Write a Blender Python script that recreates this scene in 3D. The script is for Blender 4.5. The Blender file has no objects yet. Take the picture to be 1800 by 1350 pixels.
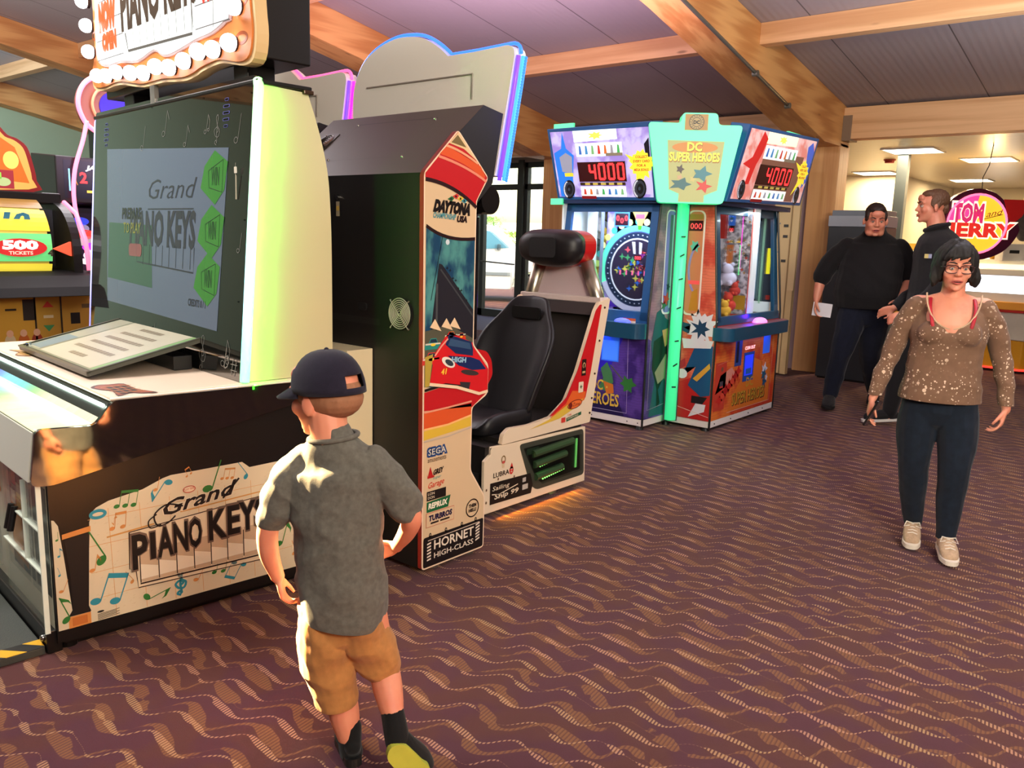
import bpy, bmesh, math, random
from math import sin, cos, pi, radians, sqrt, atan2
from mathutils import Vector, Matrix, noise
from mathutils.geometry import tessellate_polygon
S = bpy.context.scene
COL = S.collection
# ------------------------------------------------------------------ camera, world, main lights, exposure
cam_d = bpy.data.cameras.new('camera'); cam = bpy.data.objects.new('camera', cam_d); COL.objects.link(cam); S.camera = cam
cam_d.sensor_width = 36; cam_d.lens = 29.0; cam_d.clip_start = 0.05; cam_d.clip_end = 300
M = Matrix(((0.642, 0.114, -0.758, 0), (-0.766, 0.135, -0.629, 0), (0.030, 0.984, 0.174, 0), (0, 0, 0, 1)))
q = M.to_quaternion(); cam.rotation_mode = 'QUATERNION'; cam.rotation_quaternion = q; cam.location = (0, 0, 1.5)
S.view_settings.view_transform = 'Standard'; S.view_settings.look = 'None'; S.view_settings.gamma = 1
S.view_settings.use_curve_mapping = False; S.view_settings.exposure = 0.0
W = bpy.data.worlds.new('world'); S.world = W; W.use_nodes = True
wn = W.node_tree.nodes; wl = W.node_tree.links
bg = wn['Background']; sky = wn.new('ShaderNodeTexSky'); sky.sky_type = 'NISHITA'; sky.sun_disc = False
sky.sun_elevation = radians(28); sky.sun_rotation = radians(200); sky.air_density = 1.6; sky.dust_density = 2.5
wl.new(sky.outputs[0], bg.inputs[0]); bg.inputs[1].default_value = 0.8

def lin(c):
    r = []
    for v in c[:3]:
        v = v / 255.0
        r.append(v / 12.92 if v <= 0.04045 else ((v + 0.055) / 1.055) ** 2.4)
    return (r[0], r[1], r[2], 1.0)

def light(name, kind, loc, energy, color=(255, 255, 255), target=None, **kw):
    d = bpy.data.lights.new(name, kind); d.energy = energy; d.color = lin(color)[:3]
    for k, v in kw.items(): setattr(d, k, v)
    o = bpy.data.objects.new(name, d); COL.objects.link(o); o.location = loc
    if target is not None:
        o.rotation_euler = (Vector(target) - Vector(loc)).to_track_quat('-Z', 'Y').to_euler()
    return o
# sun outside; indoors an added spot for the sunbeam, assumed lamps and fills
light('sun', 'SUN', (0, 0, 20), 7.0, (255, 236, 205), target=(6, -4, 8), angle=radians(1))
light('added_sunbeam_spot', 'SPOT', (-.25, 7.2, 4.0), 95000, (255, 222, 165), target=(1.22, 1.84, 0.66), spot_size=radians(5.6), spot_blend=0.05, shadow_soft_size=0.04)  # added spot lamp inside the hall acts as an assumed sunbeam; no window here
light('assumed_lamp_front', 'AREA', (-0.6, -1.6, 3.6), 90, (236, 236, 236), target=(2.0, 1.4, 0.6), shape='RECTANGLE', size=3.0, size_y=2.0)  # assumed lamp behind the viewer, no fitting built
light('assumed_lamp_middle', 'AREA', (5.0, 0.6, 3.3), 58, (240, 236, 250), target=(5.0, 1.2, 0), shape='RECTANGLE', size=2.2, size_y=1.2)  # lamp assumed overhead, out of view; nothing hangs there
light('assumed_lamp_rear', 'AREA', (3.4, 7.2, 3.5), 150, (240, 236, 240), target=(3.6, 7, 0), shape='RECTANGLE', size=2.5, size_y=2)  # assumed lamp above the left background games, without a fitting
light('assumed_lamp_far', 'AREA', (2.4, 12.5, 3.6), 420, (205, 232, 255), target=(2.6, 15.5, 1.0), shape='RECTANGLE', size=3, size_y=2.5)  # assumed lamp out of view, brightens the green left wall; no fitting
light('ceiling_fill', 'AREA', (4.9, 4.7, 2.35), 190, (236, 200, 236), target=(4.6, 5.6, 6), shape='RECTANGLE', size=1.6, size_y=3)  # added upward fill for the ceiling; no fitting hangs here
light('ceiling_fill_right', 'AREA', (6.4, 0.0, 2.4), 110, (236, 244, 255), target=(6.8, 0.2, 6), shape='RECTANGLE', size=4, size_y=3)  # unseen fill, added to lift the right bay of the ceiling
light('ceiling_fill_left', 'AREA', (0.8, 8.5, 2.6), 260, (236, 232, 230), target=(1.4, 9.8, 6), shape='RECTANGLE', size=2, size_y=4)  # unseen fill, added to lift the left part of the ceiling
light('beam_fill', 'AREA', (0.5, -2.0, 2.5), 320, (255, 240, 218), target=(8.0, 0.5, 4.0), shape='RECTANGLE', size=2, size_y=.8)  # added fill that brightens the purlin faces; not a fitting
light('deck_fill', 'AREA', (0.3, 4.6, 3.9), 210, (240, 240, 238), target=(1.0, 4.0, 0), shape='RECTANGLE', size=1.6, size_y=1.2)  # added fill above the music game, brightens its cream deck

# ------------------------------------------------------------------ materials
_m = {}
def mat(name, col, rough=0.5, metal=0.0, emit=0.0, ecol=None, bump=0.0, bscale=200.0, var=0.0, vscale=3.0, coat=0.0, trans=0.0, alpha=1.0, spec=0.5, ior=1.45):
    if name in _m: return _m[name]
    m = bpy.data.materials.new(name); m.use_nodes = True; nt = m.node_tree; b = nt.nodes['Principled BSDF']
    b.inputs['Base Color'].default_value = lin(col); b.inputs['Roughness'].default_value = rough
    b.inputs['Metallic'].default_value = metal; b.inputs['Coat Weight'].default_value = coat
    b.inputs['Transmission Weight'].default_value = trans; b.inputs['Alpha'].default_value = alpha
    b.inputs['Specular IOR Level'].default_value = spec; b.inputs['IOR'].default_value = ior
    b.inputs['Coat Roughness'].default_value = 0.05
    if emit > 0:
        b.inputs['Emission Color'].default_value = lin(ecol or col); b.inputs['Emission Strength'].default_value = emit
    tc = None
    if bump > 0 or var > 0:
        tc = nt.nodes.new('ShaderNodeTexCoord')
    if bump > 0:
        n = nt.nodes.new('ShaderNodeTexNoise'); n.inputs['Scale'].default_value = bscale; n.inputs['Detail'].default_value = 3
        nt.links.new(tc.outputs['Object'], n.inputs['Vector'])
        bp = nt.nodes.new('ShaderNodeBump'); bp.inputs['Strength'].default_value = bump; bp.inputs['Distance'].default_value = 0.005
        nt.links.new(n.outputs['Fac'], bp.inputs['Height']); nt.links.new(bp.outputs[0], b.inputs['Normal'])
    if var > 0:
        n = nt.nodes.new('ShaderNodeTexNoise'); n.inputs['Scale'].default_value = vscale; n.inputs['Detail'].default_value = 5
        nt.links.new(tc.outputs['Object'], n.inputs['Vector'])
        mx = nt.nodes.new('ShaderNodeMix'); mx.data_type = 'RGBA'
        c = lin(col); mx.inputs[6].default_value = tuple(v * (1 - var) for v in c[:3]) + (1,); mx.inputs[7].default_value = tuple(min(1, v * (1 + var)) for v in c[:3]) + (1,)
        nt.links.new(n.outputs['Fac'], mx.inputs[0]); nt.links.new(mx.outputs[2], b.inputs['Base Color'])
    _m[name] = m
    return m

def cmat(col, emit=0.0, rough=0.35):
    return mat('paint_%d_%d_%d_%d_%d' % (col[0], col[1], col[2], int(emit * 100), int(rough * 100)), col, rough, emit=emit)

class NG:
    """small helper that chains math nodes"""
    def __init__(s, nt): s.nt = nt
    def n(s, t): return s.nt.nodes.new(t)
    def put(s, sock, v):
        if isinstance(v, (int, float)): sock.default_value = v
        elif isinstance(v, tuple): sock.default_value = v
        else: s.nt.links.new(v, sock)
    def m(s, op, a, b=None, c=None, clamp=False):
        x = s.n('ShaderNodeMath'); x.operation = op; x.use_clamp = clamp; s.put(x.inputs[0], a)
        if b is not None: s.put(x.inputs[1], b)
        if c is not None: s.put(x.inputs[2], c)
        return x.outputs[0]
    def noise(s, vec, scale, detail=2, rough=0.5, w=None):
        x = s.n('ShaderNodeTexNoise'); x.inputs['Scale'].default_value = scale; x.inputs['Detail'].default_value = detail; x.inputs['Roughness'].default_value = rough
        s.put(x.inputs['Vector'], vec); return x.outputs['Fac']
    def mix(s, f, a, b):
        x = s.n('ShaderNodeMix'); x.data_type = 'RGBA'; s.put(x.inputs[0], f); s.put(x.inputs[6], a); s.put(x.inputs[7], b); return x.outputs[2]
    def step(s, v, lo, hi):
        x = s.n('ShaderNodeMapRange'); x.interpolation_type = 'SMOOTHSTEP'; s.put(x.inputs[0], v)
        x.inputs[1].default_value = lo; x.inputs[2].default_value = hi; return x.outputs[0]
    def xyz(s, vec):
        x = s.n('ShaderNodeSeparateXYZ'); s.put(x.inputs[0], vec); return x.outputs
    def comb(s, a, b, c):
        x = s.n('ShaderNodeCombineXYZ'); s.put(x.inputs[0], a); s.put(x.inputs[1], b); s.put(x.inputs[2], c); return x.outputs[0]
    def mapv(s, vec, scale=(1, 1, 1), rot=(0, 0, 0), loc=(0, 0, 0)):
        x = s.n('ShaderNodeMapping'); s.put(x.inputs[0], vec); x.inputs[1].default_value = loc; x.inputs[2].default_value = rot; x.inputs[3].default_value = scale; return x.outputs[0]

def newmat(name):
    m = bpy.data.materials.new(name); m.use_nodes = True; nt = m.node_tree
    return m, nt, nt.nodes['Principled BSDF'], NG(nt)

# ------------------------------------------------------------------ objects
def tag(o, label=None, cat=None, group=None, kind=None):
    if label: o['label'] = label
    if cat: o['category'] = cat
    if group: o['group'] = group
    if kind: o['kind'] = kind
    return o
def thing(name, label, cat, loc=(0, 0, 0), rotz=0, group=None):
    o = bpy.data.objects.new(name, None); COL.objects.link(o); o.location = loc; o.rotation_euler = (0, 0, rotz)
    o.empty_display_size = 0.1
    return tag(o, label, cat, group)
def obj(name, bm, m, parent=None, smooth=False, label=None, bevel=0.0, seg=2, mats=None, auto=None):
    me = bpy.data.meshes.new(name)
    if bm is not None:
        bmesh.ops.recalc_face_normals(bm, faces=bm.faces) if not mats else None
        bm.to_mesh(me); bm.free()
    for x in (mats if mats else [m]): me.materials.append(x)
    o = bpy.data.objects.new(name, me); COL.objects.link(o)
    if parent: o.parent = parent
    if smooth: me.polygons.foreach_set('use_smooth', [True] * len(me.polygons))
    if bevel > 0:
        md = o.modifiers.new('bevel', 'BEVEL'); md.width = bevel; md.segments = seg; md.limit_method = 'ANGLE'; md.angle_limit = radians(40)
    if label: o['label'] = label
    return o
def struct(name, bm, m, **kw):
    o = obj(name, bm, m, **kw); o['kind'] = 'structure'; return o

def box(bm, x0, x1, y0, y1, z0, z1):
    v = [bm.verts.new(p) for p in ((x0, y0, z0), (x1, y0, z0), (x1, y1, z0), (x0, y1, z0), (x0, y0, z1), (x1, y0, z1), (x1, y1, z1), (x0, y1, z1))]
    for f in ((0, 3, 2, 1), (4, 5, 6, 7), (0, 1, 5, 4), (1, 2, 6, 5), (2, 3, 7, 6), (3, 0, 4, 7)): bm.faces.new([v[i] for i in f])
    return bm
def B(*a):
    bm = bmesh.new()
    for x in (a if isinstance(a[0], (tuple, list)) else [a]): box(bm, *x)
    return bm
def prism(bm, pts, a, b, axis='y', xf=None):
    """closed outline pts extruded from a to b along axis; pts are the two other coordinates in x,y,z order"""
    def P(p, t):
        if axis == 'y': v = (p[0], t, p[1])
        elif axis == 'x': v = (t, p[0], p[1])
        else: v = (p[0], p[1], t)
        return xf(v) if xf else v
    A = [bm.verts.new(P(p, a)) for p in pts]; Bv = [bm.verts.new(P(p, b)) for p in pts]
    n = len(pts)
    for i in range(n): bm.faces.new((A[i], A[(i + 1) % n], Bv[(i + 1) % n], Bv[i]))
    tri = tessellate_polygon([[Vector((p[0], p[1], 0)) for p in pts]])
    for t in tri:
        try:
            bm.faces.new([A[i] for i in t]); bm.faces.new([Bv[i] for i in reversed(t)])
        except ValueError: pass
    return bm
def PR(pts, a, b, axis='y', xf=None): return prism(bmesh.new(), pts, a, b, axis, xf)
def frames(path, closed=False):
    n = len(path); T = []
    for i in range(n):
        a = path[(i - 1) % n] if (closed or i > 0) else path[i]; b = path[(i + 1) % n] if (closed or i < n - 1) else path[i]
        T.append((Vector(b) - Vector(a)).normalized())
    ref = Vector((0, 0, 1)) if abs(T[0].z) < 0.9 else Vector((1, 0, 0))
    N = []; u = ref - ref.dot(T[0]) * T[0]; u.normalize()
    for t in T:
        u = u - u.dot(t) * t
        if u.length < 1e-6: u = Vector((1, 0, 0)) - t.x * t
        u.normalize(); N.append((u.copy(), t.cross(u)))
    return T, N
def tube(bm, path, r, seg=8, closed=False, cap=True):
    T, N = frames(path, closed); rings = []
    for i, p in enumerate(path):
        rr = r[i] if isinstance(r, (list, tuple)) else r
        u, w = N[i]; rings.append([bm.verts.new(Vector(p) + rr * (cos(2 * pi * k / seg) * u + sin(2 * pi * k / seg) * w)) for k in range(seg)])
    n = len(path)
    for i in range(n if closed else n - 1):
        A, Bb = rings[i], rings[(i + 1) % n]
        for k in range(seg): bm.faces.new((A[k], A[(k + 1) % seg], Bb[(k + 1) % seg], Bb[k]))
    if cap and not closed:
        bm.faces.new(rings[0][::-1]); bm.faces.new(rings[-1])
    return bm
def TB(path, r, seg=8, closed=False): return tube(bmesh.new(), path, r, seg, closed)
def ball(bm, c, r, u=16, v=10, rot=None):
    if isinstance(r, (int, float)): r = (r, r, r)
    mt = Matrix.Translation(c) @ (rot.to_4x4() if rot else Matrix.Identity(4)) @ Matrix.Diagonal((r[0], r[1], r[2], 1))
    bmesh.ops.create_uvsphere(bm, u_segments=u, v_segments=v, radius=1, matrix=mt); return bm
def cyl(bm, a, b, r, seg=20, r2=None):
    a = Vector(a); b = Vector(b); d = b - a
    mt = Matrix.Translation((a + b) / 2) @ d.to_track_quat('Z', 'Y').to_matrix().to_4x4()
    bmesh.ops.create_cone(bm, cap_ends=True, segments=seg, radius1=r, radius2=r if r2 is None else r2, depth=d.length, matrix=mt); return bm
def CY(a, b, r, seg=20, r2=None): return cyl(bmesh.new(), a, b, r, seg, r2)
def rrect(x0, x1, y0, y1, r, n=5):
    o = []
    for cx, cy, a0 in ((x1 - r, y1 - r, 0), (x0 + r, y1 - r, 90), (x0 + r, y0 + r, 180), (x1 - r, y0 + r, 270)):
        for i in range(n + 1):
            a = radians(a0 + 90 * i / n); o.append((cx + r * cos(a), cy + r * sin(a)))
    return o
def roundpoly(pts, r, n=4):
    o = []; N_ = len(pts)
    for i in range(N_):
        p = Vector(pts[i]); a = Vector(pts[i - 1]); b = Vector(pts[(i + 1) % N_])
        da = (a - p); db = (b - p); rr = min(r, da.length * .45, db.length * .45)
        A = p + da.normalized() * rr; Bq = p + db.normalized() * rr
        for k in range(n + 1):
            t = k / n; o.append(tuple((1 - t) ** 2 * A + 2 * t * (1 - t) * p + t * t * Bq))
    return o
def copytree(o, parent=None):
    c = o.copy(); COL.objects.link(c)
    if parent: c.parent = parent
    for ch in list(o.children): copytree(ch, c)
    return c

# ------------------------------------------------------------------ printed artwork: flat colour shapes and lettering laid on a panel
_tc = {}
def textmesh(s, off=0.0, sp=1.0):
    key = (s, off, sp)
    if key in _tc: return _tc[key]
    cu = bpy.data.curves.new('t', 'FONT'); cu.body = s; cu.resolution_u = 2; cu.offset = off; cu.space_character = sp; cu.align_x = 'LEFT'
    o = bpy.data.objects.new('t', cu); COL.objects.link(o)
    dg = bpy.context.evaluated_depsgraph_get(); me = o.evaluated_get(dg).to_mesh()
    vs = [(v.co.x, v.co.y) for v in me.vertices]; fs = [tuple(p.vertices) for p in me.polygons]
    o.evaluated_get(dg).to_mesh_clear(); bpy.data.objects.remove(o); bpy.data.curves.remove(cu)
    if vs:
        x0 = min(v[0] for v in vs); x1 = max(v[0] for v in vs); y0 = min(v[1] for v in vs); y1 = max(v[1] for v in vs)
    else: x0 = x1 = y0 = y1 = 0
    _tc[key] = (vs, fs, x0, x1, y0, y1); return _tc[key]
def clipconvex(pts, clip):
    area = sum(clip[i][0] * clip[(i + 1) % len(clip)][1] - clip[(i + 1) % len(clip)][0] * clip[i][1] for i in range(len(clip)))
    if area < 0: clip = clip[::-1]
    out = list(pts)
    for i in range(len(clip)):
        a = clip[i]; b = clip[(i + 1) % len(clip)]; inp = out; out = []
        f = lambda p: (b[0] - a[0]) * (p[1] - a[1]) - (b[1] - a[1]) * (p[0] - a[0])
        for j in range(len(inp)):
            p = inp[j]; r = inp[(j + 1) % len(inp)]; fp = f(p); fr = f(r)
            if fp >= 0: out.append(p)
            if (fp >= 0) != (fr >= 0):
                t = fp / (fp - fr); out.append((p[0] + t * (r[0] - p[0]), p[1] + t * (r[1] - p[1])))
        if len(out) < 3: return []
    return out
class Art:
    def __init__(s, O, U, V, emit=0.0, gap=0.0006, rough=0.35, clip=None):
        s.O = Vector(O); s.U = Vector(U).normalized(); s.V = Vector(V).normalized(); s.N = s.U.cross(s.V)
        s.bm = bmesh.new(); s.mats = []; s.emit = emit; s.gap = gap; s.rough = rough; s.L = 1; s.clip = clip
    def mi(s, col, emit):
        m = col if isinstance(col, bpy.types.Material) else cmat(col, s.emit if emit is None else emit, s.rough)
        if m not in s.mats: s.mats.append(m)
        return s.mats.index(m)
    def P(s, u, v, l): return s.O + u * s.U + v * s.V + (l * s.gap) * s.N
    def poly(s, pts, col, l=1, emit=None):
        if s.clip: pts = clipconvex(pts, s.clip)
        if len(pts) < 3: return s
        i = s.mi(col, emit); vs = [s.bm.verts.new(s.P(u, v, l)) for u, v in pts]
        if len(pts) <= 4:
            try: f = s.bm.faces.new(vs); f.material_index = i
            except ValueError: pass
        else:
            for t in tessellate_polygon([[Vector((p[0], p[1], 0)) for p in pts]]):
                try: f = s.bm.faces.new([vs[k] for k in t]); f.material_index = i
                except ValueError: pass
        return s
    def rect(s, u0, u1, v0, v1, col, l=1, emit=None): return s.poly([(u0, v0), (u1, v0), (u1, v1), (u0, v1)], col, l, emit)
    def rr(s, u0, u1, v0, v1, r, col, l=1, emit=None): return s.poly(rrect(u0, u1, v0, v1, r), col, l, emit)
    def ell(s, u, v, a, b, col, l=1, rot=0, n=24, emit=None):
        c, d = cos(rot), sin(rot)
        return s.poly([(u + a * cos(t) * c - b * sin(t) * d, v + a * cos(t) * d + b * sin(t) * c) for t in [2 * pi * k / n for k in range(n)]], col, l, emit)
    def ring(s, u, v, a, b, w, col, l=1, a0=0, a1=360, n=36, emit=None):
        i0 = [(u + a * cos(radians(a0 + (a1 - a0) * k / n)), v + b * sin(radians(a0 + (a1 - a0) * k / n))) for k in range(n + 1)]
        i1 = [(u + (a - w) * cos(radians(a0 + (a1 - a0) * k / n)), v + (b - w) * sin(radians(a0 + (a1 - a0) * k / n))) for k in range(n + 1)]
        for k in range(n): s.poly([i0[k], i0[k + 1], i1[k + 1], i1[k]], col, l, emit)
        return s
    def line(s, pts, w, col, l=1, emit=None):
        n = len(pts)
        ws = w if isinstance(w, (list, tuple)) else [w] * n
        L_ = []; R_ = []
        for i in range(n):
            a = Vector(pts[max(0, i - 1)]); b = Vector(pts[min(n - 1, i + 1)]); d = (b - a)
            if d.length < 1e-9: d = Vector((1, 0))
            d.normalize(); nrm = Vector((-d.y, d.x)); p = Vector(pts[i])
            L_.append(tuple(p + nrm * ws[i] / 2)); R_.append(tuple(p - nrm * ws[i] / 2))
        for i in range(n - 1): s.poly([L_[i], L_[i + 1], R_[i + 1], R_[i]], col, l, emit)
        return s
    def text(s, t, u, v, h, col, w=None, l=2, off=0.0, slant=0.0, rot=0.0, emit=None, sp=1.0, wob=None, cx=False):
        """u,v = lower left of the cap box, h cap height, w total width"""
        vs, fs, x0, x1, y0, y1 = textmesh(t, off, sp)
        b = textmesh(t, 0.0, sp)
        if not vs: return s
        sy = h / max(1e-6, (b[5] - b[4])); sx = sy if w is None else w / max(1e-6, (b[3] - b[2]))
        i = s.mi(col, emit); c, d = cos(rot), sin(rot); ox = -(b[3] - b[2]) * sx / 2 if cx else 0
        V_ = []
        for x, y in vs:
            X_ = (x - b[2]) * sx + ox; Y_ = (y - b[4]) * sy; X_ += slant * Y_
            if wob: X_, Y_ = wob(X_, Y_)
            V_.append(s.bm.verts.new(s.P(u + X_ * c - Y_ * d, v + X_ * d + Y_ * c, l)))
        for f in fs:
            try: g = s.bm.faces.new([V_[k] for k in f]); g.material_index = i
            except ValueError: pass
        return s
    def star(s, u, v, r0, r1, n, col, l=1, sx=1, seed=0, emit=None):
        R = random.Random(seed); p = []
        for k in range(2 * n):
            r = (r0 if k % 2 else r1) * R.uniform(0.85, 1.15); a = pi * k / n
            p.append((u + sx * r * cos(a), v + r * sin(a)))
        return s.poly(p, col, l, emit)
    def build(s, name, parent=None, label=None):
        me = bpy.data.meshes.new(name); s.bm.to_mesh(me); s.bm.free()
        for m in s.mats: me.materials.append(m)
        o = bpy.data.objects.new(name, me); COL.objects.link(o)
        if parent: o.parent = parent
        if label: o['label'] = label
        return o
def bez(p0, p1, p2, p3=None, n=12):
    o = []
    for i in range(n + 1):
        t = i / n
        if p3 is None: o.append(tuple((1 - t) ** 2 * a + 2 * t * (1 - t) * b + t * t * c for a, b, c in zip(p0, p1, p2)))
        else: o.append(tuple((1 - t) ** 3 * a + 3 * t * (1 - t) ** 2 * b + 3 * t * t * (1 - t) * c + t ** 3 * d for a, b, c, d in zip(p0, p1, p2, p3)))
    return o
def smooth(pts, n=6, closed=False):
    """Catmull-Rom through pts"""
    P = [Vector(p) for p in pts]; N_ = len(P); o = []
    rng = range(N_) if closed else range(N_ - 1)
    for i in rng:
        if closed: a, b, c, d = P[i - 1], P[i], P[(i + 1) % N_], P[(i + 2) % N_]
        else: a, b, c, d = P[max(0, i - 1)], P[i], P[i + 1], P[min(N_ - 1, i + 2)]
        for k in range(n):
            t = k / n; o.append(tuple(0.5 * ((2 * b) + (c - a) * t + (2 * a - 5 * b + 4 * c - d) * t * t + (3 * b - a - 3 * c + d) * t ** 3)))
    if not closed: o.append(tuple(P[-1]))
    return o
# ================================================================== the hall
# carpet: purple brown ground, rows of stepped wavy lines made of short slanted dashes
def carpet():
    m, nt, b, g = newmat('wave_carpet')
    tc = g.n('ShaderNodeTexCoord').outputs['Object']
    v = g.mapv(tc, rot=(0, 0, radians(-16)))
    x, y, z = g.xyz(v)[0:3]
    def band(x, y, per, sp, amp, ph, ns, w0, w1, seedz):
        # wobbling coordinate along the line
        nz = g.noise(g.comb(x, y, float(seedz)), ns, 1)
        yy = g.m('ADD', g.m('DIVIDE', y, per), g.m('MULTIPLY', nz, .75)); yy = g.m('ADD', yy, ph)
        s = g.m('SINE', g.m('MULTIPLY', yy, 2 * pi)); c = g.m('COSINE', g.m('MULTIPLY', yy, 2 * pi))
        s2 = g.m('ADD', s, g.m('MULTIPLY', g.m('SINE', g.m('MULTIPLY', yy, 4 * pi)), 0.22))
        u = g.m('DIVIDE', g.m('ADD', x, g.m('MULTIPLY', s2, amp)), sp)
        row = g.m('FLOOR', u)
        f = g.m('ABSOLUTE', g.m('SUBTRACT', g.m('FRACT', u), 0.5))
        wid = g.m('ADD', g.m('MULTIPLY', g.m('SUBTRACT', 1.0, g.step(c, -0.9, 0.7)), w1), w0)
        brk = g.step(g.noise(g.comb(g.m('MULTIPLY', x, 1.0), g.m('MULTIPLY', y, 1.0), float(seedz + 7)), 9, 1), 0.36, 0.46)
        msk = g.m('SUBTRACT', 1.0, g.step(g.m('SUBTRACT', f, g.m('MULTIPLY', wid, brk)), -0.018, 0.018))
        return msk
    m1 = band(x, y, 0.25, 0.112, 0.027, 0.0, 2.2, 0.035, 0.085, 1)
    m2 = band(g.m('ADD', x, 0.05), y, 0.27, 0.135, 0.040, 0.45, 2.4, 0.06, 0.15, 5)
    dash = g.m('FRACT', g.m('DIVIDE', g.m('ADD', g.m('MULTIPLY', x, 0.12), y), 0.0115))
    dash = g.m('MULTIPLY', g.step(dash, 0.0, 0.2), g.m('SUBTRACT', 1.0, g.step(dash, 0.5, 0.8)))
    dash2 = g.m('FRACT', g.m('DIVIDE', g.m('ADD', g.m('MULTIPLY', x, 0.15), y), 0.013))
    dash2 = g.m('ADD', 0.35, g.m('MULTIPLY', g.step(dash2, 0.2, 0.6), 0.65))
    big = g.noise(tc, 1.6, 2)
    base = g.mix(g.step(g.noise(tc, 5, 1), 0.42, 0.6), lin((84, 46, 56)), lin((88, 50, 48)))
    c1 = g.mix(g.m('MULTIPLY', g.m('MULTIPLY', m2, dash2), 0.95), base, lin((132, 88, 58)))
    hue = g.mix(g.step(big, 0.4, 0.6), lin((188, 138, 112)), lin((180, 142, 100)))
    c2 = g.mix(g.m('MULTIPLY', g.m('MULTIPLY', m1, dash), 0.92), c1, hue)
    fib = g.noise(tc, 420, 2)
    c3 = g.mix(g.m('MULTIPLY', fib, 0.35), c2, lin((52, 26, 30)))
    nt.links.new(c3, b.inputs['Base Color']); b.inputs['Roughness'].default_value = 0.95; b.inputs['Specular IOR Level'].default_value = 0.15
    b.inputs['Sheen Weight'].default_value = 0.06; b.inputs['Sheen Roughness'].default_value = 0.5
    bp = g.n('ShaderNodeBump'); bp.inputs['Strength'].default_value = 0.5; bp.inputs['Distance'].default_value = 0.004
    nt.links.new(g.m('ADD', fib, g.m('MULTIPLY', m1, 0.4)), bp.inputs['Height']); nt.links.new(bp.outputs[0], b.inputs['Normal'])
    return m
def wood(name, c1, c2, axis='x', knots=True, rough=0.55):
    m, nt, b, g = newmat(name)
    tc = g.n('ShaderNodeTexCoord').outputs['Object']
    sc = {'x': (0.35, 9, 9), 'y': (9, 0.35, 9), 'z': (9, 9, 0.35)}[axis]
    v = g.mapv(tc, scale=sc); n1 = g.noise(v, 2.2, 6, 0.65)
    w = g.n('ShaderNodeTexWave'); w.inputs['Scale'].default_value = 0.9; w.inputs['Distortion'].default_value = 5.5; w.inputs['Detail'].default_value = 3
    g.put(w.inputs['Vector'], v)
    f = g.m('ADD', g.m('MULTIPLY', n1, 0.6), g.m('MULTIPLY', w.outputs['Fac'], 0.4))
    col = g.mix(g.step(f, 0.25, 0.8), lin(c1), lin(c2))
    if knots:
        vo = g.n('ShaderNodeTexVoronoi'); vo.inputs['Scale'].default_value = 1.0
        ks = {'x': (1.3, 5, 5), 'y': (5, 1.3, 5), 'z': (5, 5, 1.3)}[axis]
        g.put(vo.inputs['Vector'], g.mapv(tc, scale=ks))
        k = g.m('SUBTRACT', 1.0, g.step(vo.outputs['Distance'], 0.03, 0.10))
        col = g.mix(g.m('MULTIPLY', k, 0.6), col, lin((96, 48, 22)))
    nt.links.new(col, b.inputs['Base Color']); b.inputs['Roughness'].default_value = rough
    return m
WX = wood('glulam_x', (222, 162, 96), (192, 126, 66), 'x'); WY = wood('glulam_y', (234, 184, 134), (206, 150, 100), 'y'); WZ = wood('glulam_z', (224, 170, 112), (196, 136, 82), 'z')

struct('floor', B(-6, 10.0, -12, 24, -0.05, 0), carpet())

o = bpy.data.objects['floor']
struct('floor_annex', B(10.0, 20, -12, 24, -0.05, 0), o.data.materials[0])
# boarded roof, rising from the eaves at x = 10 towards the viewer
def ribbed(name, col, k=60, axis=1, rough=0.5, joint=1.0):
    m, nt, b, g = newmat(name)
    tc = g.n('ShaderNodeTexCoord').outputs['Object']; p = g.xyz(tc)
    r = g.m('SINE', g.m('MULTIPLY', p[axis], k)); 
    j = g.m('LESS_THAN', g.m('FRACT', g.m('DIVIDE', p[axis], joint)), 0.012)
    col_ = g.mix(j, lin(col), lin(tuple(int(c * .6) for c in col)))
    nt.links.new(col_, b.inputs['Base Color']); b.inputs['Roughness'].default_value = rough
    bp = g.n('ShaderNodeBump'); bp.inputs['Strength'].default_value = 0.18; bp.inputs['Distance'].default_value = 0.004
    nt.links.new(g.m('SUBTRACT', r, g.m('MULTIPLY', j, 4.0)), bp.inputs['Height']); nt.links.new(bp.outputs[0], b.inputs['Normal'])
    return m
ROOF = ribbed('roof_panel', (162, 150, 150), 90, 1, 0.6, 1.0)
rz = lambda x: 3.12 + 0.165 * (10 - x)
bm = bmesh.new()
prism(bm, [(10.3, rz(10.3)), (-6, rz(-6)), (-6, rz(-6) + .12), (10.3, rz(10.3) + .12)], -12, 24, 'y')
struct('ceiling', bm, ROOF)
# rafters (tapered glulam, deep at the knee) with their posts
def rafter(name, y0, y1, post=True, lower=None):
    pts = [(10.25, rz(10.25)), (-6, rz(-6)), (-6, rz(-6) - .30), (3.0, rz(3) - .32), (6.15, 3.39), (9.47, 2.66), (10.25, 2.66)]
    struct(name, PR(pts, y0, y1), WX, bevel=0.006)
    if post: struct(name + '_post', B(9.98, 10.3, y0, y1, 0, 2.70), WZ, bevel=0.008)
rafter('trim_1', 3.46, 3.80); rafter('trim_2', 7.42, 7.80); rafter('trim_3', 12.1, 12.44, False); rafter('trim_4', 16.1, 16.44, False)
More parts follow.
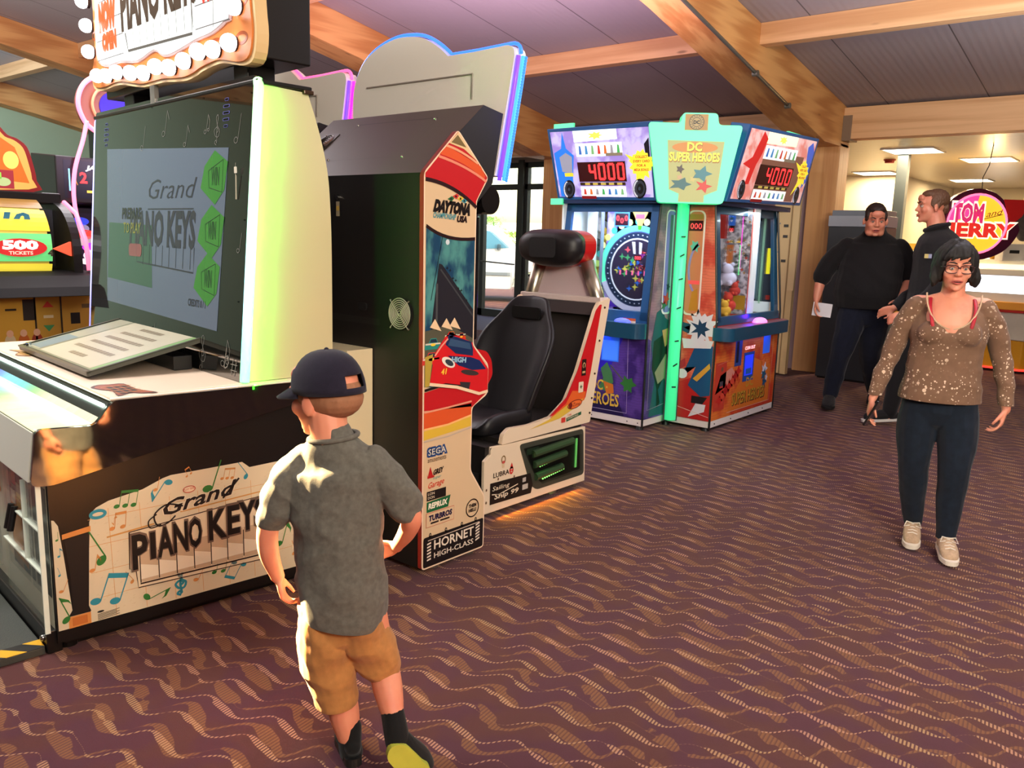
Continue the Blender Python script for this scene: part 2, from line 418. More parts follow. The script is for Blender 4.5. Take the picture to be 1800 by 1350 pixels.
# eaves beam and purlins
ys = [(-12, 3.46), (3.80, 7.42), (7.80, 12.1), (12.44, 16.1)]
k = 5
for a, b_ in ys:
    struct('trim_%d' % k, B(10.0, 10.22, a, b_, 2.74, 3.09), WY, bevel=0.005); k += 1
    for x in (7.6, 5.2, 2.8, 0.4, -2):
        if x < 0 and a > 3: continue
        bm = bmesh.new(); prism(bm, [(x - .01, rz(x)), (x + .13, rz(x + .13)), (x + .13, rz(x) - .19), (x - .01, rz(x) - .19)], a, b_, 'y')
        struct('trim_%d' % k, bm, WY, bevel=0.004); k += 1
# steel hanger shoe at eaves and conduit along the near rafter
struct('trim_shoe', B(9.985, 10.225, 3.36, 3.46, 2.72, 3.0), mat('grey_steel_strap', (140, 118, 98), 0.5, 0.3), bevel=0.002)
pp = thing('conduit_pipe', 'thin grey conduit pipe running down the side of the nearest timber rafter', 'pipe', (7.4, 3.43, 3.3))
path = [(0.9, 0.0, -0.42), (-0.5, 0, -0.11), (-2.0, 0, 0.22), (-3.6, 0, 0.55)]
obj('pipe', TB(path, 0.016, 8), mat('conduit_zinc', (120, 116, 104), 0.4, 0.6), pp, smooth=True)
for t in (0.9, 0.1, -1.4):
    obj('pipe_clip', CY((t, 0.03, -0.42 + (0.9 - t) * .2195), (t, -0.022, -0.42 + (0.9 - t) * .2195), 0.028, 12), mat('conduit_zinc', (120, 116, 104)), pp)
# walls
CREAM = mat('cream_wall', (208, 198, 160), 0.85, var=0.04); GREEN = mat('sage_wall', (158, 172, 138), 0.85, var=0.03)
GREYW = mat('mauve_wall', (150, 128, 132), 0.85)
struct('wall_left', B(-6, 12, 16.45, 16.6, 0, 6.2), GREEN)
struct('wall_back', B(10.1, 10.2, 3.80, 7.42, 0, 2.74), GREYW)
struct('wall_porch', B(10.22, 12.1, 7.62, 7.8, 0, 3.1), WZ)
# entrance: grey framed glazing at x = 12
FR = mat('door_frame_grey', (58, 60, 58), 0.45); GL = mat('door_glass', (240, 250, 250), 0.02, trans=1.0, alpha=0.25, ior=1.02)
struct('ceiling_porch', B(10.2, 12.1, 7.42, 16.4, 3.0, 3.12), mat('porch_ceiling', (150, 128, 118), .8))
struct('wall_back_porch', B(12.0, 12.12, 11.6, 16.4, 0, 3.1), CREAM)
struct('trim_door_head', B(11.93, 12.12, 7.8, 11.6, 2.86, 3.1), mat('door_head_grey', (150, 140, 130), .6))
def door(name, y0, y1, z1, mull, rail):
    fr = bmesh.new(); w = .085
    for a, b_ in ((y0, y0 + w), (y1 - w, y1)): box(fr, 11.96, 12.06, a, b_, 0, z1)
    box(fr, 11.96, 12.06, y0, y1, 0, .14); box(fr, 11.96, 12.06, y0, y1, z1 - .09, z1)
    for z in rail: box(fr, 11.96, 12.06, y0, y1, z, z + .1)
    o = struct(name, fr, FR, bevel=0.004)
    g = obj('pane', B(12.0, 12.015, y0 + w, y1 - w, .14, z1 - .09), GL, o)
    return o
door('door_1', 9.86, 10.84, 2.86, 0, (2.38,)); door('window_1', 8.6, 9.78, 2.86, 0, (2.38,)); door('door_2', 10.9, 11.6, 2.86, 0, (2.38,)); 
h = bpy.data.objects['door_1']
obj('push_bar', TB([(11.93, 9.93, 1.02), (11.9, 9.96, 1.02), (11.9, 10.74, 1.05), (11.93, 10.77, 1.05)], 0.014, 8), mat('bar_steel', (150, 150, 146), .3, .8), h, smooth=True)
struct('window_frame_post', B(11.9, 12.1, 9.76, 9.88, 0, 2.9), FR)
# annex with the flat boarded ceiling
METC = ribbed('metal_plank_ceiling', (182, 170, 146), 40, 0, 0.32, 0.3)
struct('ceiling_annex', B(10.22, 20, -12, 7.4, 2.78, 2.9), METC)
struct('wall_far', B(15.5, 15.65, 4.35, 7.4, 0, 2.78), mat('far_cream', (206, 196, 168), .85, var=.03))
struct('wall_far_right', B(19.4, 19.55, -12, 4.35, 0, 2.78), mat('far_cream', (206, 196, 168), .85))
struct('wall_annex_left', B(10.22, 19.5, 7.4, 7.55, 0, 2.78), CREAM)
struct('trim_annex_return', B(15.5, 19.5, 4.3, 4.35, 0, 2.78), mat('far_cream', (206, 196, 168)))
LP = mat('lamp_panel', (255, 246, 225), .5, emit=9)
LF = mat('lamp_frame', (225, 222, 210), .5)
gi = 0
for x, y, lab in ((11.8, 3.15, 'wide square ceiling lamp nearest the timber post in the flat annex ceiling'), (15.0, 4.55, 'narrow looking ceiling lamp at the back of the annex above the grey cabinet'), (13.3, 2.55, 'very bright ceiling lamp in the annex above the hanging neon sign'), (17.0, 3.5, 'small distant ceiling lamp behind the steel post'), (17.2, 1.9, 'ceiling lamp at the far right edge of the annex')):
    t = thing('ceiling_lamp', lab, 'ceiling light', (x, y, 2.78), group='square lamps in the annex ceiling')
    obj('diffuser', B(-.3, .3, -.3, .3, -.012, 0), LP, t); fb = bmesh.new()
    for a in ((-.32, -.3, -.32, .32), (.3, .32, -.32, .32), (-.3, .3, -.32, -.3), (-.3, .3, .3, .32)): box(fb, a[0], a[1], a[2], a[3], -.018, 0)
    obj('frame', fb, LF, t)
    light('annex_lamp', 'AREA', (x, y, 2.75), 55 if gi != 2 else 130, (255, 222, 175), target=(x, y, 0), shape='SQUARE', size=.58); gi += 1
light('annex_glow', 'POINT', (13.2, 2.5, 2.35), 25, (255, 200, 110), shadow_soft_size=.1)
struct('trim_steel_post', B(12.1, 12.22, 3.28, 3.42, 0, 2.78), mat('post_grey', (58, 66, 68), .55), bevel=.004)
t = thing('smoke_detector', 'small red fire sounder fixed to the annex ceiling beside the steel post', 'alarm', (12.9, 3.75, 2.78))
obj('housing', CY((0, 0, 0), (0, 0, -.05), .07, 20, .06), mat('alarm_red', (150, 40, 36), .4), t); obj('base', CY((0, 0, 0), (0, 0, -.015), .08, 20), mat('alarm_base', (150, 60, 50)), t)
# cream folding door beside the timber post
t = thing('folding_door', 'tall cream door panel standing between the prize machine and the timber post', 'door', (9.45, 3.66, 0))
DC_ = mat('door_cream', (214, 190, 142), .6)
obj('panel', B(0, .05, 0, .3, .02, 2.45), DC_, t, bevel=.004)
obj('edge_strip', B(-.01, 0, .08, .092, .02, 2.45), mat('door_strip', (150, 124, 84), .5), t)
obj('lower_box', B(-.03, 0, 0.0, .07, .02, 1.0), mat('door_cream2', (206, 180, 130), .6), t, bevel=.003)
for z in (1.72, 1.6, 1.32): obj('hinge', B(-.012, 0, .12, .17, z, z + .03), FR, t)
t = thing('door_closer', 'black door controller box with a red patch above the cream door', 'control box', (9.44, 3.86, 2.511))
obj('box', B(0, .06, -.05, .22, -.06, .09), mat('black_plastic', (24, 22, 22), .4), t, bevel=.004)
obj('red_patch', B(-.003, 0, 0, .09, -.06, -.0), mat('patch_red', (150, 50, 40)), t)
obj('lens', CY((-.02, .15, -.08), (0, .15, -.08), .03, 16), mat('black_plastic', (24, 22, 22)), t)
# outside: pale gravel, hedge
struct('floor_outside', B(12.1, 60, -5, 60, -.25, -.02), mat('pale_gravel', (205, 196, 178), .95, var=.2, vscale=2))
struct('floor_porch', B(10, 12.1, 7.42, 16, -.04, .002), mat('grey_mat', (118, 104, 112), .95, var=.15, vscale=40))
# off-camera enclosure (behind the viewer) so that light bounces like in the hall
struct('wall_behind', B(-6.1, -6, -12, 24, 0, 6.2), mat('warm_wall', (206, 192, 172), .9))
struct('wall_right', B(-6, 20, -12.1, -12, 0, 6.2), mat('warm_wall', (206, 192, 172), .9))

w = struct('window_6', B(-5.7, -4.5, 16.40, 16.45, .2, 2.7), mat('window_bar', (150, 110, 90), .5)); obj('pane', B(-5.6, -4.6, 16.38, 16.40, .3, 2.6), mat('unseen_pane', (255, 250, 236), .5, emit=3.5), w)  # unseen bright window, added for the screen glass to reflect
# ================================================================== music-note decorated redemption game (left foreground)
BLK = mat('black_laminate', (20, 18, 17), .35, var=.1); GBLK = mat('black_gloss', (10, 9, 9), .06, coat=1.0)
CRM = mat('cream_laminate', (208, 196, 156), .4); WHT = mat('white_laminate', (226, 222, 208), .4); CHR = mat('chrome', (190, 188, 182), .2, 1.0)
def led(name, col, s): return mat('led_' + name, col, .3, emit=s)
TEAL = (44, 140, 160); GRN = (48, 118, 50); ORG = (206, 138, 74)
def rotp(pts, u, v, a, sc=1.0):
    c, d = cos(a), sin(a); return [(u + sc * (x * c - y * d), v + sc * (x * d + y * c)) for x, y in pts]
def note(A, u, v, h, col, kind='q', rot=0.0, l=3):
    e = lambda cx, cy, a, b, t=0: A.poly(rotp([(cx + a * cos(q_) * cos(t) - b * sin(q_) * sin(t), cy + a * cos(q_) * sin(t) + b * sin(q_) * cos(t)) for q_ in [2 * pi * k / 16 for k in range(16)]], u, v, rot, h), col, l)
    p = lambda pts: A.poly(rotp(pts, u, v, rot, h), col, l)
    if kind == 'q': e(0, 0, .17, .12, .4); p([(.13, .02), (.17, .02), (.17, 1), (.13, 1)])
    elif kind == 'e': e(0, 0, .17, .12, .4); p([(.13, .02), (.17, .02), (.17, 1), (.13, 1)]); p([(.15, 1), (.4, .72), (.42, .5), (.34, .66), (.15, .78)])
    elif kind == 'b':
        e(0, 0, .17, .12, .3); e(.62, .06, .17, .12, .3); p([(.13, .02), (.17, .02), (.17, .95), (.13, .95)]); p([(.75, .08), (.79, .08), (.79, 1.02), (.75, 1.02)]); p([(.13, .8), (.79, .87), (.79, 1.04), (.13, .97)])
    elif kind == 't':
        for x in (0, .42, .84): e(x, x * .1, .15, .11, .3); p([(x + .11, x * .1), (x + .14, x * .1), (x + .14, .8 + x * .1), (x + .11, .8 + x * .1)])
        p([(.11, .7), (.98, .78), (.98, .92), (.11, .84)])
    elif kind == 'w': A.ring(u, v, h, h * .62, h * .38, col, l)
def clef(A, u, v, h, col, l=3, w=.012):
    pts = [(.0, -.5), (-.14, -.42), (-.05, -.33), (.03, -.42), (-.02, .0), (.08, .42), (.0, .5), (-.08, .38), (.05, .12), (.2, -.02), (.12, -.22), (-.08, -.2), (-.2, -.02), (-.02, .1), (.1, -.02), (0, -.08)]
    A.line([(u + a[0] * h, v + a[1] * h) for a in smooth(pts, 5)], h * .09, col, l)

T = thing('piano_game', 'tall music game cabinet with bulb-ringed sign, black glass screen and glowing green edge', 'arcade machine', (1.075, 2.94, 0), radians(-5.5))
obj('base', B((.02, 1.12, .005, 1.72, .03, .66),), BLK, T, bevel=.004)
obj('plinth', B(.05, 1.1, .05, 1.7, 0, .03), BLK, T)
for x in (.05, 1.07):
    for y in (.06, 1.6): obj('foot', CY((x, y, 0), (x, y, .035), .03, 14), BLK, T)
# printed side panel
out = [(.004, .085), (.806, .078), (1.115, .076), (1.115, .56)] + [(.893, .56), (.805, .558), (.737, .556), (.706, .583), (.486, .581), (.42, .581), (.388, .574), (.314, .546), (.193, .527), (.15, .51), (.134, .495), (.125, .46), (.107, .15), (.112, .127), (.038, .128), (.052, .15), (.036, .352), (.024, .47), (.012, .492), (.004, .495)]
A = Art((0, -.001, 0), (1, 0, 0), (0, 0, 1), rough=.5)
PAPER = (218, 204, 172)
A.poly(out, PAPER, 1)
A.rect(.038, .112, .084, .127, (214, 140, 70), 2); A.rect(.05, .1, .09, .121, (196, 112, 50), 3)
A.poly([(.034, .436), (.128, .448), (.128, .428), (.034, .418)], (214, 140, 70), 2)
A.poly([(.04, .415), (.124, .425), (.105, .18), (.106, .155), (.114, .13), (.04, .129), (.054, .15), (.05, .3)], (22, 18, 18), 2)
for u0 in (.2, .31, .42, .53, .64, .75, .86): A.line([(u0, .085), (u0 - .01, .5)], .0018, (214, 160, 100), 2)
for v0 in (.17, .27, .37, .47): A.line([(.12 if v0 < .5 else .2, v0), (1.1, v0 + .005)], .0018, (214, 160, 100), 2)
R = random.Random(4)
for k in range(420):
    u = R.uniform(.13, 1.1); v = R.uniform(.1, .52); a = R.uniform(.2, .5)
    A.line([(u, v), (u + .008 * cos(a), v + .008 * sin(a))], .0009, (196, 176, 138), 2)
for (u, v, h, c, kd, r) in ((.155, .485, .03, TEAL, 'w', 0), (.158, .31, .12, GRN, 'q', .45), (.128, .19, .0, GRN, 'q', 0), (.13, .16, .11, TEAL, 'b', -.35), (.22, .50, .07, GRN, 't', -.2), (.2, .42, .06, ORG, 'b', -.1),
        (.215, .46, .03, ORG, 'e', 3.0), (.125, .28, .06, ORG, 'e', -.2), (.26, .20, .05, ORG, 'q', .6), (.31, .125, .09, GRN, 'e', -1.3), (.575, .15, .06, GRN, 'b', -.2), (.5, .14, .06, ORG, 'q', -.5), (.41, .555, .09, TEAL, 'e', 2.5), (.36, .535, .05, ORG, 'q', -.2),
        (.56, .50, .12, GRN, 'q', -.35), (.62, .53, .05, ORG, 't', -.2), (.72, .52, .07, TEAL, 'q', .6), (.7, .15, .07, TEAL, 'b', 2.6), (.48, .565, .03, ORG, 'b', .4), (.017, .42, .03, GRN, 'q', 0), (.02, .36, .03, TEAL, 'e', 0), (.018, .29, .03, TEAL, 'q', .3), (.02, .23, .045, ORG, 'q', -.4), (.03, .12, .09, GRN, 'e', .35),
        (.86, .2, .1, GRN, 'e', -.3), (.95, .3, .12, TEAL, 'b', -.2), (.93, .14, .06, ORG, 'q', .3), (1.03, .45, .1, GRN, 't', -.1), (.9, .47, .08, ORG, 'e', .1), (1.05, .2, .09, TEAL, 'e', -.4)):
    if h > 0: note(A, u, v, h, c, kd, r)
clef(A, .44, .145, .1, TEAL)
A.line([(.18, .392), (.35, .405)], .006, (206, 150, 80), 3); A.line([(.45, .43), (1.0, .455)], .005, (206, 150, 80), 3)
wp = [(.262, .388), (.79, .425), (.79, .158), (.285, .176), (.278, .253), (.262, .257)]
wp = [(.258, .392), (.84, .43), (.84, .15), (.282, .17), (.275, .248), (.254, .25)]
A.poly(wp, (232, 214, 180), 3); A.line(wp + [wp[0]], .004, (60, 36, 26), 4)
for k in range(7):
    u0 = .293 + k * .0685; A.poly([(u0, .188 - k * .0012), (u0 + .064, .187 - k * .0012), (u0 + .064, .31), (u0, .31)], (202, 178, 146), 4); A.poly([(u0, .2), (u0 + .064, .2), (u0 + .064, .24), (u0, .26)], (240, 226, 198), 5)
    A.line([(u0 - .002, .188), (u0 - .002, .3)], .0035, (40, 20, 18), 6)
A.line([(.289, .184), (.8, .174)], .006, (40, 20, 18), 6)
for i, (ch, w) in enumerate(zip('PIANO', (.056, .026, .058, .056, .052))):
    u0 = .265 + (0, .062, .093, .153, .212)[i]; hh = .112 + i * .0015; v0 = .264 + i * .003 - (.018 if i == 0 else 0)
    (A.rect(u0, u0 + w, v0, v0 + hh, (112, 92, 78), 7), A.rect(u0 + .004, u0 + w - .003, v0 + .003, v0 + hh - .006, (16, 12, 12), 8)) if ch == 'I' else (A.text(ch, u0, v0, hh + (.02 if i == 0 else 0), (112, 92, 78), w, 7, off=.05), A.text(ch, u0 + .003, v0 + .003, hh * .93 + (.02 if i == 0 else 0), (16, 12, 12), w * .9, 8, off=.03))
for i, (ch, w) in enumerate(zip('KEYS', (.07, .05, .066, .056))):
    u0 = .558 + (0, .078, .13, .196)[i]; A.text(ch, u0, .288 + i * .004, .122, (112, 92, 78), w, 7, off=.05); A.text(ch, u0 + .003, .292 + i * .004, .112, (16, 12, 12), w * .9, 8, off=.03)
A.text('Grand', .375, .425, .056, (236, 220, 190), .28, 5, off=.05, slant=.55, rot=.12); A.text('Grand', .375, .425, .056, (26, 16, 16), .28, 6, off=.022, slant=.55, rot=.12)
A.line(smooth([(.46, .452), (.40, .47), (.352, .44), (.362, .395), (.40, .398), (.43, .42)], 6), .006, (26, 16, 16), 6)
A.line(smooth([(.36, .44), (.33, .42), (.335, .392), (.375, .396)], 6), .005, (26, 16, 16), 6); A.line(smooth([(.62, .45), (.66, .49), (.69, .52)], 6), .008, (26, 16, 16), 6)
A.ell(.487, .513, .026, .015, (232, 214, 180), 4, .1); A.ring(.487, .513, .025, .014, .003, (186, 60, 40), 5); A.text('PLAY TIME', .466, .509, .008, (186, 60, 40), .042, 6, rot=.06)
A.ell(.145, .118, .012, .004, (40, 34, 30), 4)
for k in range(5): A.line([(.134, .108 - k * .005), (.21 - .01 * (k % 2), .112 - k * .005)], .0022, (70, 60, 50), 4)
A.build('side_artwork', T, 'cream panel printed with teal, green and orange music notes')
obj('black_side', B(0, 1.12, 0, .01, .04, .66), BLK, T)
# deep glossy skirt under the control deck
sk = [(-.052, .64), (-.027, .821), (.15, .812), (.205, .86), (.22, .893), (.93, .886), (.93, .806), (.03, .625), (-.03, .625)]
sk = roundpoly([(-.055, .63), (-.03, .822), (.156, .812), (.222, .893), (1.14, .886), (1.14, .835), (.01, .622)], .022)
obj('skirt', PR(sk, -.02, 0.0), GBLK, T, bevel=.004)
obj('skirt_body', PR([(-.05, .66), (-.03, .81), (.15, .80), (.22, .88), (1.12, .88), (1.12, .66)], 0.0, 1.74), BLK, T)
# glowing key bed at the front edge
ks = bmesh.new(); prism(ks, [(-.05, .70), (-.034, .826), (.16, .817), (.2, .85), (.16, .80), (-.02, .80)], .005, 1.74)
def keybed():
    m, nt, b, g = newmat('led_keybed'); tc = g.n('ShaderNodeTexCoord').outputs['Object']; p = g.xyz(tc)
    cr = g.n('ShaderNodeValToRGB'); g.put(cr.inputs[0], g.m('DIVIDE', p[1], 1.74)); r = cr.color_ramp
    for i, (t, c) in enumerate(((0, (255, 250, 205)), (.30, (255, 250, 205)), (.42, (150, 245, 140)), (.50, (90, 235, 220)), (.66, (110, 215, 255)), (.76, (50, 50, 255)), (.95, (40, 20, 200)))):
        e = r.elements[i] if i < 2 else r.elements.new(t); e.position = t; e.color = lin(c)
    st = g.m('ADD', .75, g.m('MULTIPLY', g.noise(g.mapv(tc, scale=(3, 14, 1)), 2, 2), .6))
    nt.links.new(cr.outputs[0], b.inputs['Emission Color']); g.put(b.inputs['Emission Strength'], g.m('MULTIPLY', st, .95)); b.inputs['Base Color'].default_value = lin((90, 90, 84)); b.inputs['Roughness'].default_value = .15
    return m
obj('key_bed', PR([(-.034, .822), (.156, .815), (.2, .85), (.156, .80), (-.02, .80)], .002, 1.74), keybed(), T)
obj('deck_led', TB([(.2, .02, .872), (.2, 1.74, .872)], .007, 8), led('deck', (225, 255, 235), 7), T)
obj('front_fascia', PR([(-.058, .64), (-.035, .81), (-.03, .81), (-.03, .64)], .004, 1.74), mat('fascia_grey', (206, 204, 190), .5), T, bevel=.002)
obj('deck_top', B(.215, 1.13, -.012, 1.74, .888, .903), mat('deck_cream', (228, 202, 178), .35), T, bevel=.006)
obj('deck_trim', TB([(.21, -.022, .899), (1.13, -.022, .891)], .0045, 8), mat('trim_white', (240, 235, 220), .25, .2), T)
A = Art((0, 0, .9035), (1, 0, 0), (0, 1, 0), rough=.4)
P1 = smooth([(.225, .22), (.262, .26), (.30, .25), (.35, .236), (.35, .10), (.385, -.005), (.337, .0), (.30, .03), (.246, -.002), (.262, .1), (.235, .16)], 3, True)
A.poly(P1, (70, 44, 36), 1); A.poly([(.30 + (x - .30) * .88, .12 + (y - .12) * .88) for x, y in P1], (150, 78, 52), 2)
for k in range(3): A.rect(.268 + k * .026, .286 + k * .026, .03 + .01 * k, .2, (44, 28, 26), 3)
for k in range(4): A.rect(.25, .36, .05 + k * .045, .056 + k * .045, (214, 150, 90), 4)
A.build('deck_decal', T)
A = Art((0, 0, .9035), (1, 0, 0), (0, 1, 0), rough=.4); P2 = [(x, 1.42 - y) for x, y in P1]; A.poly(P2, (110, 70, 46), 1); A.poly([(.30 + (x - .30) * .85, 1.3 + (y - 1.3) * .85) for x, y in P2], (196, 150, 90), 2)
for k in range(4): A.rect(.25, .36, 1.22 + k * .045, 1.226 + k * .045, (120, 70, 40), 4)
A.build('deck_decal', T)
# instruction clip board propped on the deck
cb = thing('instruction_board', 'grey instruction board propped on a block on top of the cream deck', 'sign', (0, 0, 0)); cb.parent = None
th = radians(-5.5); c_, s_ = cos(th), sin(th)
cb.location = (1.075 + .50 * c_ - .72 * s_, 2.94 + .50 * s_ + .72 * c_, .905); cb.rotation_euler = (0, 0, th)
def tl(x, y, z): return (x, y, z)
n_ = Vector((-sin(radians(13)), 0, cos(radians(13))))
bm = bmesh.new(); X0, X1, Y0, Y1 = -.235, .29, -.33, .62
def tilt(p): x, y, z = p; return (x * cos(radians(13)) - z * sin(radians(13)), y, .01 + (x - X0) * sin(radians(13)) + z * cos(radians(13)))
prism(bm, rrect(X0, X1, Y0, Y1, .012), 0, .014, 'z', tilt); obj('board', bm, mat('board_grey', (76, 76, 68), .35), cb)
bm = bmesh.new()
for a in ((X0, X0 + .016, Y0, Y1), (X1 - .016, X1, Y0, Y1), (X0, X1, Y0, Y0 + .016), (X0, X1, Y1 - .016, Y1)): prism(bm, [(a[0], a[2]), (a[1], a[2]), (a[1], a[3]), (a[0], a[3])], .014, .02, 'z', tilt)
obj('frame', bm, mat('board_edge', (60, 62, 54), .3), cb)
A = Art(tilt((0, 0, .015)), (cos(radians(13)), 0, sin(radians(13))), (0, 1, 0), rough=.3)
A.rect(-.21, .27, -.30, .595, (116, 124, 100), 1); A.rect(-.20, .26, -.26, .40, (178, 172, 150), 2); A.rect(-.2, .27, -.30, -.265, (120, 160, 100), 2)
A.rect(-.2, .26, .42, .58, (150, 150, 130), 2); A.rect(-.19, -.02, .43, .57, (90, 120, 130), 3)
for k, wd in enumerate((.10, .24, .22, .22, .2, .13)):
    u = -.15 + k * .065; A.rect(u, u + .024, .08 - wd, .08 + wd * .9, (120, 110, 90), 3)
    for j in range(int(wd * 50)): A.rect(u, u + .024, .08 - wd + j * .038 + .017, .08 - wd + j * .038 + .021, (200, 190, 160), 4)
A.build('instruction_sheet', cb)
obj('support_block', B(.12, .2, -.3, .3, 0, .06), BLK, cb, bevel=.003)
obj('lock', CY(tilt((-.2, .57, .015)), tilt((-.2, .57, .03)), .012), CHR, cb)
# screen tower
sl = .089 / 1.13; SC = lambda y, t, d=0: (.728 + t * sin(atan2(.089, 1.13)) - d, y, .92 + t * cos(atan2(.089, 1.13)))
side = roundpoly([(.728, .905), (.817, 2.053), (1.025, 2.045), (1.07, 1.93), (1.121, 1.728), (1.128, 1.5), (1.12, .905)], .03)
side = [(.73, .905), (.817, 2.05), (1.025, 2.042)] + smooth([(1.03, 2.03), (1.075, 1.90), (1.11, 1.76), (1.124, 1.62), (1.13, 1.4), (1.13, .905)], 5)
obj('side_panel', PR(side, -.002, .016), CRM, T); obj('side_panel', PR(side, 1.735, 1.755), CRM, T)
obj('tower_body', PR([(.745, .905), (.83, 2.04), (1.02, 2.03), (1.1, 1.7), (1.11, .905)], .016, 1.735), BLK, T)
obj('top_cap', B(.80, 1.04, -.012, 1.765, 2.048, 2.066), BLK, T, bevel=.005)
obj('rear_cap', B(1.0, 1.045, -.018, 1.765, 2.035, 2.052), mat('bronze_edge', (70, 50, 36), .3, .4), T, bevel=.004)
glass_m, nt, b, g = newmat('tinted_screen_glass')
b.inputs['Base Color'].default_value = lin((22, 22, 20)); b.inputs['Roughness'].default_value = .02; b.inputs['Coat Weight'].default_value = 1; b.inputs['Specular IOR Level'].default_value = 1.0; b.inputs['IOR'].default_value = 1.8
gp = bmesh.new(); prism(gp, rrect(.01, 1.745, -.015, 1.165, .012), 0, .012, 'z', lambda p: SC(p[0], p[1], p[2] - 0.0))
obj('screen_glass', gp, glass_m, T)
A = Art(SC(1.745, 0, .0125), (0, -1, 0), (sin(atan2(.089, 1.13)), 0, cos(atan2(.089, 1.13))), rough=.08)
Y = lambda y: 1.745 - y
SCR = mat('screen_blue', (96, 106, 124), .07, emit=.10, coat=1); SCT = mat('screen_text', (52, 50, 62), .07, emit=.02, coat=1); SCG = mat('screen_ticket', (60, 128, 50), .07, emit=.12, coat=1); SCL = mat('screen_line', (40, 72, 44), .07, coat=1)
SDK = mat('screen_dark', (40, 34, 34), .06, coat=1)
A.poly([(Y(1.56), .97), (Y(.20), .905), (Y(.235), .165), (Y(1.50), .20)], SCR, 1)
A.text('Grand', Y(1.02), .71, .09, SCT, .5, 3, off=-.01, slant=.5); A.line([(Y(1.0), .665), (Y(.5), .665)], .005, SCT, 3)
A.text('PIANO KEYS', Y(1.21), .50, .15, SCT, .73, 3, off=.04); 
A.line([(Y(1.12), .49), (Y(1.12), .415), (Y(.48), .392), (Y(.48), .5)], .006, SCT, 3)
for k in range(8): A.line([(Y(1.04 - k * .075), .405), (Y(1.04 - k * .075), .5)], .004, SCT, 3)
for (yc, tc_) in ((.30, .78), (.31, .56), (.33, .36)):
    A.poly([(Y(yc + .11), tc_ + .06), (Y(yc + .02), tc_ + .12), (Y(yc - .10), tc_ + .07), (Y(yc - .08), tc_ - .04), (Y(yc), tc_ - .1), (Y(yc + .14), tc_ - .03)], SCG, 3)
    A.line([(Y(yc + .07), tc_ + .04), (Y(yc - .06), tc_ + .08), (Y(yc - .06), tc_ - .05), (Y(yc + .06), tc_ - .03), (Y(yc + .07), tc_ + .04)], .004, SCL, 4)
    A.text('WIN', Y(yc + .04), tc_ - .02, .07, SCL, .07, 4, off=.02)
A.text('CREDITS 0 / 1', Y(.52), .25, .03, SCT, .17, 3, off=.02)
A.poly([(Y(1.5), .6), (Y(.95), .59), (Y(.92), .3), (Y(1.5), .32)], mat('screen_panel', (60, 92, 74), .07, emit=.05, coat=1), 2)
A.text('PREPARE', Y(1.32), .62, .05, SDK, .24, 4, off=.03); A.text('TO PLAY', Y(1.3), .55, .05, mat('screen_yel', (130, 130, 60), .07, coat=1), .22, 4, off=.02); A.rr(Y(1.22), Y(1.06), .44, .5, .02, mat('screen_red', (140, 80, 80), .07, coat=1), 4)
# speaker slots, drill holes and etched notes
SLM = mat('slot_rim', (90, 90, 150), .2, emit=.1)
for yc in (.235, 1.58):
    for k in range(5):
        t = 1.095 - k * .026; w = .017 if k in (0, 4) else .028 if k in (1, 3) else .03
        A.rr(Y(yc + w), Y(yc - w), t - .006, t + .006, .005, SLM, 1); A.rr(Y(yc + w * .8), Y(yc - w * .8), t - .004, t + .004, .003, (8, 8, 8), 2)
ETCH = mat('etched_line', (120, 118, 110), .3)
for (yy, t, h, kd, rr) in ((.14, .93, .1, 'q', -.3), (.42, .98, .07, 'b', .1), (.62, .94, .08, 'e', 0), (.85, 1.0, .1, 'e', -.2), (1.1, .95, .1, 'q', .2), (.11, .33, .0, 'q', .1), (.26, -.02, .0, 'b', -.3), (.55, .05, .07, 'e', .1), (.9, .06, .08, 'q', -.2), (.17, .04, .1, 'b', .1), (1.2, .04, .07, 'b', 0), (.08, .5, .07, 'q', 0)):
    if h: 
        pts = [(Y(yy), t), (Y(yy) + h * .1, t + h * .05)]
        A.ring(Y(yy), t, h * .17, h * .13, .0025, ETCH, 2, n=14); A.line([(Y(yy) + h * .16, t), (Y(yy) + h * (.16 + .2), t + h)], .0022, ETCH, 2)
        if kd != 'q': A.line([(Y(yy) + h * .36, t + h), (Y(yy) + h * .6, t + h * .6)], .003, ETCH, 2)
        if kd == 'b': A.line([(Y(yy) + h * .6, t + h * .6), (Y(yy) + h * .5, t + h * .1)], .0022, ETCH, 2); A.ring(Y(yy) + h * .42, t + h * .1, h * .15, h * .1, .0025, ETCH, 2, n=14)
def clef2(A, u, v, h, col):
    pts = [(.0, -.5), (-.14, -.42), (-.05, -.33), (.03, -.42), (-.02, .0), (.08, .42), (.0, .5), (-.08, .38), (.05, .12), (.2, -.02), (.12, -.22), (-.08, -.2), (-.2, -.02), (-.02, .1), (.1, -.02), (0, -.08)]
    A.line([(u + a[0] * h, v + a[1] * h) for a in smooth(pts, 5)], .0025, col, 2)
clef2(A, Y(.36), .06, .15, ETCH); clef2(A, Y(.31), .98, .12, ETCH)
A.text('#', Y(.10), .0, .07, ETCH, .06, 2, off=-.015); A.text('b', Y(.16), .02, .09, ETCH, .04, 2, off=-.015, slant=.2)
for (yy, t) in ((.03, 1.1), (.3, 1.14), (.45, 1.12), (.06, .3), (.04, .62), (1.0, 1.13), (.9, .12)): A.ell(Y(yy), t, .004, .004, (5, 5, 5), 3, n=8)
A.build('screen_display', T, 'dark glass screen showing faint title lettering and green ticket shapes')
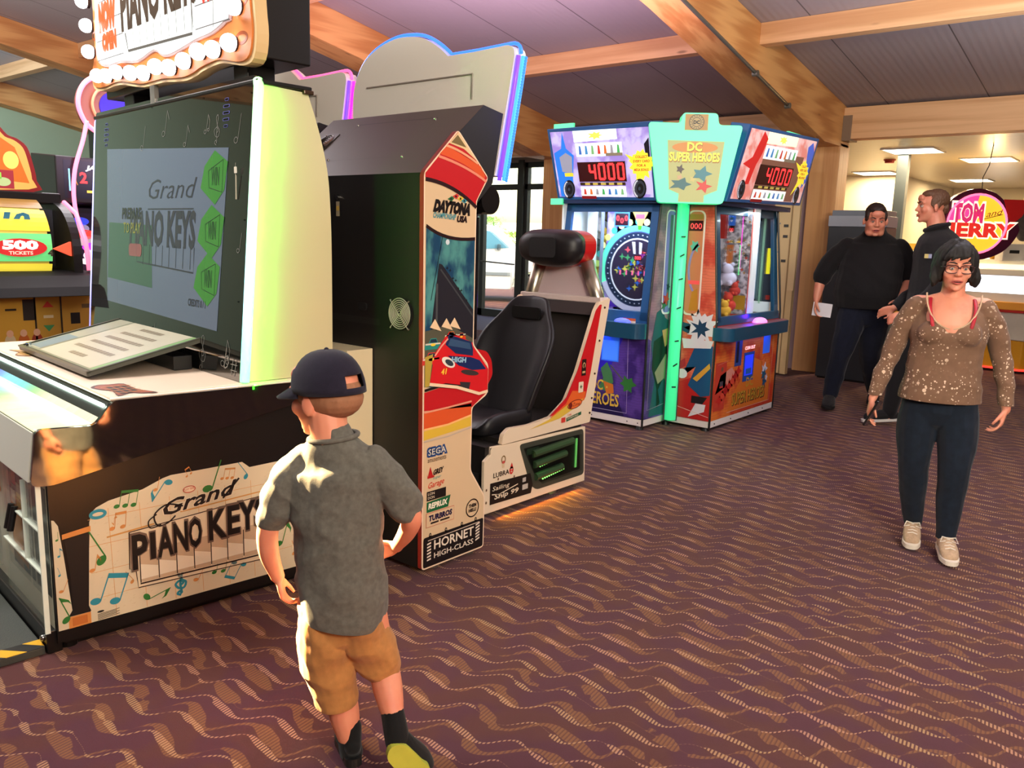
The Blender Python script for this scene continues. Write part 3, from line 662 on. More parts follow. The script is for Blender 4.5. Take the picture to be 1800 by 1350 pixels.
# keys hanging on a tag by the glass
A = Art(SC(.115, .70, .016), (0, -1, 0), (0, 0, 1)); A.poly([(.0, .0), (.012, 0), (.014, .09), (.004, .1)], (170, 158, 134), 1); A.rr(-.004, .02, .10, .125, .003, (214, 204, 184), 2); A.line([(.008, .125), (.01, .14)], .002, (200, 190, 170), 2); A.build('paper_tag', T)
# LED edge tubes: green-white on the near side, blue on the far side
def edge_led(name, y, stops, s):
    m, nt, b, g = newmat('led_' + name); tc = g.n('ShaderNodeTexCoord').outputs['Object']; p = g.xyz(tc); cr = g.n('ShaderNodeValToRGB'); g.put(cr.inputs[0], g.m('DIVIDE', g.m('SUBTRACT', p[2], .9), 1.2))
    for i, (t, c) in enumerate(stops):
        e = cr.color_ramp.elements[i] if i < 2 else cr.color_ramp.elements.new(t); e.position = t; e.color = lin(c)
    nt.links.new(cr.outputs[0], b.inputs['Emission Color']); b.inputs['Emission Strength'].default_value = s; b.inputs['Base Color'].default_value = (0.8, .8, .8, 1)
    path = [SC(y, t, .006) for t in (-.012, .3, .6, .9, 1.12)] + [SC(y + (.02 if y < .5 else -.02), 1.145, 0)]
    return path, m
p_, m_ = edge_led('green', -.012, ((0, (90, 255, 160)), (.3, (90, 235, 255)), (.55, (120, 255, 190)), (.8, (120, 255, 120)), (1, (60, 255, 60))), 1.9)
obj('led_edge', TB(p_, .019, 10), m_, T, smooth=True, label='glowing green and cyan edge tube')
p_, m_ = edge_led('blue', 1.757, ((0, (60, 90, 255)), (.5, (60, 70, 255)), (1, (70, 60, 255))), 1.6)
obj('led_edge', TB(p_, .009, 10), m_, T, smooth=True, label='glowing blue edge tube')
for t in (.10, .39, .68, .97):
    x, y, z = SC(-.028, t, -.022); gx = 1.075 + x * c_ - y * s_; gy = 2.94 + x * s_ + y * c_
    light('edge_tube_light', 'AREA', (gx, gy, z), .75, (50, 255, 30), target=(gx + .45 * c_ - .9 * s_, gy + .45 * s_ + .9 * c_, z), spread=radians(170), shape='RECTANGLE', size=.012, size_y=.29)
# marquee sign on two posts
for y in (.25, 1.45): obj('sign_post', B(.87, .99, y - .06, y + .06, 2.06, 2.35), BLK, T, bevel=.003)
obj('sign_bracket', B(.80, .82, .95, 1.0, 2.06, 2.14), mat('bracket_grey', (130, 126, 118), .4, .5), T)
obj('sign_box', B(.85, 1.055, .02, 1.70, 2.15, 2.98), BLK, T, bevel=.006)
bot = [(1.684, 2.40), (1.70, 2.337), (1.744, 2.26), (1.72, 2.2), (1.606, 2.18), (1.43, 2.185), (1.331, 2.18), (1.2, 2.16), (1.065, 2.142), (.843, 2.14), (.703, 2.128), (.593, 2.122), (.5, 2.13), (.437, 2.142), (.29, 2.153), (.197, 2.142), (.081, 2.122), (.003, 2.139), (-.024, 2.226), (-.01, 2.344), (.0, 2.6), (-.015, 2.75), (-.03, 2.85), (.02, 2.95), (.12, 2.96), (.4, 2.93), (.84, 2.97), (1.28, 2.93), (1.6, 2.96), (1.72, 2.9), (1.70, 2.75), (1.684, 2.6)]
bo = smooth(bot, 3, True)
obj('sign_rim', PR(bo, .80, .85, 'x'), mat('sign_rim_cream', (224, 190, 136), .45), T)
cy_, cz_ = .85, 2.55
ins = [(cy_ + (y - cy_) * .975, cz_ + (z - cz_) * .965) for y, z in bo]
obj('sign_scroll', PR(ins, .792, .80, 'x'), mat('sign_scroll_orange', (206, 120, 58), .4), T)
inn = smooth([(1.60, 2.62), (1.612, 2.36), (1.5, 2.29), (1.3, 2.285), (1.09, 2.262), (.9, 2.285), (.8, 2.25), (.687, 2.246), (.472, 2.268), (.325, 2.275), (.21, 2.3), (.16, 2.33), (.155, 2.6), (.15, 2.8), (.4, 2.85), (.85, 2.88), (1.3, 2.85), (1.6, 2.82)], 3, True)
obj('sign_border', PR([(.86 + (y - .86) * 1.02, 2.55 + (z - 2.55) * 1.03) for y, z in inn], .786, .792, 'x'), mat('sign_border_mauve', (186, 160, 158), .4), T)
A = Art((.785, 0, 0), (0, -1, 0), (0, 0, 1), emit=0, rough=.2)
LITW = mat('lit_panel', (232, 238, 236), .25, emit=.42); A.poly([(-y, z) for y, z in inn], LITW, 1)
for k in range(7): A.line([(-1.6, 2.32 + k * .09), (-.16, 2.30 + k * .09)], .004, (110, 108, 108), 2, .1)
for k in range(8): A.line([(-1.5 + k * .2, 2.29), (-1.48 + k * .2, 2.8)], .004, (120, 118, 118), 2, .1)
A.poly([(-1.25, 2.31), (-.46, 2.285), (-.46, 2.62), (-1.25, 2.62)], LITW, 3)
A.line([(-1.22, 2.40), (-1.19, 2.316), (-.49, 2.293), (-.49, 2.46)], .012, (90, 88, 84), 4, .1)
for k in range(9): A.line([(-1.12 + k * .08, 2.315), (-1.13 + k * .08, 2.45)], .004, (120, 118, 116), 4, .1)
A.text('PIANO KEYS', -1.255, 2.42, .2, (70, 60, 52), .82, 5, off=.05, emit=.05, slant=-.02); A.text('Grand', -1.1, 2.66, .1, (60, 50, 46), .5, 5, slant=.5, emit=.05)
A.text('NOW', -1.55, 2.46, .11, (226, 84, 46), .21, 5, off=.1, emit=.6); A.text('OPEN', -1.52, 2.36, .07, (226, 84, 46), .18, 5, off=.1, emit=.6); A.text('WIN!', -.40, 2.40, .06, (214, 60, 50), .2, 5, off=.1, emit=.5); A.text('PRIZES', -.41, 2.5, .07, (214, 60, 50), .22, 5, off=.1, emit=.5)
A.build('sign_face', T, 'white lit sign face lettered with piano keys')
for (y, z, r) in ((.30, 2.215, .07), (.62, 2.20, .06), (.95, 2.22, .06), (1.3, 2.235, .07), (.09, 2.36, .07), (1.64, 2.45, .05), (.08, 2.22, .05)): A = Art((.7915, 0, 0), (0, -1, 0), (0, 0, 1)); A.ring(-y, z, r, r * .5, .012, (150, 70, 30), 1); A.build('scroll', T)
BULB = mat('bulb_glow', (255, 250, 252), .3, emit=5.0); SOC = mat('bulb_socket', (40, 20, 24), .4)
bl = [(1.57, 2.243), (1.45, 2.23), (1.31, 2.231), (1.13, 2.207), (.98, 2.19), (.84, 2.201), (.695, 2.18), (.545, 2.189), (.406, 2.208), (.272, 2.199), (.131, 2.205), (.086, 2.33), (1.73, 2.623), (1.69, 2.5), (1.677, 2.372), (.088, 2.46), (.09, 2.6), (.08, 2.73), (1.7, 2.75), (1.6, 2.87), (.16, 2.87), (.45, 2.89), (.75, 2.91), (1.05, 2.91), (1.33, 2.89)]
for i, (y, z) in enumerate(bl):
    o = obj('bulb', ball(bmesh.new(), (.765, y, z), .034, 18, 12), BULB, T, smooth=True)
    obj('socket', CY((.765, y, z), (.80, y, z), .028, 16), SOC, o)
light('sign_bulb_light', 'AREA', (1.62, 3.75, 2.42), 9, (255, 225, 235), target=(0.3, 3.6, 2.2), shape='RECTANGLE', size=.5, size_y=1.5)
# coin door and glazed ticket tray on the front face
A = Art((0.0, 1.72, 0), (0, -1, 0), (0, 0, 1), rough=.25)
yy = lambda y: 1.72 - y
A.rect(yy(1.7), yy(.02), .07, .62, (196, 190, 168), 1)
A.rect(yy(.20), yy(.03), .2, .6, (46, 44, 38), 2); A.rect(yy(.50), yy(.22), .2, .6, (70, 64, 54), 2); A.poly([(yy(.49), .25), (yy(.3), .22), (yy(.3), .45), (yy(.49), .5)], (190, 120, 60), 3)
for (y0, z0, cc) in ((.42, .56, (196, 60, 70)), (.36, .52, (220, 214, 170)), (.44, .48, (220, 214, 190)), (.30, .5, (240, 226, 90))): A.rect(yy(y0 + .04), yy(y0 - .02), z0 - .035, z0 + .02, cc, 4)
for k, (y0, z0) in enumerate(((.75, .3), (.85, .4), (.7, .45), (.8, .2), (1.0, .35), (.95, .25), (1.1, .45))): note(A, yy(y0), z0, .09, (TEAL, GRN, ORG)[k % 3], 'qeb'[k % 3], .2 * k - .4, 4)
A.build('front_artwork', T)
GLS = mat('clear_glass', (215, 225, 210), .03, trans=1.0, alpha=.35, ior=1.1, coat=.3)
obj('front_door', B(-.028, -.022, .02, .5, .1, .61), GLS, T, label='clear acrylic front door')
bm = bmesh.new(); box(bm, -.034, -.018, .012, .02, .08, .62); box(bm, -.034, -.018, .02, .5, .30, .306); box(bm, -.034, -.018, .02, .3, .455, .46); box(bm, -.034, -.018, .2, .206, .3, .6)
obj('door_edging', bm, mat('acrylic_edge', (220, 224, 206), .1, emit=.15), T)
for y in (.32, .36): obj('coin_lever', CY((-.05, y, .38), (-.03, y, .47), .012, 12), mat('black_plastic', (24, 22, 22)), T)
bm = PR([(-.12, .18), (-.03, .17), (-.03, .33), (-.10, .3)], .55, .85); obj('ticket_scoop', bm, GLS, T)
obj('kick_bar', B(-.03, .02, .02, 1.7, .0, .085), BLK, T, bevel=.004)
for y in (.06, .9): obj('bolt', ball(bmesh.new(), (-.032, y, .05), .012, 12, 8), CHR, T, smooth=True)
# player platform with hazard strip
t = thing('player_platform', 'dark grey floor platform with yellow and black hazard edge before the music game', 'platform', (1.075, 2.94, 0), radians(-5.5))
obj('deck', B(-.75, -.035, .03, 1.7, 0, .028), mat('platform_grey', (66, 68, 62), .6, bump=.3), t, bevel=.003)
HZ, nt, b, g = newmat('hazard_strip'); tc = g.n('ShaderNodeTexCoord').outputs['Object']; p = g.xyz(tc)
h_ = g.m('GREATER_THAN', g.m('FRACT', g.m('DIVIDE', g.m('ADD', p[0], g.m('MULTIPLY', p[1], .9)), .13)), .5); nt.links.new(g.mix(h_, lin((226, 170, 30)), lin((28, 26, 22))), b.inputs['Base Color']); b.inputs['Roughness'].default_value = .5
obj('hazard_edge', B(-.75, -.035, .03, .10, .028, .0295), HZ, t); obj('hazard_side', B(-.75, -.70, .1, 1.7, .028, .0295), HZ, t)
# ================================================================== sit-down driving games
REDP = (186, 28, 34); ORGP = (214, 84, 40); YEL = (216, 176, 60); TAN = (212, 182, 144)
STEEL = mat('brushed_steel', (178, 168, 150), .3, .9); VINYL = mat('black_vinyl', (20, 19, 22), .45, bump=.1, bscale=300); SHELLW = mat('shell_white', (226, 204, 174), .4)
BLKP = mat('cabinet_black', (27, 25, 24), .45, bump=.15, bscale=500); CREAMB = mat('marquee_white', (244, 238, 226), .45)
def racing(loc, label, neon, s_neon, full=True):
    T = thing('driving_game', label, 'arcade machine', loc, 0, 'twin driving games')
    W_ = 1.06
    obj('body', PR([(.005, .03), (.31, .03), (.40, .3), (.31, .45), (.31, .72), (.40, .80), (.40, .90), (.31, 1.03), (.31, 1.62), (.44, 1.74), (.5, 2.05), (.37, 2.07), (.0, 1.755)], .012, W_), BLKP, T)
    if full:
        A = Art((0, W_, 0), (0, -1, 0), (0, 0, 1)); yy = lambda y: W_ - y
        A.rect(yy(.72), yy(.27), 1.10, 1.13, (40, 38, 36), 1)
        A.build('back_seam', T)
        fan = bmesh.new()
        for k in range(7): tube(fan, [(-.012, .13 + (.012 + k * .009) * cos(t) , 1.165 + (.012 + k * .009) * sin(t)) for t in [2 * pi * i / 28 for i in range(28)]], .0026, 5, True)
        tube(fan, [(-.012, .075, 1.22), (-.012, .19, 1.10)], .0018, 5); tube(fan, [(-.012, .19, 1.22), (-.012, .075, 1.10)], .0018, 5)
        o = obj('fan_grille', fan, mat('grille_wire', (170, 168, 150), .4), T, label='round chrome fan grille')
        obj('fan_opening', CY((-.003, .13, 1.16), (.0, .13, 1.16), .07, 28), mat('fan_dark', (6, 6, 6), .8), o)
        for a, b in ((.075, 1.22), (.19, 1.22), (.075, 1.10), (.19, 1.10)): obj('screw', ball(bmesh.new(), (-.008, a, b), .005, 8, 6), CHR, o)
        obj('finger_hole', PR(rrect(.355, .415, 1.16, 1.195, .015), -.006, .0, 'x'), mat('fan_dark', (6, 6, 6), .8), T)
        obj('lock', CY((-.012, .555, 1.66), (0, .555, 1.66), .012, 14), CHR, T)
        A = Art((-.001, W_, 0), (0, -1, 0), (0, 0, 1)); A.rect(yy(.57), yy(.545), 1.575, 1.64, (150, 140, 120), 1); A.rect(yy(.567), yy(.548), 1.60, 1.62, (190, 160, 60), 2); A.build('warning_label', T)
        hb = bmesh.new(); box(hb, -.145, 0, .317, .66, .29, .993); obj('rear_box', hb, mat('cream_box', (222, 206, 168), .5), T, bevel=.003, label='cream steel box on the back')
        fb = bmesh.new()
        for k in range(6): tube(fb, [(-.152, .40 + (.014 + k * .009) * cos(t), .73 + (.014 + k * .009) * sin(t)) for t in [2 * pi * i / 24 for i in range(24)]], .0018, 5, True)
        obj('fan_grille', fb, mat('grille_wire', (170, 168, 150), .4), T); obj('fan_opening', CY((-.148, .40, .73), (-.145, .40, .73), .065, 24), mat('fan_dark', (6, 6, 6), .8), T)
        # slanted lid with access hatch and vent
        s = Vector((.37, 0, .315)).normalized()
        A = Art((0, W_, 1.7555), (0, -1, 0), s, rough=.45)
        A.poly([(0, -.002), (W_ - .012, -.002), (W_ - .012, .486), (0, .486)], (78, 68, 60), 1)
        A.line([(yy(.80), .415), (yy(.24), .415)], .004, (40, 34, 30), 2); A.line([(yy(.8), .415), (yy(.75), .12), (yy(.23), .12), (yy(.24), .415)], .0015, (60, 52, 46), 2)
        A.build('lid', T, 'slanted dark grey lid with an access hatch')
        vb = bmesh.new(); P = lambda y, t, d: Vector((0, y, 1.7555)) + s * t + Vector((-s.z, 0, s.x)) * d
        obj('vent_plate', prism(bmesh.new(), rrect(.87, .985, .17, .35, .01), 0, .004, 'z', lambda p: P(p[0], p[1], p[2])), mat('vent_grey', (52, 46, 42), .35, .4), T)
        for k in range(6): tube(vb, [P(.928 + (.012 + k * .008) * cos(t), .26 + (.012 + k * .013) * sin(t), .006) for t in [2 * pi * i / 24 for i in range(24)]], .0016, 5, True)
        obj('vent_grille', vb, CHR, T)
        for y, t in ((.79, .41), (.25, .405), (.23, .119), (.75, .125), (.97, .34)): obj('screw', ball(bmesh.new(), P(y, t, .002), .006, 8, 6), CHR, T)
    # outer side panel
    pn = roundpoly([(0, .028), (.412, .028), (.412, .285), (.31, .43), (.31, .73), (.415, .78), (.415, .92), (.31, 1.02), (.31, 1.655), (.385, 1.76), (.185, 1.945), (-.012, 1.755)], .02)
    obj('side_panel', PR(pn, -.012, .012), mat('panel_edge_red', (150, 44, 34), .4), T)
    obj('side_panel', PR(pn, W_, W_ + .02), mat('panel_edge_red', (150, 44, 34), .4), T)
    if full:
        A = Art((0, -.012, 0), (1, 0, 0), (0, 0, 1), rough=.35)
        cx, cz = .17, 1.0
        def inset(p, d=.007):
            n = len(p); o = []
            for i in range(n):
                a = Vector(p[i - 1]); b = Vector(p[(i + 1) % n]); t = (b - a)
                if t.length < 1e-6: o.append(p[i]); continue
                t.normalize(); o.append((p[i][0] - t.y * d, p[i][1] + t.x * d))
            return o
        A.poly(pn, (236, 206, 176), 1); 
        # lower white part stays the base tone
        A.poly(inset(pn), TAN, 2)
        # top: bands
        top = [(-.005, 1.752), (.183, 1.935), (.375, 1.76), (.305, 1.655), (.304, 1.60)]
        A.poly([(-.005, 1.735), (-.005, 1.752), (.183, 1.935), (.375, 1.76), (.305, 1.655)] + bez((.305, 1.625), (.2, 1.72), (-.005, 1.735), n=8), REDP, 3)
        A.poly([(.075, 1.835), (.118, 1.872), (.33, 1.805), (.36, 1.765), (.352, 1.745)] + bez((.34, 1.755), (.25, 1.81), (.075, 1.835), n=6), ORGP, 4); A.line(bez((.07, 1.825), (.24, 1.80), (.368, 1.742), n=8), .011, (224, 134, 106), 5)
        A.poly([(.13, 1.884), (.183, 1.933), (.30, 1.828), (.22, 1.868)], (222, 190, 140), 5); A.poly([(.142, 1.888), (.18, 1.922), (.235, 1.875)], (116, 96, 56), 6); A.line(bez((.115, 1.872), (.2, 1.862), (.31, 1.815), n=6), .01, (230, 160, 120), 6)
        A.line(bez((-.005, 1.728), (.16, 1.72), (.306, 1.628), n=10), .016, (40, 18, 20), 6)
        # sky and grandstand
        def skym():
            m, nt, b, g = newmat('print_sky'); tc = g.n('ShaderNodeTexCoord').outputs['Object']; n = g.noise(g.mapv(tc, scale=(9, 9, 5)), 1.4, 4)
            c = g.mix(g.step(n, .4, .65), lin((22, 62, 92)), lin((78, 140, 136))); nt.links.new(c, b.inputs['Base Color']); b.inputs['Roughness'].default_value = .35; return m
        A.poly([(.003, .86)] + [(.003, 1.535)] + bez((.003, 1.535), (.12, 1.475), (.303, 1.487), n=8)[1:] + [(.303, 1.02), (.36, .95), (.405, .91), (.405, .80)], skym(), 3)
        A.line([(.003, 1.54)] + bez((.003, 1.54), (.12, 1.475), (.303, 1.492), n=8), .014, (40, 18, 20), 5)
        A.poly([(.04, 1.12), (.08, 1.385), (.10, 1.38), (.30, 1.18), (.303, 1.0), (.02, 1.05)], (34, 34, 42), 4); A.line([(.035, 1.23), (.10, 1.50)], .003, (16, 20, 30), 5); A.line([(.09, 1.36), (.30, 1.15)], .008, (60, 62, 66), 5); A.line([(.07, 1.30), (.07, 1.10)], .012, (70, 72, 74), 5)
        for k in range(9): A.star(.13 + k * .018, 1.365 - k * .022 + .012 * (k % 2), .003, .009, 4, (24, 28, 34), 5, seed=k)
        A.ell(.13, 1.475, .012, .012, (200, 210, 214), 5, n=10)
        A.poly([(.003, 1.10), (.15, 1.12), (.30, 1.05), (.303, .95), (.003, .9)], (84, 82, 66), 5); 
        for u0 in (.06, .13, .18): A.poly([(u0 - .03, 1.115), (u0, 1.15), (u0 + .04, 1.095)], (228, 196, 156), 6)
        # small cars
        def scar(u, v, s_, col):
            A.poly([(u - 1 * s_, v), (u - .95 * s_, v + .5 * s_), (u - .5 * s_, v + .6 * s_), (u - .3 * s_, v + .95 * s_), (u + .4 * s_, v + .95 * s_), (u + .6 * s_, v + .55 * s_), (u + s_, v + .4 * s_), (u + s_, v)], col, 6); A.poly([(u - .4 * s_, v + .6 * s_), (u - .25 * s_, v + .88 * s_), (u + .35 * s_, v + .88 * s_), (u + .5 * s_, v + .58 * s_)], (30, 50, 70), 7)
            A.rect(u - .9 * s_, u + .9 * s_, v + .02, v + .14 * s_ + .02, (210, 200, 180), 7); A.ell(u, v + .4 * s_, .3 * s_, .12 * s_, (240, 200, 60), 8)
        scar(.05, 1.02, .05, (40, 130, 120)); scar(.16, 1.05, .042, (206, 110, 44)); scar(.225, 1.05, .03, (190, 60, 30)); scar(.04, .955, .055, (200, 60, 50))
        # large red race car
        A.poly([(.03, .86), (.06, 1.0), (.11, 1.055), (.15, 1.09), (.30, 1.03), (.303, 1.015), (.36, .955), (.41, .90), (.41, .80), (.35, .79), (.2, .835), (.04, .875)], (206, 30, 36), 7)
        A.poly([(.125, 1.035), (.145, 1.078), (.29, 1.035), (.303, 1.0), (.303, .97), (.19, .99)], (26, 44, 84), 8); A.poly([(.14, 1.03), (.155, 1.06), (.28, 1.03), (.29, 1.0)], (52, 78, 110), 9)
        A.poly([(.14, .985), (.29, .965), (.35, .945), (.395, .90), (.30, .905), (.21, .935)], (24, 40, 88), 8); A.line([(.06, .99), (.1, 1.03), (.14, 1.06)], .008, (230, 150, 130), 9)
        A.ell(.145, .955, .045, .02, (228, 220, 204), 9, -.45); A.ell(.15, .953, .028, .012, (50, 60, 70), 10, -.45); A.ell(.285, .895, .06, .012, (58, 50, 50), 9, -.2); A.poly([(.22, .86), (.29, .85), (.28, .815), (.23, .825)], (50, 46, 50), 9)
        A.text('41', .10, .905, .024, (238, 190, 60), .03, 9, off=.04, slant=.2); A.text('HIGH', .165, .955, .022, (150, 190, 210), .09, 10, off=.04, rot=-.12); A.line([(.03, .87), (.2, .838), (.35, .79), (.41, .795)], .014, (236, 206, 170), 10)
        A.poly([(.003, .86), (.03, .86), (.04, .93), (.05, 1.0), (.003, .99)], (176, 150, 60), 8)
        # lower bands
        low = lambda z: z
        A.poly([(.003, .835), (.12, .85), (.305, .82), (.40, .785), (.305, .73), (.303, .735), (.003, .755)], REDP, 3); A.rect(.003, .303, .67, .75, ORGP, 3); A.poly([(.003, .625), (.303, .645), (.303, .69), (.003, .665)], YEL, 4)
        A.line([(.003, .845), (.13, .858), (.28, .828)], .012, (28, 20, 20), 8); A.line([(.003, .748), (.15, .752), (.303, .76)], .008, (226, 150, 120), 5); A.line([(.003, .672), (.15, .674), (.303, .695)], .009, (240, 180, 110), 5); A.line([(.003, .618), (.15, .62), (.303, .637)], .006, (190, 170, 150), 5)
        # lettering
        A.text('DAYTONA', .045, 1.603, .043, (20, 14, 14), .215, 6, off=.09, slant=.25, rot=-.04); A.text('CHAMPIONSHIP', .04, 1.575, .022, (60, 140, 150), .135, 6, off=.03, slant=.2, rot=-.04); A.text('USA', .185, 1.562, .024, (40, 22, 22), .06, 6, off=.07, slant=.2)
        for k, (c, du, dv) in enumerate((((40, 100, 60), 0, 0), ((200, 50, 44), .03, .012), ((214, 180, 60), .058, .004), ((60, 140, 150), .082, -.004))):
            A.poly([(.125 + du, 1.655 + dv), (.15 + du, 1.668 + dv), (.165 + du, 1.66 + dv), (.15 + du, 1.645 + dv)], c, 6); A.rect(.14 + du, .15 + du, 1.652 + dv, 1.66 + dv, (30, 30, 30), 7)
        A.text('SEGA', .028, .548, .036, (40, 70, 120), .115, 5, off=.11); A.text('SEGA', .031, .552, .028, (226, 214, 190), .108, 6, off=.0); A.text('amusements', .028, .520, .018, (50, 30, 24), .115, 5)
        A.poly([(.03, .455), (.045, .50), (.062, .455), (.068, .47), (.07, .448), (.028, .448), (.026, .468)], (180, 34, 34), 5); A.text('GREY', .062, .458, .022, (30, 20, 20), .06, 6, off=.05, slant=.3, rot=.1)
        A.text('super', .06, .435, .014, (90, 150, 140), .05, 5, slant=.3); A.text('Garage', .028, .392, .034, (200, 50, 40), .10, 5, off=.01, slant=.35, rot=.08)
        A.rect(.025, .145, .345, .388, (28, 22, 20), 5); A.text('LON', .032, .37, .012, (230, 210, 180), .04, 6); A.text('DON', .032, .352, .012, (230, 210, 180), .04, 6)
        A.poly([(.025, .292), (.16, .292), (.175, .345), (.025, .34)], (26, 96, 56), 6); A.text('REPRUX', .035, .307, .024, (236, 224, 200), .115, 7, off=.05, slant=.15)
        A.rect(.022, .20, .222, .288, (190, 70, 54), 5); A.rect(.024, .198, .224, .286, TAN, 6); A.text('TURBROS', .038, .25, .024, (30, 24, 60), .145, 7, off=.06, slant=.1); A.rect(.05, .1, .234, .242, (30, 20, 20), 7); A.rect(.11, .17, .234, .242, (30, 20, 20), 7)
        A.ring(.325, .245, .045, .045, .006, (34, 22, 20), 5); A.text('THEM', .30, .25, .015, (34, 22, 20), .05, 6, off=.05); A.text('HELL!', .30, .228, .015, (34, 22, 20), .05, 6, off=.05)
        A.poly(roundpoly([(.008, .036), (.404, .036), (.404, .178), (.008, .178)], .012), (24, 20, 20), 4)
        for u0 in (.05, .15, .255, .35): A.ell(u0, .182, .008, .012, (50, 40, 34), 4, n=10); A.ell(u0, .184, .004, .004, (180, 160, 130), 5, n=8)
        for k in range(6): A.poly([(.03, .065 + k * .015), (.055, .068 + k * .015), (.055, .076 + k * .015), (.03, .072 + k * .015)], (230, 210, 190), 6); A.poly([(.35, .075 + k * .015), (.378, .082 + k * .015), (.378, .09 + k * .015), (.35, .083 + k * .015)], (230, 210, 190), 6)
        A.text('HORNET', .075, .11, .042, (230, 212, 190), .26, 6, off=.02); A.text('HIGH-CLASS', .075, .068, .025, (230, 212, 190), .26, 6, off=.01)
        A.line([(.035, .16), (.375, .165)], .004, (200, 180, 160), 6)
        A.build('side_artwork', T, 'printed side artwork with race cars, stripes and sponsor stickers')
        obj('red_fender', PR(roundpoly([(.29, 1.01), (.44, .975), (.475, .93), (.485, .86), (.44, .80), (.30, .74)], .02), .02, .5), mat('fender_red', (190, 26, 30), .25, coat=.6), T)
        for x in (.12, .36):
            obj('foot', CY((x, .04, 0), (x, .04, .03), .025, 14), mat('foot_zinc', (120, 110, 100), .4, .7), T)
    obj('bezel_roll', CY((.44, .02, 1.665), (.44, W_ - .02, 1.665), .062, 24), mat('bezel_black', (20, 18, 18), .25), T, smooth=False)
    obj('monitor', B(.30, .46, .1, W_ - .1, 1.02, 1.6), mat('monitor_dark', (18, 18, 22), .15), T, bevel=.01)
    # marquee board
    mo = [(1.02, 1.79), (1.05, 2.0), (1.087, 2.112)] + smooth([(1.087, 2.112), (1.075, 2.25), (1.016, 2.356), (.91, 2.425), (.766, 2.462), (.642, 2.460), (.55, 2.44), (.459, 2.395), (.385, 2.342)], 4)[1:] + [(.221, 2.342), (.051, 2.347)] + bez((.03, 2.348), (-.03, 2.35), (-.028, 2.30), n=5) + [(-.009, 2.191), (.031, 1.98), (.068, 1.781)]
    obj('marquee_board', PR(mo, .52, .60, 'x'), CREAMB, T)
    obj('marquee_seam', TB([(.515, .967, 2.246), (.515, .218, 2.244), (.515, .221, 2.13)], .004, 6), mat('seam_grey', (150, 140, 130), .5), T)
    ne = mat('neon_' + neon[0], neon[1], .3, emit=s_neon); n2 = mat('neon2_' + neon[0], neon[2], .3, emit=s_neon * .8)
    cy, cz = .56, 2.05
    tp = mo[2:-3]; tp = [(y + (y - cy) * .03, z + (z - cz) * .035) for y, z in tp]
    obj('neon_tube', TB([(.545, y, z) for y, z in tp], .0085, 8), ne, T, smooth=True)
    sd = [(-.052, 2.30), (-.035, 2.19), (.003, 1.98), (.043, 1.76)]
    obj('neon_tube', TB([(.56, y, z) for y, z in sd], .014, 8), n2, T, smooth=True)
    sd2 = [(y + .02, z) for y, z in sd]
    obj('neon_tube', TB([(.53, y - .012, z) for y, z in sd2], .01, 8), mat('neon_violet', (120, 70, 255), .3, emit=1.3), T, smooth=True)
    bm = bmesh.new()
    for k in range(44):
        t = k / 43; ball(bm, (.556, -.066 + t * .095, 2.29 - t * .53), .0075, 6, 4)
    obj('led_dots', bm, ne, T); bpy.data.objects[-1] if False else None
    # steering wheel, seat bridge
    obj('bridge', B(.40, .80, .34, .9, .03, .25), BLKP, T)
    wh = bmesh.new(); c0 = Vector((.52, .6, .98)); ax = Vector((.9, 0, .45)).normalized(); up = Vector((-.45, 0, .9)).normalized()
    tube(wh, [c0 + .17 * (cos(t) * Vector((0, 1, 0)) + sin(t) * up) for t in [2 * pi * i / 28 for i in range(28)]], .016, 8, True); cyl(wh, c0 - ax * .15, c0, .03)
    for t in (0, 2.2, 4.1): tube(wh, [c0, c0 + .165 * (cos(t) * Vector((0, 1, 0)) + sin(t) * up)], .012, 6)
    obj('steering_wheel', wh, VINYL, T)
    # seat base and shell
    low = [(.735, .035), (1.678, .03), (1.66, .378), (.79, .40), (.785, .36), (.735, .33)]
    up_ = roundpoly([(.865, .40), (.88, .455), (.93, .482), (1.10, .474), (1.30, .49), (1.437, .566), (1.54, .72), (1.60, .85), (1.706, 1.085), (1.745, 1.135), (1.86, 1.155), (1.755, .684), (1.70, .40)], .012)
    for yb in (.28, .90):
        obj('seat_base_side', PR(low, yb, yb + .02), SHELLW, T, bevel=.003); obj('seat_shell_side', PR(up_, yb - .004, yb + .022), SHELLW, T, bevel=.003)
    obj('seat_base', B(.76, 1.64, .30, .90, .05, .40), mat('base_dark', (30, 26, 24), .5), T)
    obj('seat_shell_back', PR([(1.69, .40), (1.745, .684), (1.845, 1.15), (1.82, 1.15), (1.72, .684), (1.665, .40)], .30, .90), mat('base_dark', (30, 26, 24), .5), T)
    obj('shell_top_bar', B(1.765, 1.86, .285, .915, 1.125, 1.16), mat('bar_mauve', (208, 190, 184), .35), T, bevel=.006)
    obj('shell_lower_bar', B(1.75, 1.775, .30, .90, 1.05, 1.125), mat('bar_grey', (72, 64, 66), .35), T)
    obj('shell_floor', B(.87, 1.69, .30, .9, .40, .43), mat('base_dark', (30, 26, 24), .5), T)
    if full:
        A = Art((0, .276, 0), (1, 0, 0), (0, 0, 1), rough=.35)
        red = roundpoly([(1.285, .497), (1.44, .585), (1.545, .74), (1.61, .88), (1.705, 1.085), (1.745, 1.12), (1.77, 1.12), (1.73, .93), (1.685, .72), (1.64, .56), (1.45, .50)], .008)
        A.poly(red, (196, 26, 32), 1); A.poly([(1.285, .485), (1.44, .55), (1.5, .62), (1.64, .60), (1.63, .55), (1.45, .5)], (220, 96, 40), 2); A.poly([(1.1, .447), (1.28, .478), (1.45, .54), (1.62, .56), (1.56, .52), (1.38, .47)], (214, 176, 66), 3)
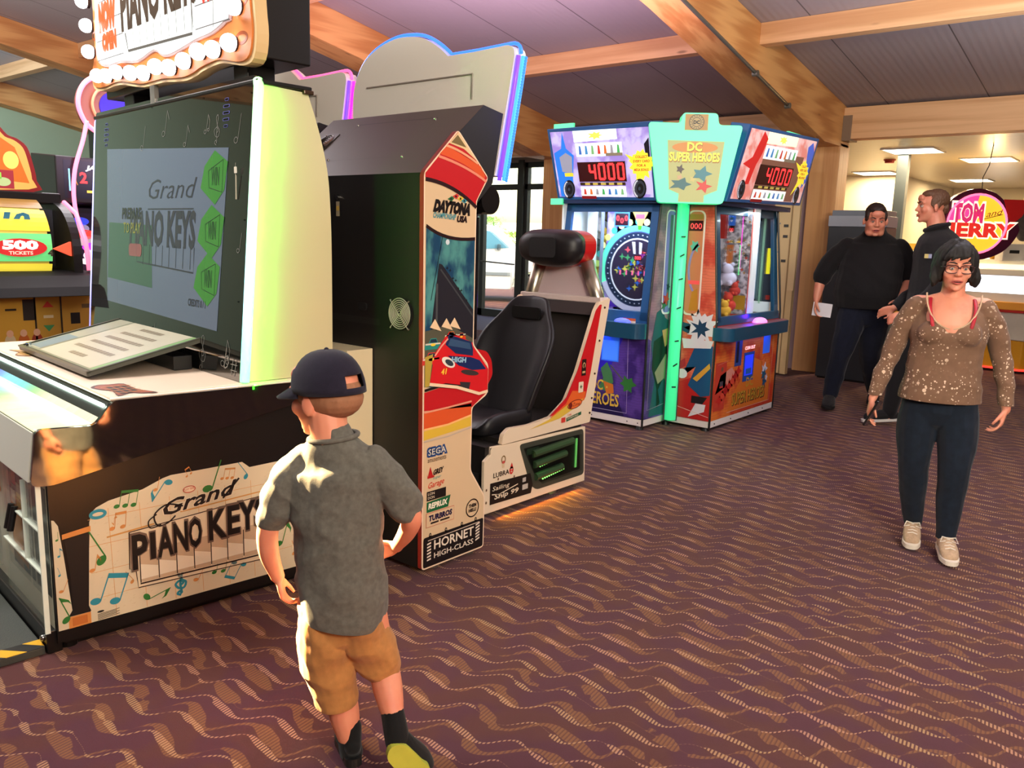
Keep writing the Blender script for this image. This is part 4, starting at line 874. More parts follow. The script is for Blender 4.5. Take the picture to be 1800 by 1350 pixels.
        A.rect(1.585, 1.63, .70, .80, (36, 22, 20), 4); A.ring(1.607, .762, .014, .018, .005, (222, 180, 120), 5, a0=-60, a1=240); A.rect(1.592, 1.622, .715, .728, (200, 160, 110), 5)
        A.rr(1.56, 1.61, .60, .665, .006, (228, 206, 178), 4); A.star(1.585, .635, .006, .016, 6, (60, 90, 60), 5)
        A.ell(1.53, .535, .075, .026, (110, 30, 24), 4, .1); A.ell(1.53, .535, .068, .021, (226, 110, 50), 5, .1); A.ell(1.485, .533, .018, .018, (110, 30, 24), 6); A.text('Zone', 1.505, .524, .022, (110, 30, 24), .075, 6, slant=.2)
        A.rr(1.40, 1.44, .44, .47, .004, (200, 60, 50), 4); A.poly([(1.45, .44), (1.6, .462), (1.6, .482), (1.45, .462)], (30, 90, 60), 4); A.text('CAR', 1.46, .472, .012, (200, 60, 50), .04, 4); A.text('INTERMOBILE', 1.46, .449, .011, (226, 200, 170), .11, 5, rot=.12)
        A.build('shell_artwork', T)
        A = Art((0, .2795, 0), (1, 0, 0), (0, 0, 1), rough=.4)
        wn_ = roundpoly([(1.02, .375), (1.64, .368), (1.665, .075), (1.19, .078), (1.13, .12)], .03)
        A.poly(wn_, (60, 62, 52), 1); A.poly(roundpoly([(1.06, .345), (1.60, .338), (1.62, .118), (1.225, .115), (1.17, .17)], .012), (12, 14, 12), 2)
        A.rect(1.08 + .01, 1.20, .30, .335, (40, 60, 44), 3)
        A.rect(.88, .90, .268, .30, TAN, 1); A.ring(.89, .315, .018, .022, .006, (120, 90, 40), 2); A.ell(.89, .30, .014, .008, (190, 80, 70), 3)
        A.text('LUBRA', .81, .225, .026, (40, 26, 22), .13, 2, off=.02); A.ell(.96, .24, .017, .022, (200, 40, 36), 2); A.poly([(.945, .25), (.962, .285), (.976, .25)], (200, 40, 36), 2); A.text('Z', .952, .23, .02, (232, 210, 180), .016, 3)
        A.poly([(.785, .08), (1.14, .07), (1.155, .12), (1.13, .19), (.785, .20)], (22, 20, 18), 2)
        A.text('Sailing', .80, .145, .032, (232, 214, 184), .14, 3, slant=.3); A.text('Ship 99', .82, .095, .034, (232, 214, 184), .2, 3, slant=.25, off=.02); A.line([(.80, .135), (.86, .125), (1.02, .15)], .005, (232, 214, 184), 3)
        A.rect(1.06, 1.09, .15, .175, (180, 170, 160), 3); A.rect(1.06, 1.11, .105, .135, (190, 180, 168), 3)
        for u_, v_ in ((.755, .17), (.755, .10), (.85, .213), (.985, .2)): A.ell(u_, v_, .006, .008, (110, 80, 60), 3, n=8)
        A.build('base_artwork', T)
        # window into the lit base: springs and green leds
        wi = bmesh.new()
        for z, x1 in ((.30, 1.52), (.235, 1.45), (.16, 1.42)): tube(wi, [(1.2 + z * -.2 + .0, .272, z), (x1, .272, z + .015)], .022, 8)
        obj('shock_absorber', wi, mat('shock_green', (60, 86, 56), .3, .4, emit=.06), T)
        bm = bmesh.new()
        for k in range(12): ball(bm, (1.21 + k * .02, .2725, .215 + .002 * k), .005, 6, 4)
        for k in range(11): ball(bm, (1.24 + k * .02, .2725, .135 + .002 * k), .005, 6, 4)
        obj('green_leds', bm, mat('led_green_small', (150, 255, 120), .3, emit=3), T); obj('green_strip', B(1.555, 1.57, .270, .275, .14, .32), mat('led_strip_green', (110, 200, 100), .3, emit=.6), T)
        obj('window_glass', PR(roundpoly([(1.055, .35), (1.605, .343), (1.625, .113), (1.22, .11), (1.165, .17)], .012), .262, .265), mat('tint_glass', (120, 140, 120), .03, trans=1, alpha=.25, ior=1.1), T)
        for x in (1.42, 1.62): obj('foot', CY((x, .32, 0), (x, .32, .045), .014, 12), mat('foot_zinc', (120, 110, 100), .4, .7), T); 
        obj('castor', CY((1.38, .31, .028), (1.38, .33, .028), .028, 18), mat('castor_green', (120, 130, 90), .4), T)
        for x, z in ((1.80, 1.10), (1.76, .90), (1.725, .70), (1.705, .55), (1.69, .46)): obj('screw', ball(bmesh.new(), (x, .274, z), .007, 8, 6), mat('screw_dark', (70, 50, 40), .4, .6), T)
        light('underglow_light', 'AREA', (loc[0] + 1.2, loc[1] + .262, .028), 2.2, (255, 180, 40), target=(loc[0] + 1.2, loc[1] - .1, -.08), shape='RECTANGLE', size=.75, size_y=.015)
    # bucket seat facing the screen
    def seatmesh():
        bm = bmesh.new()
        rows = []
        prof = [  # z, x centre, half width, wing depth, thickness
            (.46, 1.19, .225, .055, .08), (.56, 1.235, .235, .075, .08), (.68, 1.28, .26, .09, .08), (.80, 1.325, .285, .095, .075), (.90, 1.36, .29, .08, .07), (.98, 1.39, .255, .05, .06), (1.05, 1.415, .19, .03, .055), (1.12, 1.44, .15, .015, .05), (1.165, 1.455, .12, .0, .04)]
        for z, x, hw, wd, th_ in prof:
            r = []
            for k in range(13):
                t = -1 + 2 * k / 12; w = abs(t); d = -wd * max(0, (w - .45) / .55) ** 1.5 + .012 * (1 - w)
                r.append(bm.verts.new((x + d, .575 + t * hw, z)))
            for k in range(12, -1, -1):
                t = -1 + 2 * k / 12; w = abs(t); d = -wd * .8 * max(0, (w - .5) / .5) ** 1.5
                r.append(bm.verts.new((x + d + th_ * (1 - .5 * w ** 4), .575 + t * hw * 1.01, z)))
            rows.append(r)
        for i in range(len(rows) - 1):
            n = len(rows[i])
            for k in range(n): bm.faces.new((rows[i][k], rows[i][(k + 1) % n], rows[i + 1][(k + 1) % n], rows[i + 1][k]))
        bm.faces.new(rows[0][::-1]); bm.faces.new(rows[-1]); return bm
    o = obj('seat_back', seatmesh(), VINYL, T, smooth=True); md = o.modifiers.new('s', 'SUBSURF'); md.levels = md.render_levels = 1
    obj('back_pad', prism(bmesh.new(), rrect(.47, .68, 1.03, 1.10, .015), 1.405, 1.42, 'x'), mat('pad_black', (12, 12, 13), .5), T)
    cm = bmesh.new()
    rows = []
    for x, z, hw, lip in ((.82, .44, .20, .03), (.86, .50, .215, .05), (.95, .51, .225, .06), (1.08, .50, .23, .07), (1.2, .49, .23, .08), (1.28, .50, .2, .05)):
        r = []
        for k in range(13):
            t = -1 + 2 * k / 12; r.append(cm.verts.new((x, .575 + t * hw, z + lip * max(0, (abs(t) - .5) / .5) ** 1.4)))
        for k in range(12, -1, -1):
            t = -1 + 2 * k / 12; r.append(cm.verts.new((x, .575 + t * hw * 1.02, .43)))
        rows.append(r)
    for i in range(len(rows) - 1):
        n = 26
        for k in range(n): cm.faces.new((rows[i][k], rows[i][(k + 1) % n], rows[i + 1][(k + 1) % n], rows[i + 1][k]))
    cm.faces.new(rows[0][::-1]); cm.faces.new(rows[-1])
    o = obj('seat_cushion', cm, VINYL, T, smooth=True); md = o.modifiers.new('s', 'SUBSURF'); md.levels = md.render_levels = 1
    # speaker headrest on steel posts
    def hr(y, z, k=1.0): return (.63 + y * k, 1.45 + z * k)
    base = [(-.235, .0), (-.225, .06), (-.16, .103), (-.05, .112), (.08, .11), (.165, .098), (.228, .05), (.235, -.02), (.20, -.07), (.1, -.105), (0, -.115), (-.1, -.115), (-.19, -.085), (-.225, -.04)]
    hb_ = bmesh.new(); sm = smooth(base, 4, True)
    sizes = [(1.62, .55), (1.63, .78), (1.655, .93), (1.69, 1.0), (1.74, 1.0)]
    rings = [[hb_.verts.new((x, *hr(y, z, k))) for y, z in sm] for x, k in sizes]
    for i in range(len(rings) - 1):
        n = len(sm)
        for k in range(n): hb_.faces.new((rings[i][k], rings[i][(k + 1) % n], rings[i + 1][(k + 1) % n], rings[i + 1][k]))
    hb_.faces.new(rings[0]); hb_.faces.new(rings[-1][::-1])
    obj('headrest', hb_, VINYL, T, smooth=True)
    obj('headrest_shell', PR([hr(y, z, .99) for y, z in sm], 1.74, 1.86, 'x'), mat('shell_red', (190, 24, 28), .3, coat=.5), T, bevel=.012, label='red plastic back of the headrest')
    obj('headrest_grille', PR([hr(y, z) for y, z in rrect(-.10, .1, -.06, .06, .02)], 1.612, 1.622, 'x'), mat('grille_black', (12, 12, 13), .7, bump=.4, bscale=900), T)
    for yb in (.34, .86): obj('headrest_post', TB([(1.80, yb + (.08 if yb < .5 else -.08), 1.37), (1.815, yb, 1.15), (1.80, yb, 1.05)], .043, 18), STEEL, T, smooth=True)
    obj('rear_panel', PR([(.46, 1.34), (.80, 1.34), (.84, 1.15), (.40, 1.15)], 1.82, 1.835, 'x'), mat('panel_mauve', (196, 176, 178), .3), T)
    return T
racing((2.43, 2.52, 0), 'driving game with black rear cabinet, race-car side panel, bucket seat and blue-lit white topper', ('blue', (50, 110, 255), (70, 160, 255)), 1.9)
racing((2.43, 3.69, 0), 'second driving game behind the first, its white topper edged in pink neon', ('pink', (255, 90, 150), (255, 50, 190)), 1.7, False)
# ================================================================== four-sided prize wheel island (two cabinets face the viewer)
T = thing('prize_island', 'blue and red corner prize machine with glowing green header and two 4000 displays', 'arcade machine', (5.68, 2.93, 0))
BLU = mat('frame_blue', (26, 82, 140), .35, coat=.3); BLU2 = mat('frame_teal', (22, 72, 100), .35, coat=.3); BEDGE = mat('black_edge', (16, 14, 18), .4)
GLOW = mat('green_header', (110, 255, 190), .4, emit=.45, ecol=(60, 255, 160)); GLOW2 = mat('green_post', (90, 255, 170), .3, emit=.7, ecol=(50, 236, 150)); WSTR = mat('kick_white', (226, 218, 214), .4)
def printmat(name, c1, c2, sc=7, lines=True):
    m, nt, b, g = newmat(name); tc = g.n('ShaderNodeTexCoord').outputs['Object']
    n = g.noise(tc, sc, 3); c = g.mix(g.step(n, .4, .62), lin(c1), lin(c2))
    if lines:
        p = g.xyz(tc); l_ = g.m('LESS_THAN', g.m('FRACT', g.m('MULTIPLY', g.m('ADD', p[2], g.m('MULTIPLY', n, .05)), 45)), .18); c = g.mix(g.m('MULTIPLY', l_, .25), c, lin(tuple(int(v * .6) for v in c1)))
    nt.links.new(c, b.inputs['Base Color']); b.inputs['Roughness'].default_value = .35; return m
PUR = printmat('print_purple', (56, 36, 110), (92, 64, 150)); RED = printmat('print_red', (176, 44, 36), (216, 84, 58)); MAU = printmat('print_mauve', (112, 84, 116), (156, 120, 140)); RED2 = printmat('print_orange_red', (200, 70, 52), (226, 120, 90)); ORR = printmat('print_orange', (196, 60, 34), (224, 120, 50), 5)
# lower bodies, corner core
for nm, b_ in (('cabinet_body', (0.004, .95, .414, 1.33, .085, .90)), ('cabinet_body', (.364, 1.62, .004, .95, .085, .90))): obj(nm, B(*b_), mat('body_purple', (60, 40, 96), .4) if b_[0] < .1 else mat('body_red', (170, 50, 40), .4), T)
obj('kick_plate', B((0, .95, .41, 1.33, .03, .085), (.36, 1.62, 0, .95, .03, .085)), WSTR, T, bevel=.003)
for x, y in ((.03, .45), (.03, 1.28), (.40, .05), (1.56, .05), (.37, .40)): obj('foot', CY((x, y, 0), (x, y, .035), .035, 16, .02), BEDGE, T)
for x, y, z0, z1, dx, dy in ((0, .41, .03, .92, .1, 0), (.36, 0, .03, .92, 0, .08)):
    obj('corner_trim', TB([(x - .002, y - .002, z0), (x - .002, y - .002, .92), (x + dx, y + dy, 1.82)], .009, 6), BEDGE, T)
obj('corner_trim', TB([(1.62, -.002, .03), (1.62, -.002, .92), (1.55, .07, 1.82)], .009, 6), BEDGE, T)
obj('core', B((.40, 1.0, .44, 1.0, .03, 2.3)), mat('core_dark', (40, 36, 60), .6), T)
# leaning upper housings: frames with glazing, printed side cheeks with slot windows
def LX(y, z): return .1 * (z - .9) / .92    # left cabinet front leans back
def LY(x, z): return .08 * (z - .9) / .92
def prismq(bm, quad, d):
    a = [bm.verts.new(p) for p in quad]; b = [bm.verts.new(Vector(p) + Vector(d)) for p in quad]
    bm.faces.new(a); bm.faces.new(b[::-1])
    for i in range(4): bm.faces.new((a[i], b[i], b[(i + 1) % 4], a[(i + 1) % 4]))
def frame_left():
    bm = bmesh.new()
    for y0, y1, z0, z1 in ((.41, .49, .88, 1.82), (1.26, 1.33, .88, 1.82), (.41, 1.33, .86, .955), (.41, 1.33, 1.735, 1.83)):
        prismq(bm, [(LX(0, z0), y0, z0), (LX(0, z0), y1, z0), (LX(0, z1), y1, z1), (LX(0, z1), y0, z1)], (.035, 0, 0))
    return bm
def frame_right():
    bm = bmesh.new()
    for x0, x1, z0, z1 in ((.36, .44, .88, 1.82), (1.49, 1.58, .88, 1.82), (.36, 1.6, .86, .93), (.36, 1.56, 1.735, 1.83)):
        prismq(bm, [(x0, LY(0, z0), z0), (x1, LY(0, z0), z0), (x1 - (.04 if x1 > 1 and z1 > 1.5 else 0), LY(0, z1), z1), (x0, LY(0, z1), z1)], (0, .035, 0))
    return bm
obj('window_frame', frame_left(), BLU, T, bevel=.004); obj('window_frame', frame_right(), BLU2, T, bevel=.004)
PG = mat('prize_glass', (235, 245, 255), .02, trans=1, alpha=.18, ior=1.02)
bm = bmesh.new(); prismq(bm, [(.018, .49, .95), (.018, 1.26, .95), (LX(0, 1.74) + .015, 1.26, 1.74), (LX(0, 1.74) + .015, .49, 1.74)], (.004, 0, 0)); obj('window_glass', bm, PG, T)
bm = bmesh.new(); prismq(bm, [(.44, .018, .93), (1.5, .018, .93), (1.48, LY(0, 1.74) + .015, 1.74), (.44, LY(0, 1.74) + .015, 1.74)], (0, .004, 0)); obj('window_glass', bm, PG, T)
# interiors
INW = mat('interior_white_glow', (226, 238, 240), .5, emit=.12);  # panels are no lamps; faint emission makes the cabinet inside look lit
obj('interior_back', B(.95, .96, .41, 1.33, .9, 1.82), INW, T); obj('interior_floor', B(.03, .95, .42, 1.32, .88, .9), mat('prize_floor', (120, 110, 60), .5, var=.4, vscale=60), T)
obj('interior_side', B(.05, .95, 1.315, 1.33, .9, 1.82), INW, T); obj('interior_top', B(.1, .95, .41, 1.33, 1.81, 1.825), INW, T)
obj('interior_back', B(.4, 1.6, .95, .96, .9, 1.82), INW, T); obj('interior_floor', B(.4, 1.6, .03, .95, .88, .9), mat('prize_floor', (120, 110, 60)), T)
obj('interior_side', B(1.58, 1.595, .09, .95, .9, 1.82), INW, T); obj('interior_top', B(.4, 1.56, .09, .95, 1.81, 1.825), INW, T)
light('prize_light_left', 'AREA', (5.68 + .22, 2.93 + .85, 1.79), 9, (215, 225, 255), target=(5.68 + .35, 2.93 + .85, 0), shape='RECTANGLE', size=.5, size_y=.15)
light('prize_light_right', 'AREA', (5.68 + 1.0, 2.93 + .22, 1.79), 10, (225, 245, 255), target=(5.68 + 1.0, 2.93 + .4, 0), shape='RECTANGLE', size=.15, size_y=.9)
# left playfield with prize wheel
LAV = printmat('print_lavender', (92, 80, 190), (170, 160, 226), 8, False)
obj('playfield', B(.40, .41, .44, 1.10, .92, 1.80), LAV, T)
A = Art((.399, 1.32, 0), (0, -1, 0), (0, 0, 1), rough=.3); yy = lambda y: 1.32 - y
A.poly([(yy(1.09), .94)] + [p for k in range(11) for p in ((yy(1.09 - k * .06), .98 + .10 * ((k * 7) % 5) / 4), (yy(1.06 - k * .06), .98 + .10 * ((k * 7) % 5) / 4))] + [(yy(.45), .94)], (70, 40, 170), 1, .15)
for k in range(15):
    a = radians(12 * k + 5); A.ell(yy(.785) - .40 * cos(a), 1.27 + .40 * sin(a), .03, .03, ((190, 220, 110), (60, 160, 150), (220, 220, 140))[k % 3], 1, n=8, emit=.2)
A.ell(yy(.785), 1.27, .37, .37, (72, 84, 130), 2, n=40, emit=.05); A.ring(yy(.785), 1.27, .365, .365, .045, GLOW2, 3, 35, 200, emit=None); A.ring(yy(.785), 1.27, .365, .365, .05, (190, 196, 220), 3, 200, 395, emit=.15)
A.ell(yy(.785), 1.27, .31, .31, (24, 40, 66), 4, n=40); A.ring(yy(.785), 1.27, .262, .262, .012, (216, 226, 236), 5, emit=.3)
for k in range(40): a = 2 * pi * k / 40; A.ell(yy(.785) + .288 * cos(a), 1.27 + .288 * sin(a), .006, .006, (190, 200, 220), 5, n=6, emit=.2)
A.ell(yy(.785), 1.27, .25, .25, (44, 38, 60), 5, n=36)
R = random.Random(9)
for k in range(46):
    a = R.uniform(0, 6.28); r = R.uniform(0, .2); A.star(yy(.785) + r * cos(a), 1.27 + r * sin(a), .012, .032, 4, R.choice(((44, 100, 190), (60, 150, 90), (150, 60, 160), (30, 30, 50), (190, 190, 80), (210, 80, 90))), 6, seed=k, emit=.12)
A.rect(yy(.81), yy(.74), 1.345, 1.39, (70, 10, 20), 7); A.text('000', yy(.805), 1.352, .03, (255, 80, 90), .06, 8, emit=1.5)
for k in range(6): A.rect(yy(.95 - k * .06), yy(.935 - k * .06), 1.22, 1.26, (220, 90, 140), 7, emit=.5)
A.poly([(yy(.84), 1.5), (yy(.81), 1.5), (yy(.80), 1.40), (yy(.82), 1.40)], (226, 234, 240), 7, emit=.3); A.poly([(yy(.77), 1.5), (yy(.74), 1.49), (yy(.745), 1.40), (yy(.765), 1.40)], (226, 234, 240), 7, emit=.3)
for (y0, y1, cc) in ((1.03, .88, (60, 130, 190)), (.66, .51, (180, 190, 70))):
    A.rect(yy(y0), yy(y1), 1.625, 1.745, cc, 2, emit=.2); A.rect(yy(y0 - .01), yy(y1 + .01), 1.635, 1.735, (40, 12, 24), 3)
    for k, dz in enumerate((0.02, 0, .02)): A.text('0', yy(y0 - .02 - k * .042), 1.652 + dz, .045, (255, 60, 60), .03, 4, off=.01, emit=1.4)
A.text('TICKETS', yy(1.03), 1.755, .03, (70, 110, 190), .15, 3, off=.03, emit=.2); A.text('TOTAL', yy(.66), 1.755, .03, (190, 200, 80), .14, 3, off=.03, emit=.2)
A.poly([(yy(.85), 1.77), (yy(.70), 1.77), (yy(.70), 1.75), (yy(.745), 1.66), (yy(.76), 1.60), (yy(.79), 1.60), (yy(.80), 1.66), (yy(.85), 1.75)], (226, 190, 80), 3, emit=.3); A.rect(yy(.82), yy(.73), 1.69, 1.73, (230, 70, 90), 4, emit=.6)
A.build('playfield_artwork', T, 'prize wheel artwork with a green lit rim and zero displays')
pp_ = bmesh.new(); prismq(pp_, [(.2, 1.02, 1.0), (.2, .90, .90), (.2, .93, .88), (.2, 1.06, .98)], (.05, 0, 0)); obj('chute', pp_, mat('chute_grey', (170, 200, 224), .3, .3, emit=.1), T); obj('chute', B(.18, .26, 1.0, 1.1, .99, 1.04), mat('chute_grey', (170, 200, 224)), T)
# column of prizes at the back left
R = random.Random(3)
obj('mirror_column', B(.30, .34, 1.16, 1.24, .9, 1.8), INW, T); obj('mirror_column', B(.30, .34, 1.09, 1.10, .9, 1.8), mat('grey_rail', (120, 130, 150), .4), T)
def plush(x, y, z, s, col, parent):
    bm = bmesh.new(); ball(bm, (x, y, z), (s, s * 1.1, s * .9), 10, 8); ball(bm, (x - .2 * s, y, z + s * 1.1), s * .7, 10, 8)
    for q_ in (-1, 1): ball(bm, (x, y + q_ * s * .5, z + s * 1.7), s * .25, 8, 6); ball(bm, (x - s * .7, y + q_ * s * .6, z - s * .5), s * .35, 8, 6)
    obj('soft_toy', bm, mat('plush_%d_%d_%d' % col, col, .9), parent, smooth=True)
for k in range(9):
    plush(.5, 1.16 + .08 * (k % 2), .95 + k * .095, .05, ((214, 176, 60), (200, 196, 190), (90, 80, 50), (220, 190, 80), (210, 214, 220), (60, 70, 60))[k % 6], T)
# right cabinet contents: prize backdrop facing the left, white frame, mirrored recess and led strip on the end wall
obj('prize_wall', B(.95, .97, .03, .40, .9, 1.8), mat('print_playred', (190, 70, 60), .4), T)
A = Art((.9495, .40, 0), (0, -1, 0), (0, 0, 1), rough=.35)
A.rect(0, .37, .92, 1.8, printmat('print_prizes', (120, 120, 130), (206, 206, 214), 26, False), 1)
A.rect(.0, .15, 1.55, 1.80, (176, 50, 44), 2); A.rect(.16, .22, 1.66, 1.78, (40, 90, 180), 3, .3); A.rect(.165, .215, 1.60, 1.66, (50, 8, 16), 4); A.text('00', .17, 1.61, .03, (255, 60, 60), .035, 5, emit=1.4); A.rect(.16, .28, 1.52, 1.535, (230, 190, 80), 4, .4); A.rect(.16, .22, 1.2, 1.5, (206, 120, 60), 3)
R = random.Random(12)
for k in range(60): A.star(R.uniform(.15, .36), R.uniform(.95, 1.78), .008, R.uniform(.012, .026), 4, R.choice(((60, 60, 60), (230, 230, 236), (160, 130, 90), (190, 70, 60), (230, 230, 236), (60, 90, 70))), 5, seed=k, emit=.05)
A.rect(.285, .292, 1.3, 1.8, (230, 60, 200), 6, 1.0); A.rect(.28, .287, 1.25, 1.5, (90, 240, 140), 7, 1.0); A.rect(.20, .36, .96, 1.08, (190, 150, 50), 6)
A.build('prize_backdrop', T)
obj('inner_pillar', B(1.0, 1.10, .03, .12, .9, 1.8), INW, T)
A = Art((1.579, .5, 0), (0, -1, 0), (0, 0, 1), rough=.2)
A.rect(.19, .43, 1.0, 1.75, (52, 62, 72), 1); A.rect(.20, .27, 1.02, 1.72, (120, 150, 160), 2); A.rect(.30, .32, .98, 1.78, (130, 180, 150), 3, .2); A.rect(.355, .39, 1.25, 1.48, (230, 222, 40), 3, .6); A.rect(.37, .41, 1.02, 1.06, (170, 60, 50), 3)
for v in (.96, 1.2, 1.45, 1.7): A.ell(.45, v, .006, .008, (130, 140, 150), 2, n=8)
A.build('mirror_panel', T)
bm = bmesh.new(); [ball(bm, (1.56, .275, 1.06 + k * .02), .012, 6, 4) for k in range(30)]; obj('led_column', bm, mat('led_white_blue', (190, 220, 255), .3, emit=2.2), T)
for i, (x, y, z, s, c) in enumerate(((.70, .10, .96, .05, (214, 170, 60)), (.80, .12, 1.0, .06, (190, 60, 44)), (.62, .16, .98, .05, (60, 40, 30)), (.84, .16, 1.22, .07, (206, 206, 230)), (.86, .10, 1.12, .045, (180, 60, 50)), (.66, .2, 1.05, .05, (200, 206, 214)))): plush(x, y, z, s, c, T)
bm = bmesh.new(); R = random.Random(2)
for k in range(90): cyl(bm, (R.uniform(.46, 1.4), R.uniform(.05, .3), .9), (0, 0, 0), .01) if False else ball(bm, (R.uniform(.46, 1.4), R.uniform(.05, .28), .903), (.013, .013, .004), 8, 4)
tag(obj('tokens', bm, mat('token_gold', (206, 180, 90), .3, .6), T), kind='stuff')
# shelves with play buttons
sh1 = roundpoly([(-.11, .46), (-.11, 1.30), (.03, 1.33), (.03, .41), (-.05, .41)], .03); obj('play_shelf', PR(sh1, .745, .865, 'z'), BLU2, T, bevel=.01)
sh2 = roundpoly([(.40, -.13), (1.60, -.10), (1.70, -.02), (1.70, .03), (.345, .03), (.345, -.07)], .03); obj('play_shelf', PR(sh2, .745, .85, 'z'), BLU2, T, bevel=.01)
obj('shelf_top', PR([(.41, -.12), (1.58, -.09), (1.68, -.02), (1.68, .02), (.36, .02), (.36, -.06)], .85, .853, 'z'), mat('shelf_rose', (150, 90, 100), .35), T)
obj('play_button', ball(bmesh.new(), (1.12, -.03, .855), (.10, .055, .04), 20, 10), mat('button_pink', (255, 170, 225), .3, emit=1.3, ecol=(255, 110, 220)), T, smooth=True, label='glowing pink play button')
light('play_button_light', 'POINT', (5.68 + .95, 2.93 - .02, .92), .6, (90, 20, 255), shadow_soft_size=.03)
for y in (.62, 1.1): obj('play_button', ball(bmesh.new(), (-.03, y, .868), (.05, .08, .03), 16, 8), mat('button_blue', (90, 110, 255), .3, emit=.8), T, smooth=True)
# printed lower fronts
A = Art((-.001, 1.33, 0), (0, -1, 0), (0, 0, 1), rough=.35); yy = lambda y: 1.33 - y
A.rect(0, .915, .087, .75, PUR, 1)
A.line([(yy(.58), .745), (yy(.56), .12), (yy(1.3), .12)], .004, (190, 180, 210), 3)
A.poly([(0, .087), (.75, .087), (.68, .22), (.3, .16), (0, .2)], (30, 24, 74), 2)
A.poly([(yy(1.1), .75), (yy(.62), .75), (yy(.75), .45), (yy(1.05), .42)], (44, 30, 170), 2, .12)
A.text('DC', yy(.92), .28, .085, (224, 190, 70), .12, 6, off=.02); A.text('SUPER HEROES', yy(1.26), .16, .10, (224, 190, 70), .62, 6, off=.02)
A.ell(yy(.95), .31, .008, .01, (224, 190, 70), 6, n=8); A.ell(yy(.76), .31, .008, .01, (224, 190, 70), 6, n=8)
A.poly([(yy(.83), .46), (yy(.77), .52), (yy(.72), .44), (yy(.70), .36), (yy(.76), .27), (yy(.84), .3), (yy(.80), .38)], (70, 130, 76), 4); A.poly([(yy(.80), .36), (yy(.70), .34), (yy(.69), .27), (yy(.76), .25)], (214, 120, 44), 5)
A.star(yy(.56), .36, .045, .075, 6, (50, 120, 54), 4, seed=2); A.line([(yy(.74), .50), (yy(.6), .38)], .01, (80, 100, 60), 5)
for k in range(12): A.line([(yy(.9 - k * .03), .24), (yy(.5), .13 + .015 * k)], .002, (80, 60, 150), 3)
A.rect(yy(.83), yy(.66), .53, .73, (40, 110, 220), 5, .25); A.rect(yy(.82), yy(.67), .54, .70, (70, 140, 240), 6, .3)
A.rect(yy(1.06), yy(.93), .36, .52, (26, 70, 170), 5, .15); A.rect(yy(1.04), yy(.95), .38, .5, (50, 60, 255), 6, .5); A.text('COIN OUT', yy(1.06), .55, .03, (230, 230, 255), .16, 6, off=.03, emit=1.5)
for y0 in (1.2, .9, .55, .45): A.ell(yy(y0), .055, .006, .006, (60, 50, 60), 2, n=8)
A.rect(yy(.62), yy(.50), .80, .90, (222, 210, 200), 60); A.rect(yy(.62), yy(.50), .88, .90, (200, 90, 50), 61)
A.build('front_artwork', T, 'purple front panel with yellow lettering')
light('coin_light_left', 'AREA', (5.68 - .06, 2.93 + .8, .735), .9, (70, 80, 255), target=(5.68 + .02, 2.93 + .8, 0), shape='RECTANGLE', size=.05, size_y=.5)
A = Art((0, -.001, 0), (1, 0, 0), (0, 0, 1), rough=.35)
A.rect(.36, 1.62, .087, .75, ORR, 1); A.poly([(.66, .12), (1.5, .12), (1.5, .45), (1.1, .55), (.8, .3)], (214, 116, 40), 2)
A.line([(.66, .12), (1.52, .12), (1.52, .74)], .004, (230, 190, 170), 3)
A.text('DC', 1.0, .30, .08, (196, 150, 50), .14, 6, off=.02); A.text('SUPER HEROES', .74, .17, .10, (196, 150, 50), .66, 6, off=.02); A.text('SUPER HEROES', .75, .165, .10, (60, 30, 30), .66, 5, off=.04)
for k in range(7): A.star(.5 + k * .055, .24 + .035 * k, .03, .07, 4, ((190, 40, 34), (210, 70, 50), (170, 30, 30))[k % 3], 4, seed=k + 3)
A.poly([(.42, .3), (.5, .45), (.7, .5), (.8, .42), (.62, .35)], (216, 140, 120), 3)
A.rect(.92, 1.13, .35, .60, (30, 70, 140), 5, .1); A.rect(.945, 1.105, .40, .575, (40, 60, 255), 6, .6); A.rect(.97, 1.08, .41, .46, (30, 90, 170), 7, .1); A.text('COIN OUT', .93, .625, .028, (250, 200, 190), .2, 6, off=.03, emit=1.2)
A.rect(.74, .87, .50, .73, (36, 60, 120), 5, .15); A.rect(.76, .81, .53, .71, (20, 24, 40), 6); A.rect(1.30, 1.45, .56, .74, (40, 100, 220), 5, .3)
A.rect(.40, .60, .16, .56, (190, 62, 46), 3); A.line([(.44, .54), (.62, .56)], .003, (220, 140, 120), 4); A.ell(.52, .50, .02, .02, (120, 80, 60), 5, n=12); A.rect(.49, .55, .36, .40, (70, 60, 70), 5); A.rect(.49, .55, .345, .36, (190, 60, 50), 6)
for k, (u, v, s, c) in enumerate(((1.36, .42, .07, (214, 214, 224)), (1.36, .37, .06, (30, 90, 120)), (1.38, .30, .05, (30, 80, 120)), (1.33, .48, .05, (230, 120, 60)), (1.42, .34, .035, (210, 210, 220)))): A.star(u, v, s * .5, s, 5, c, 7 + k % 2, seed=k)
A.build('front_artwork', T, 'orange red front panel with coin slots and gold lettering')
light('coin_light_right', 'AREA', (5.68 + 1.05, 2.93 - .06, .735), .7, (120, 110, 255), target=(5.68 + 1.05, 2.93 + .02, 0), shape='RECTANGLE', size=.7, size_y=.05)
for x in (.45, .75, 1.1, 1.4): obj('screw', ball(bmesh.new(), (x, -.001, .056), .006, 8, 6), BEDGE, T)
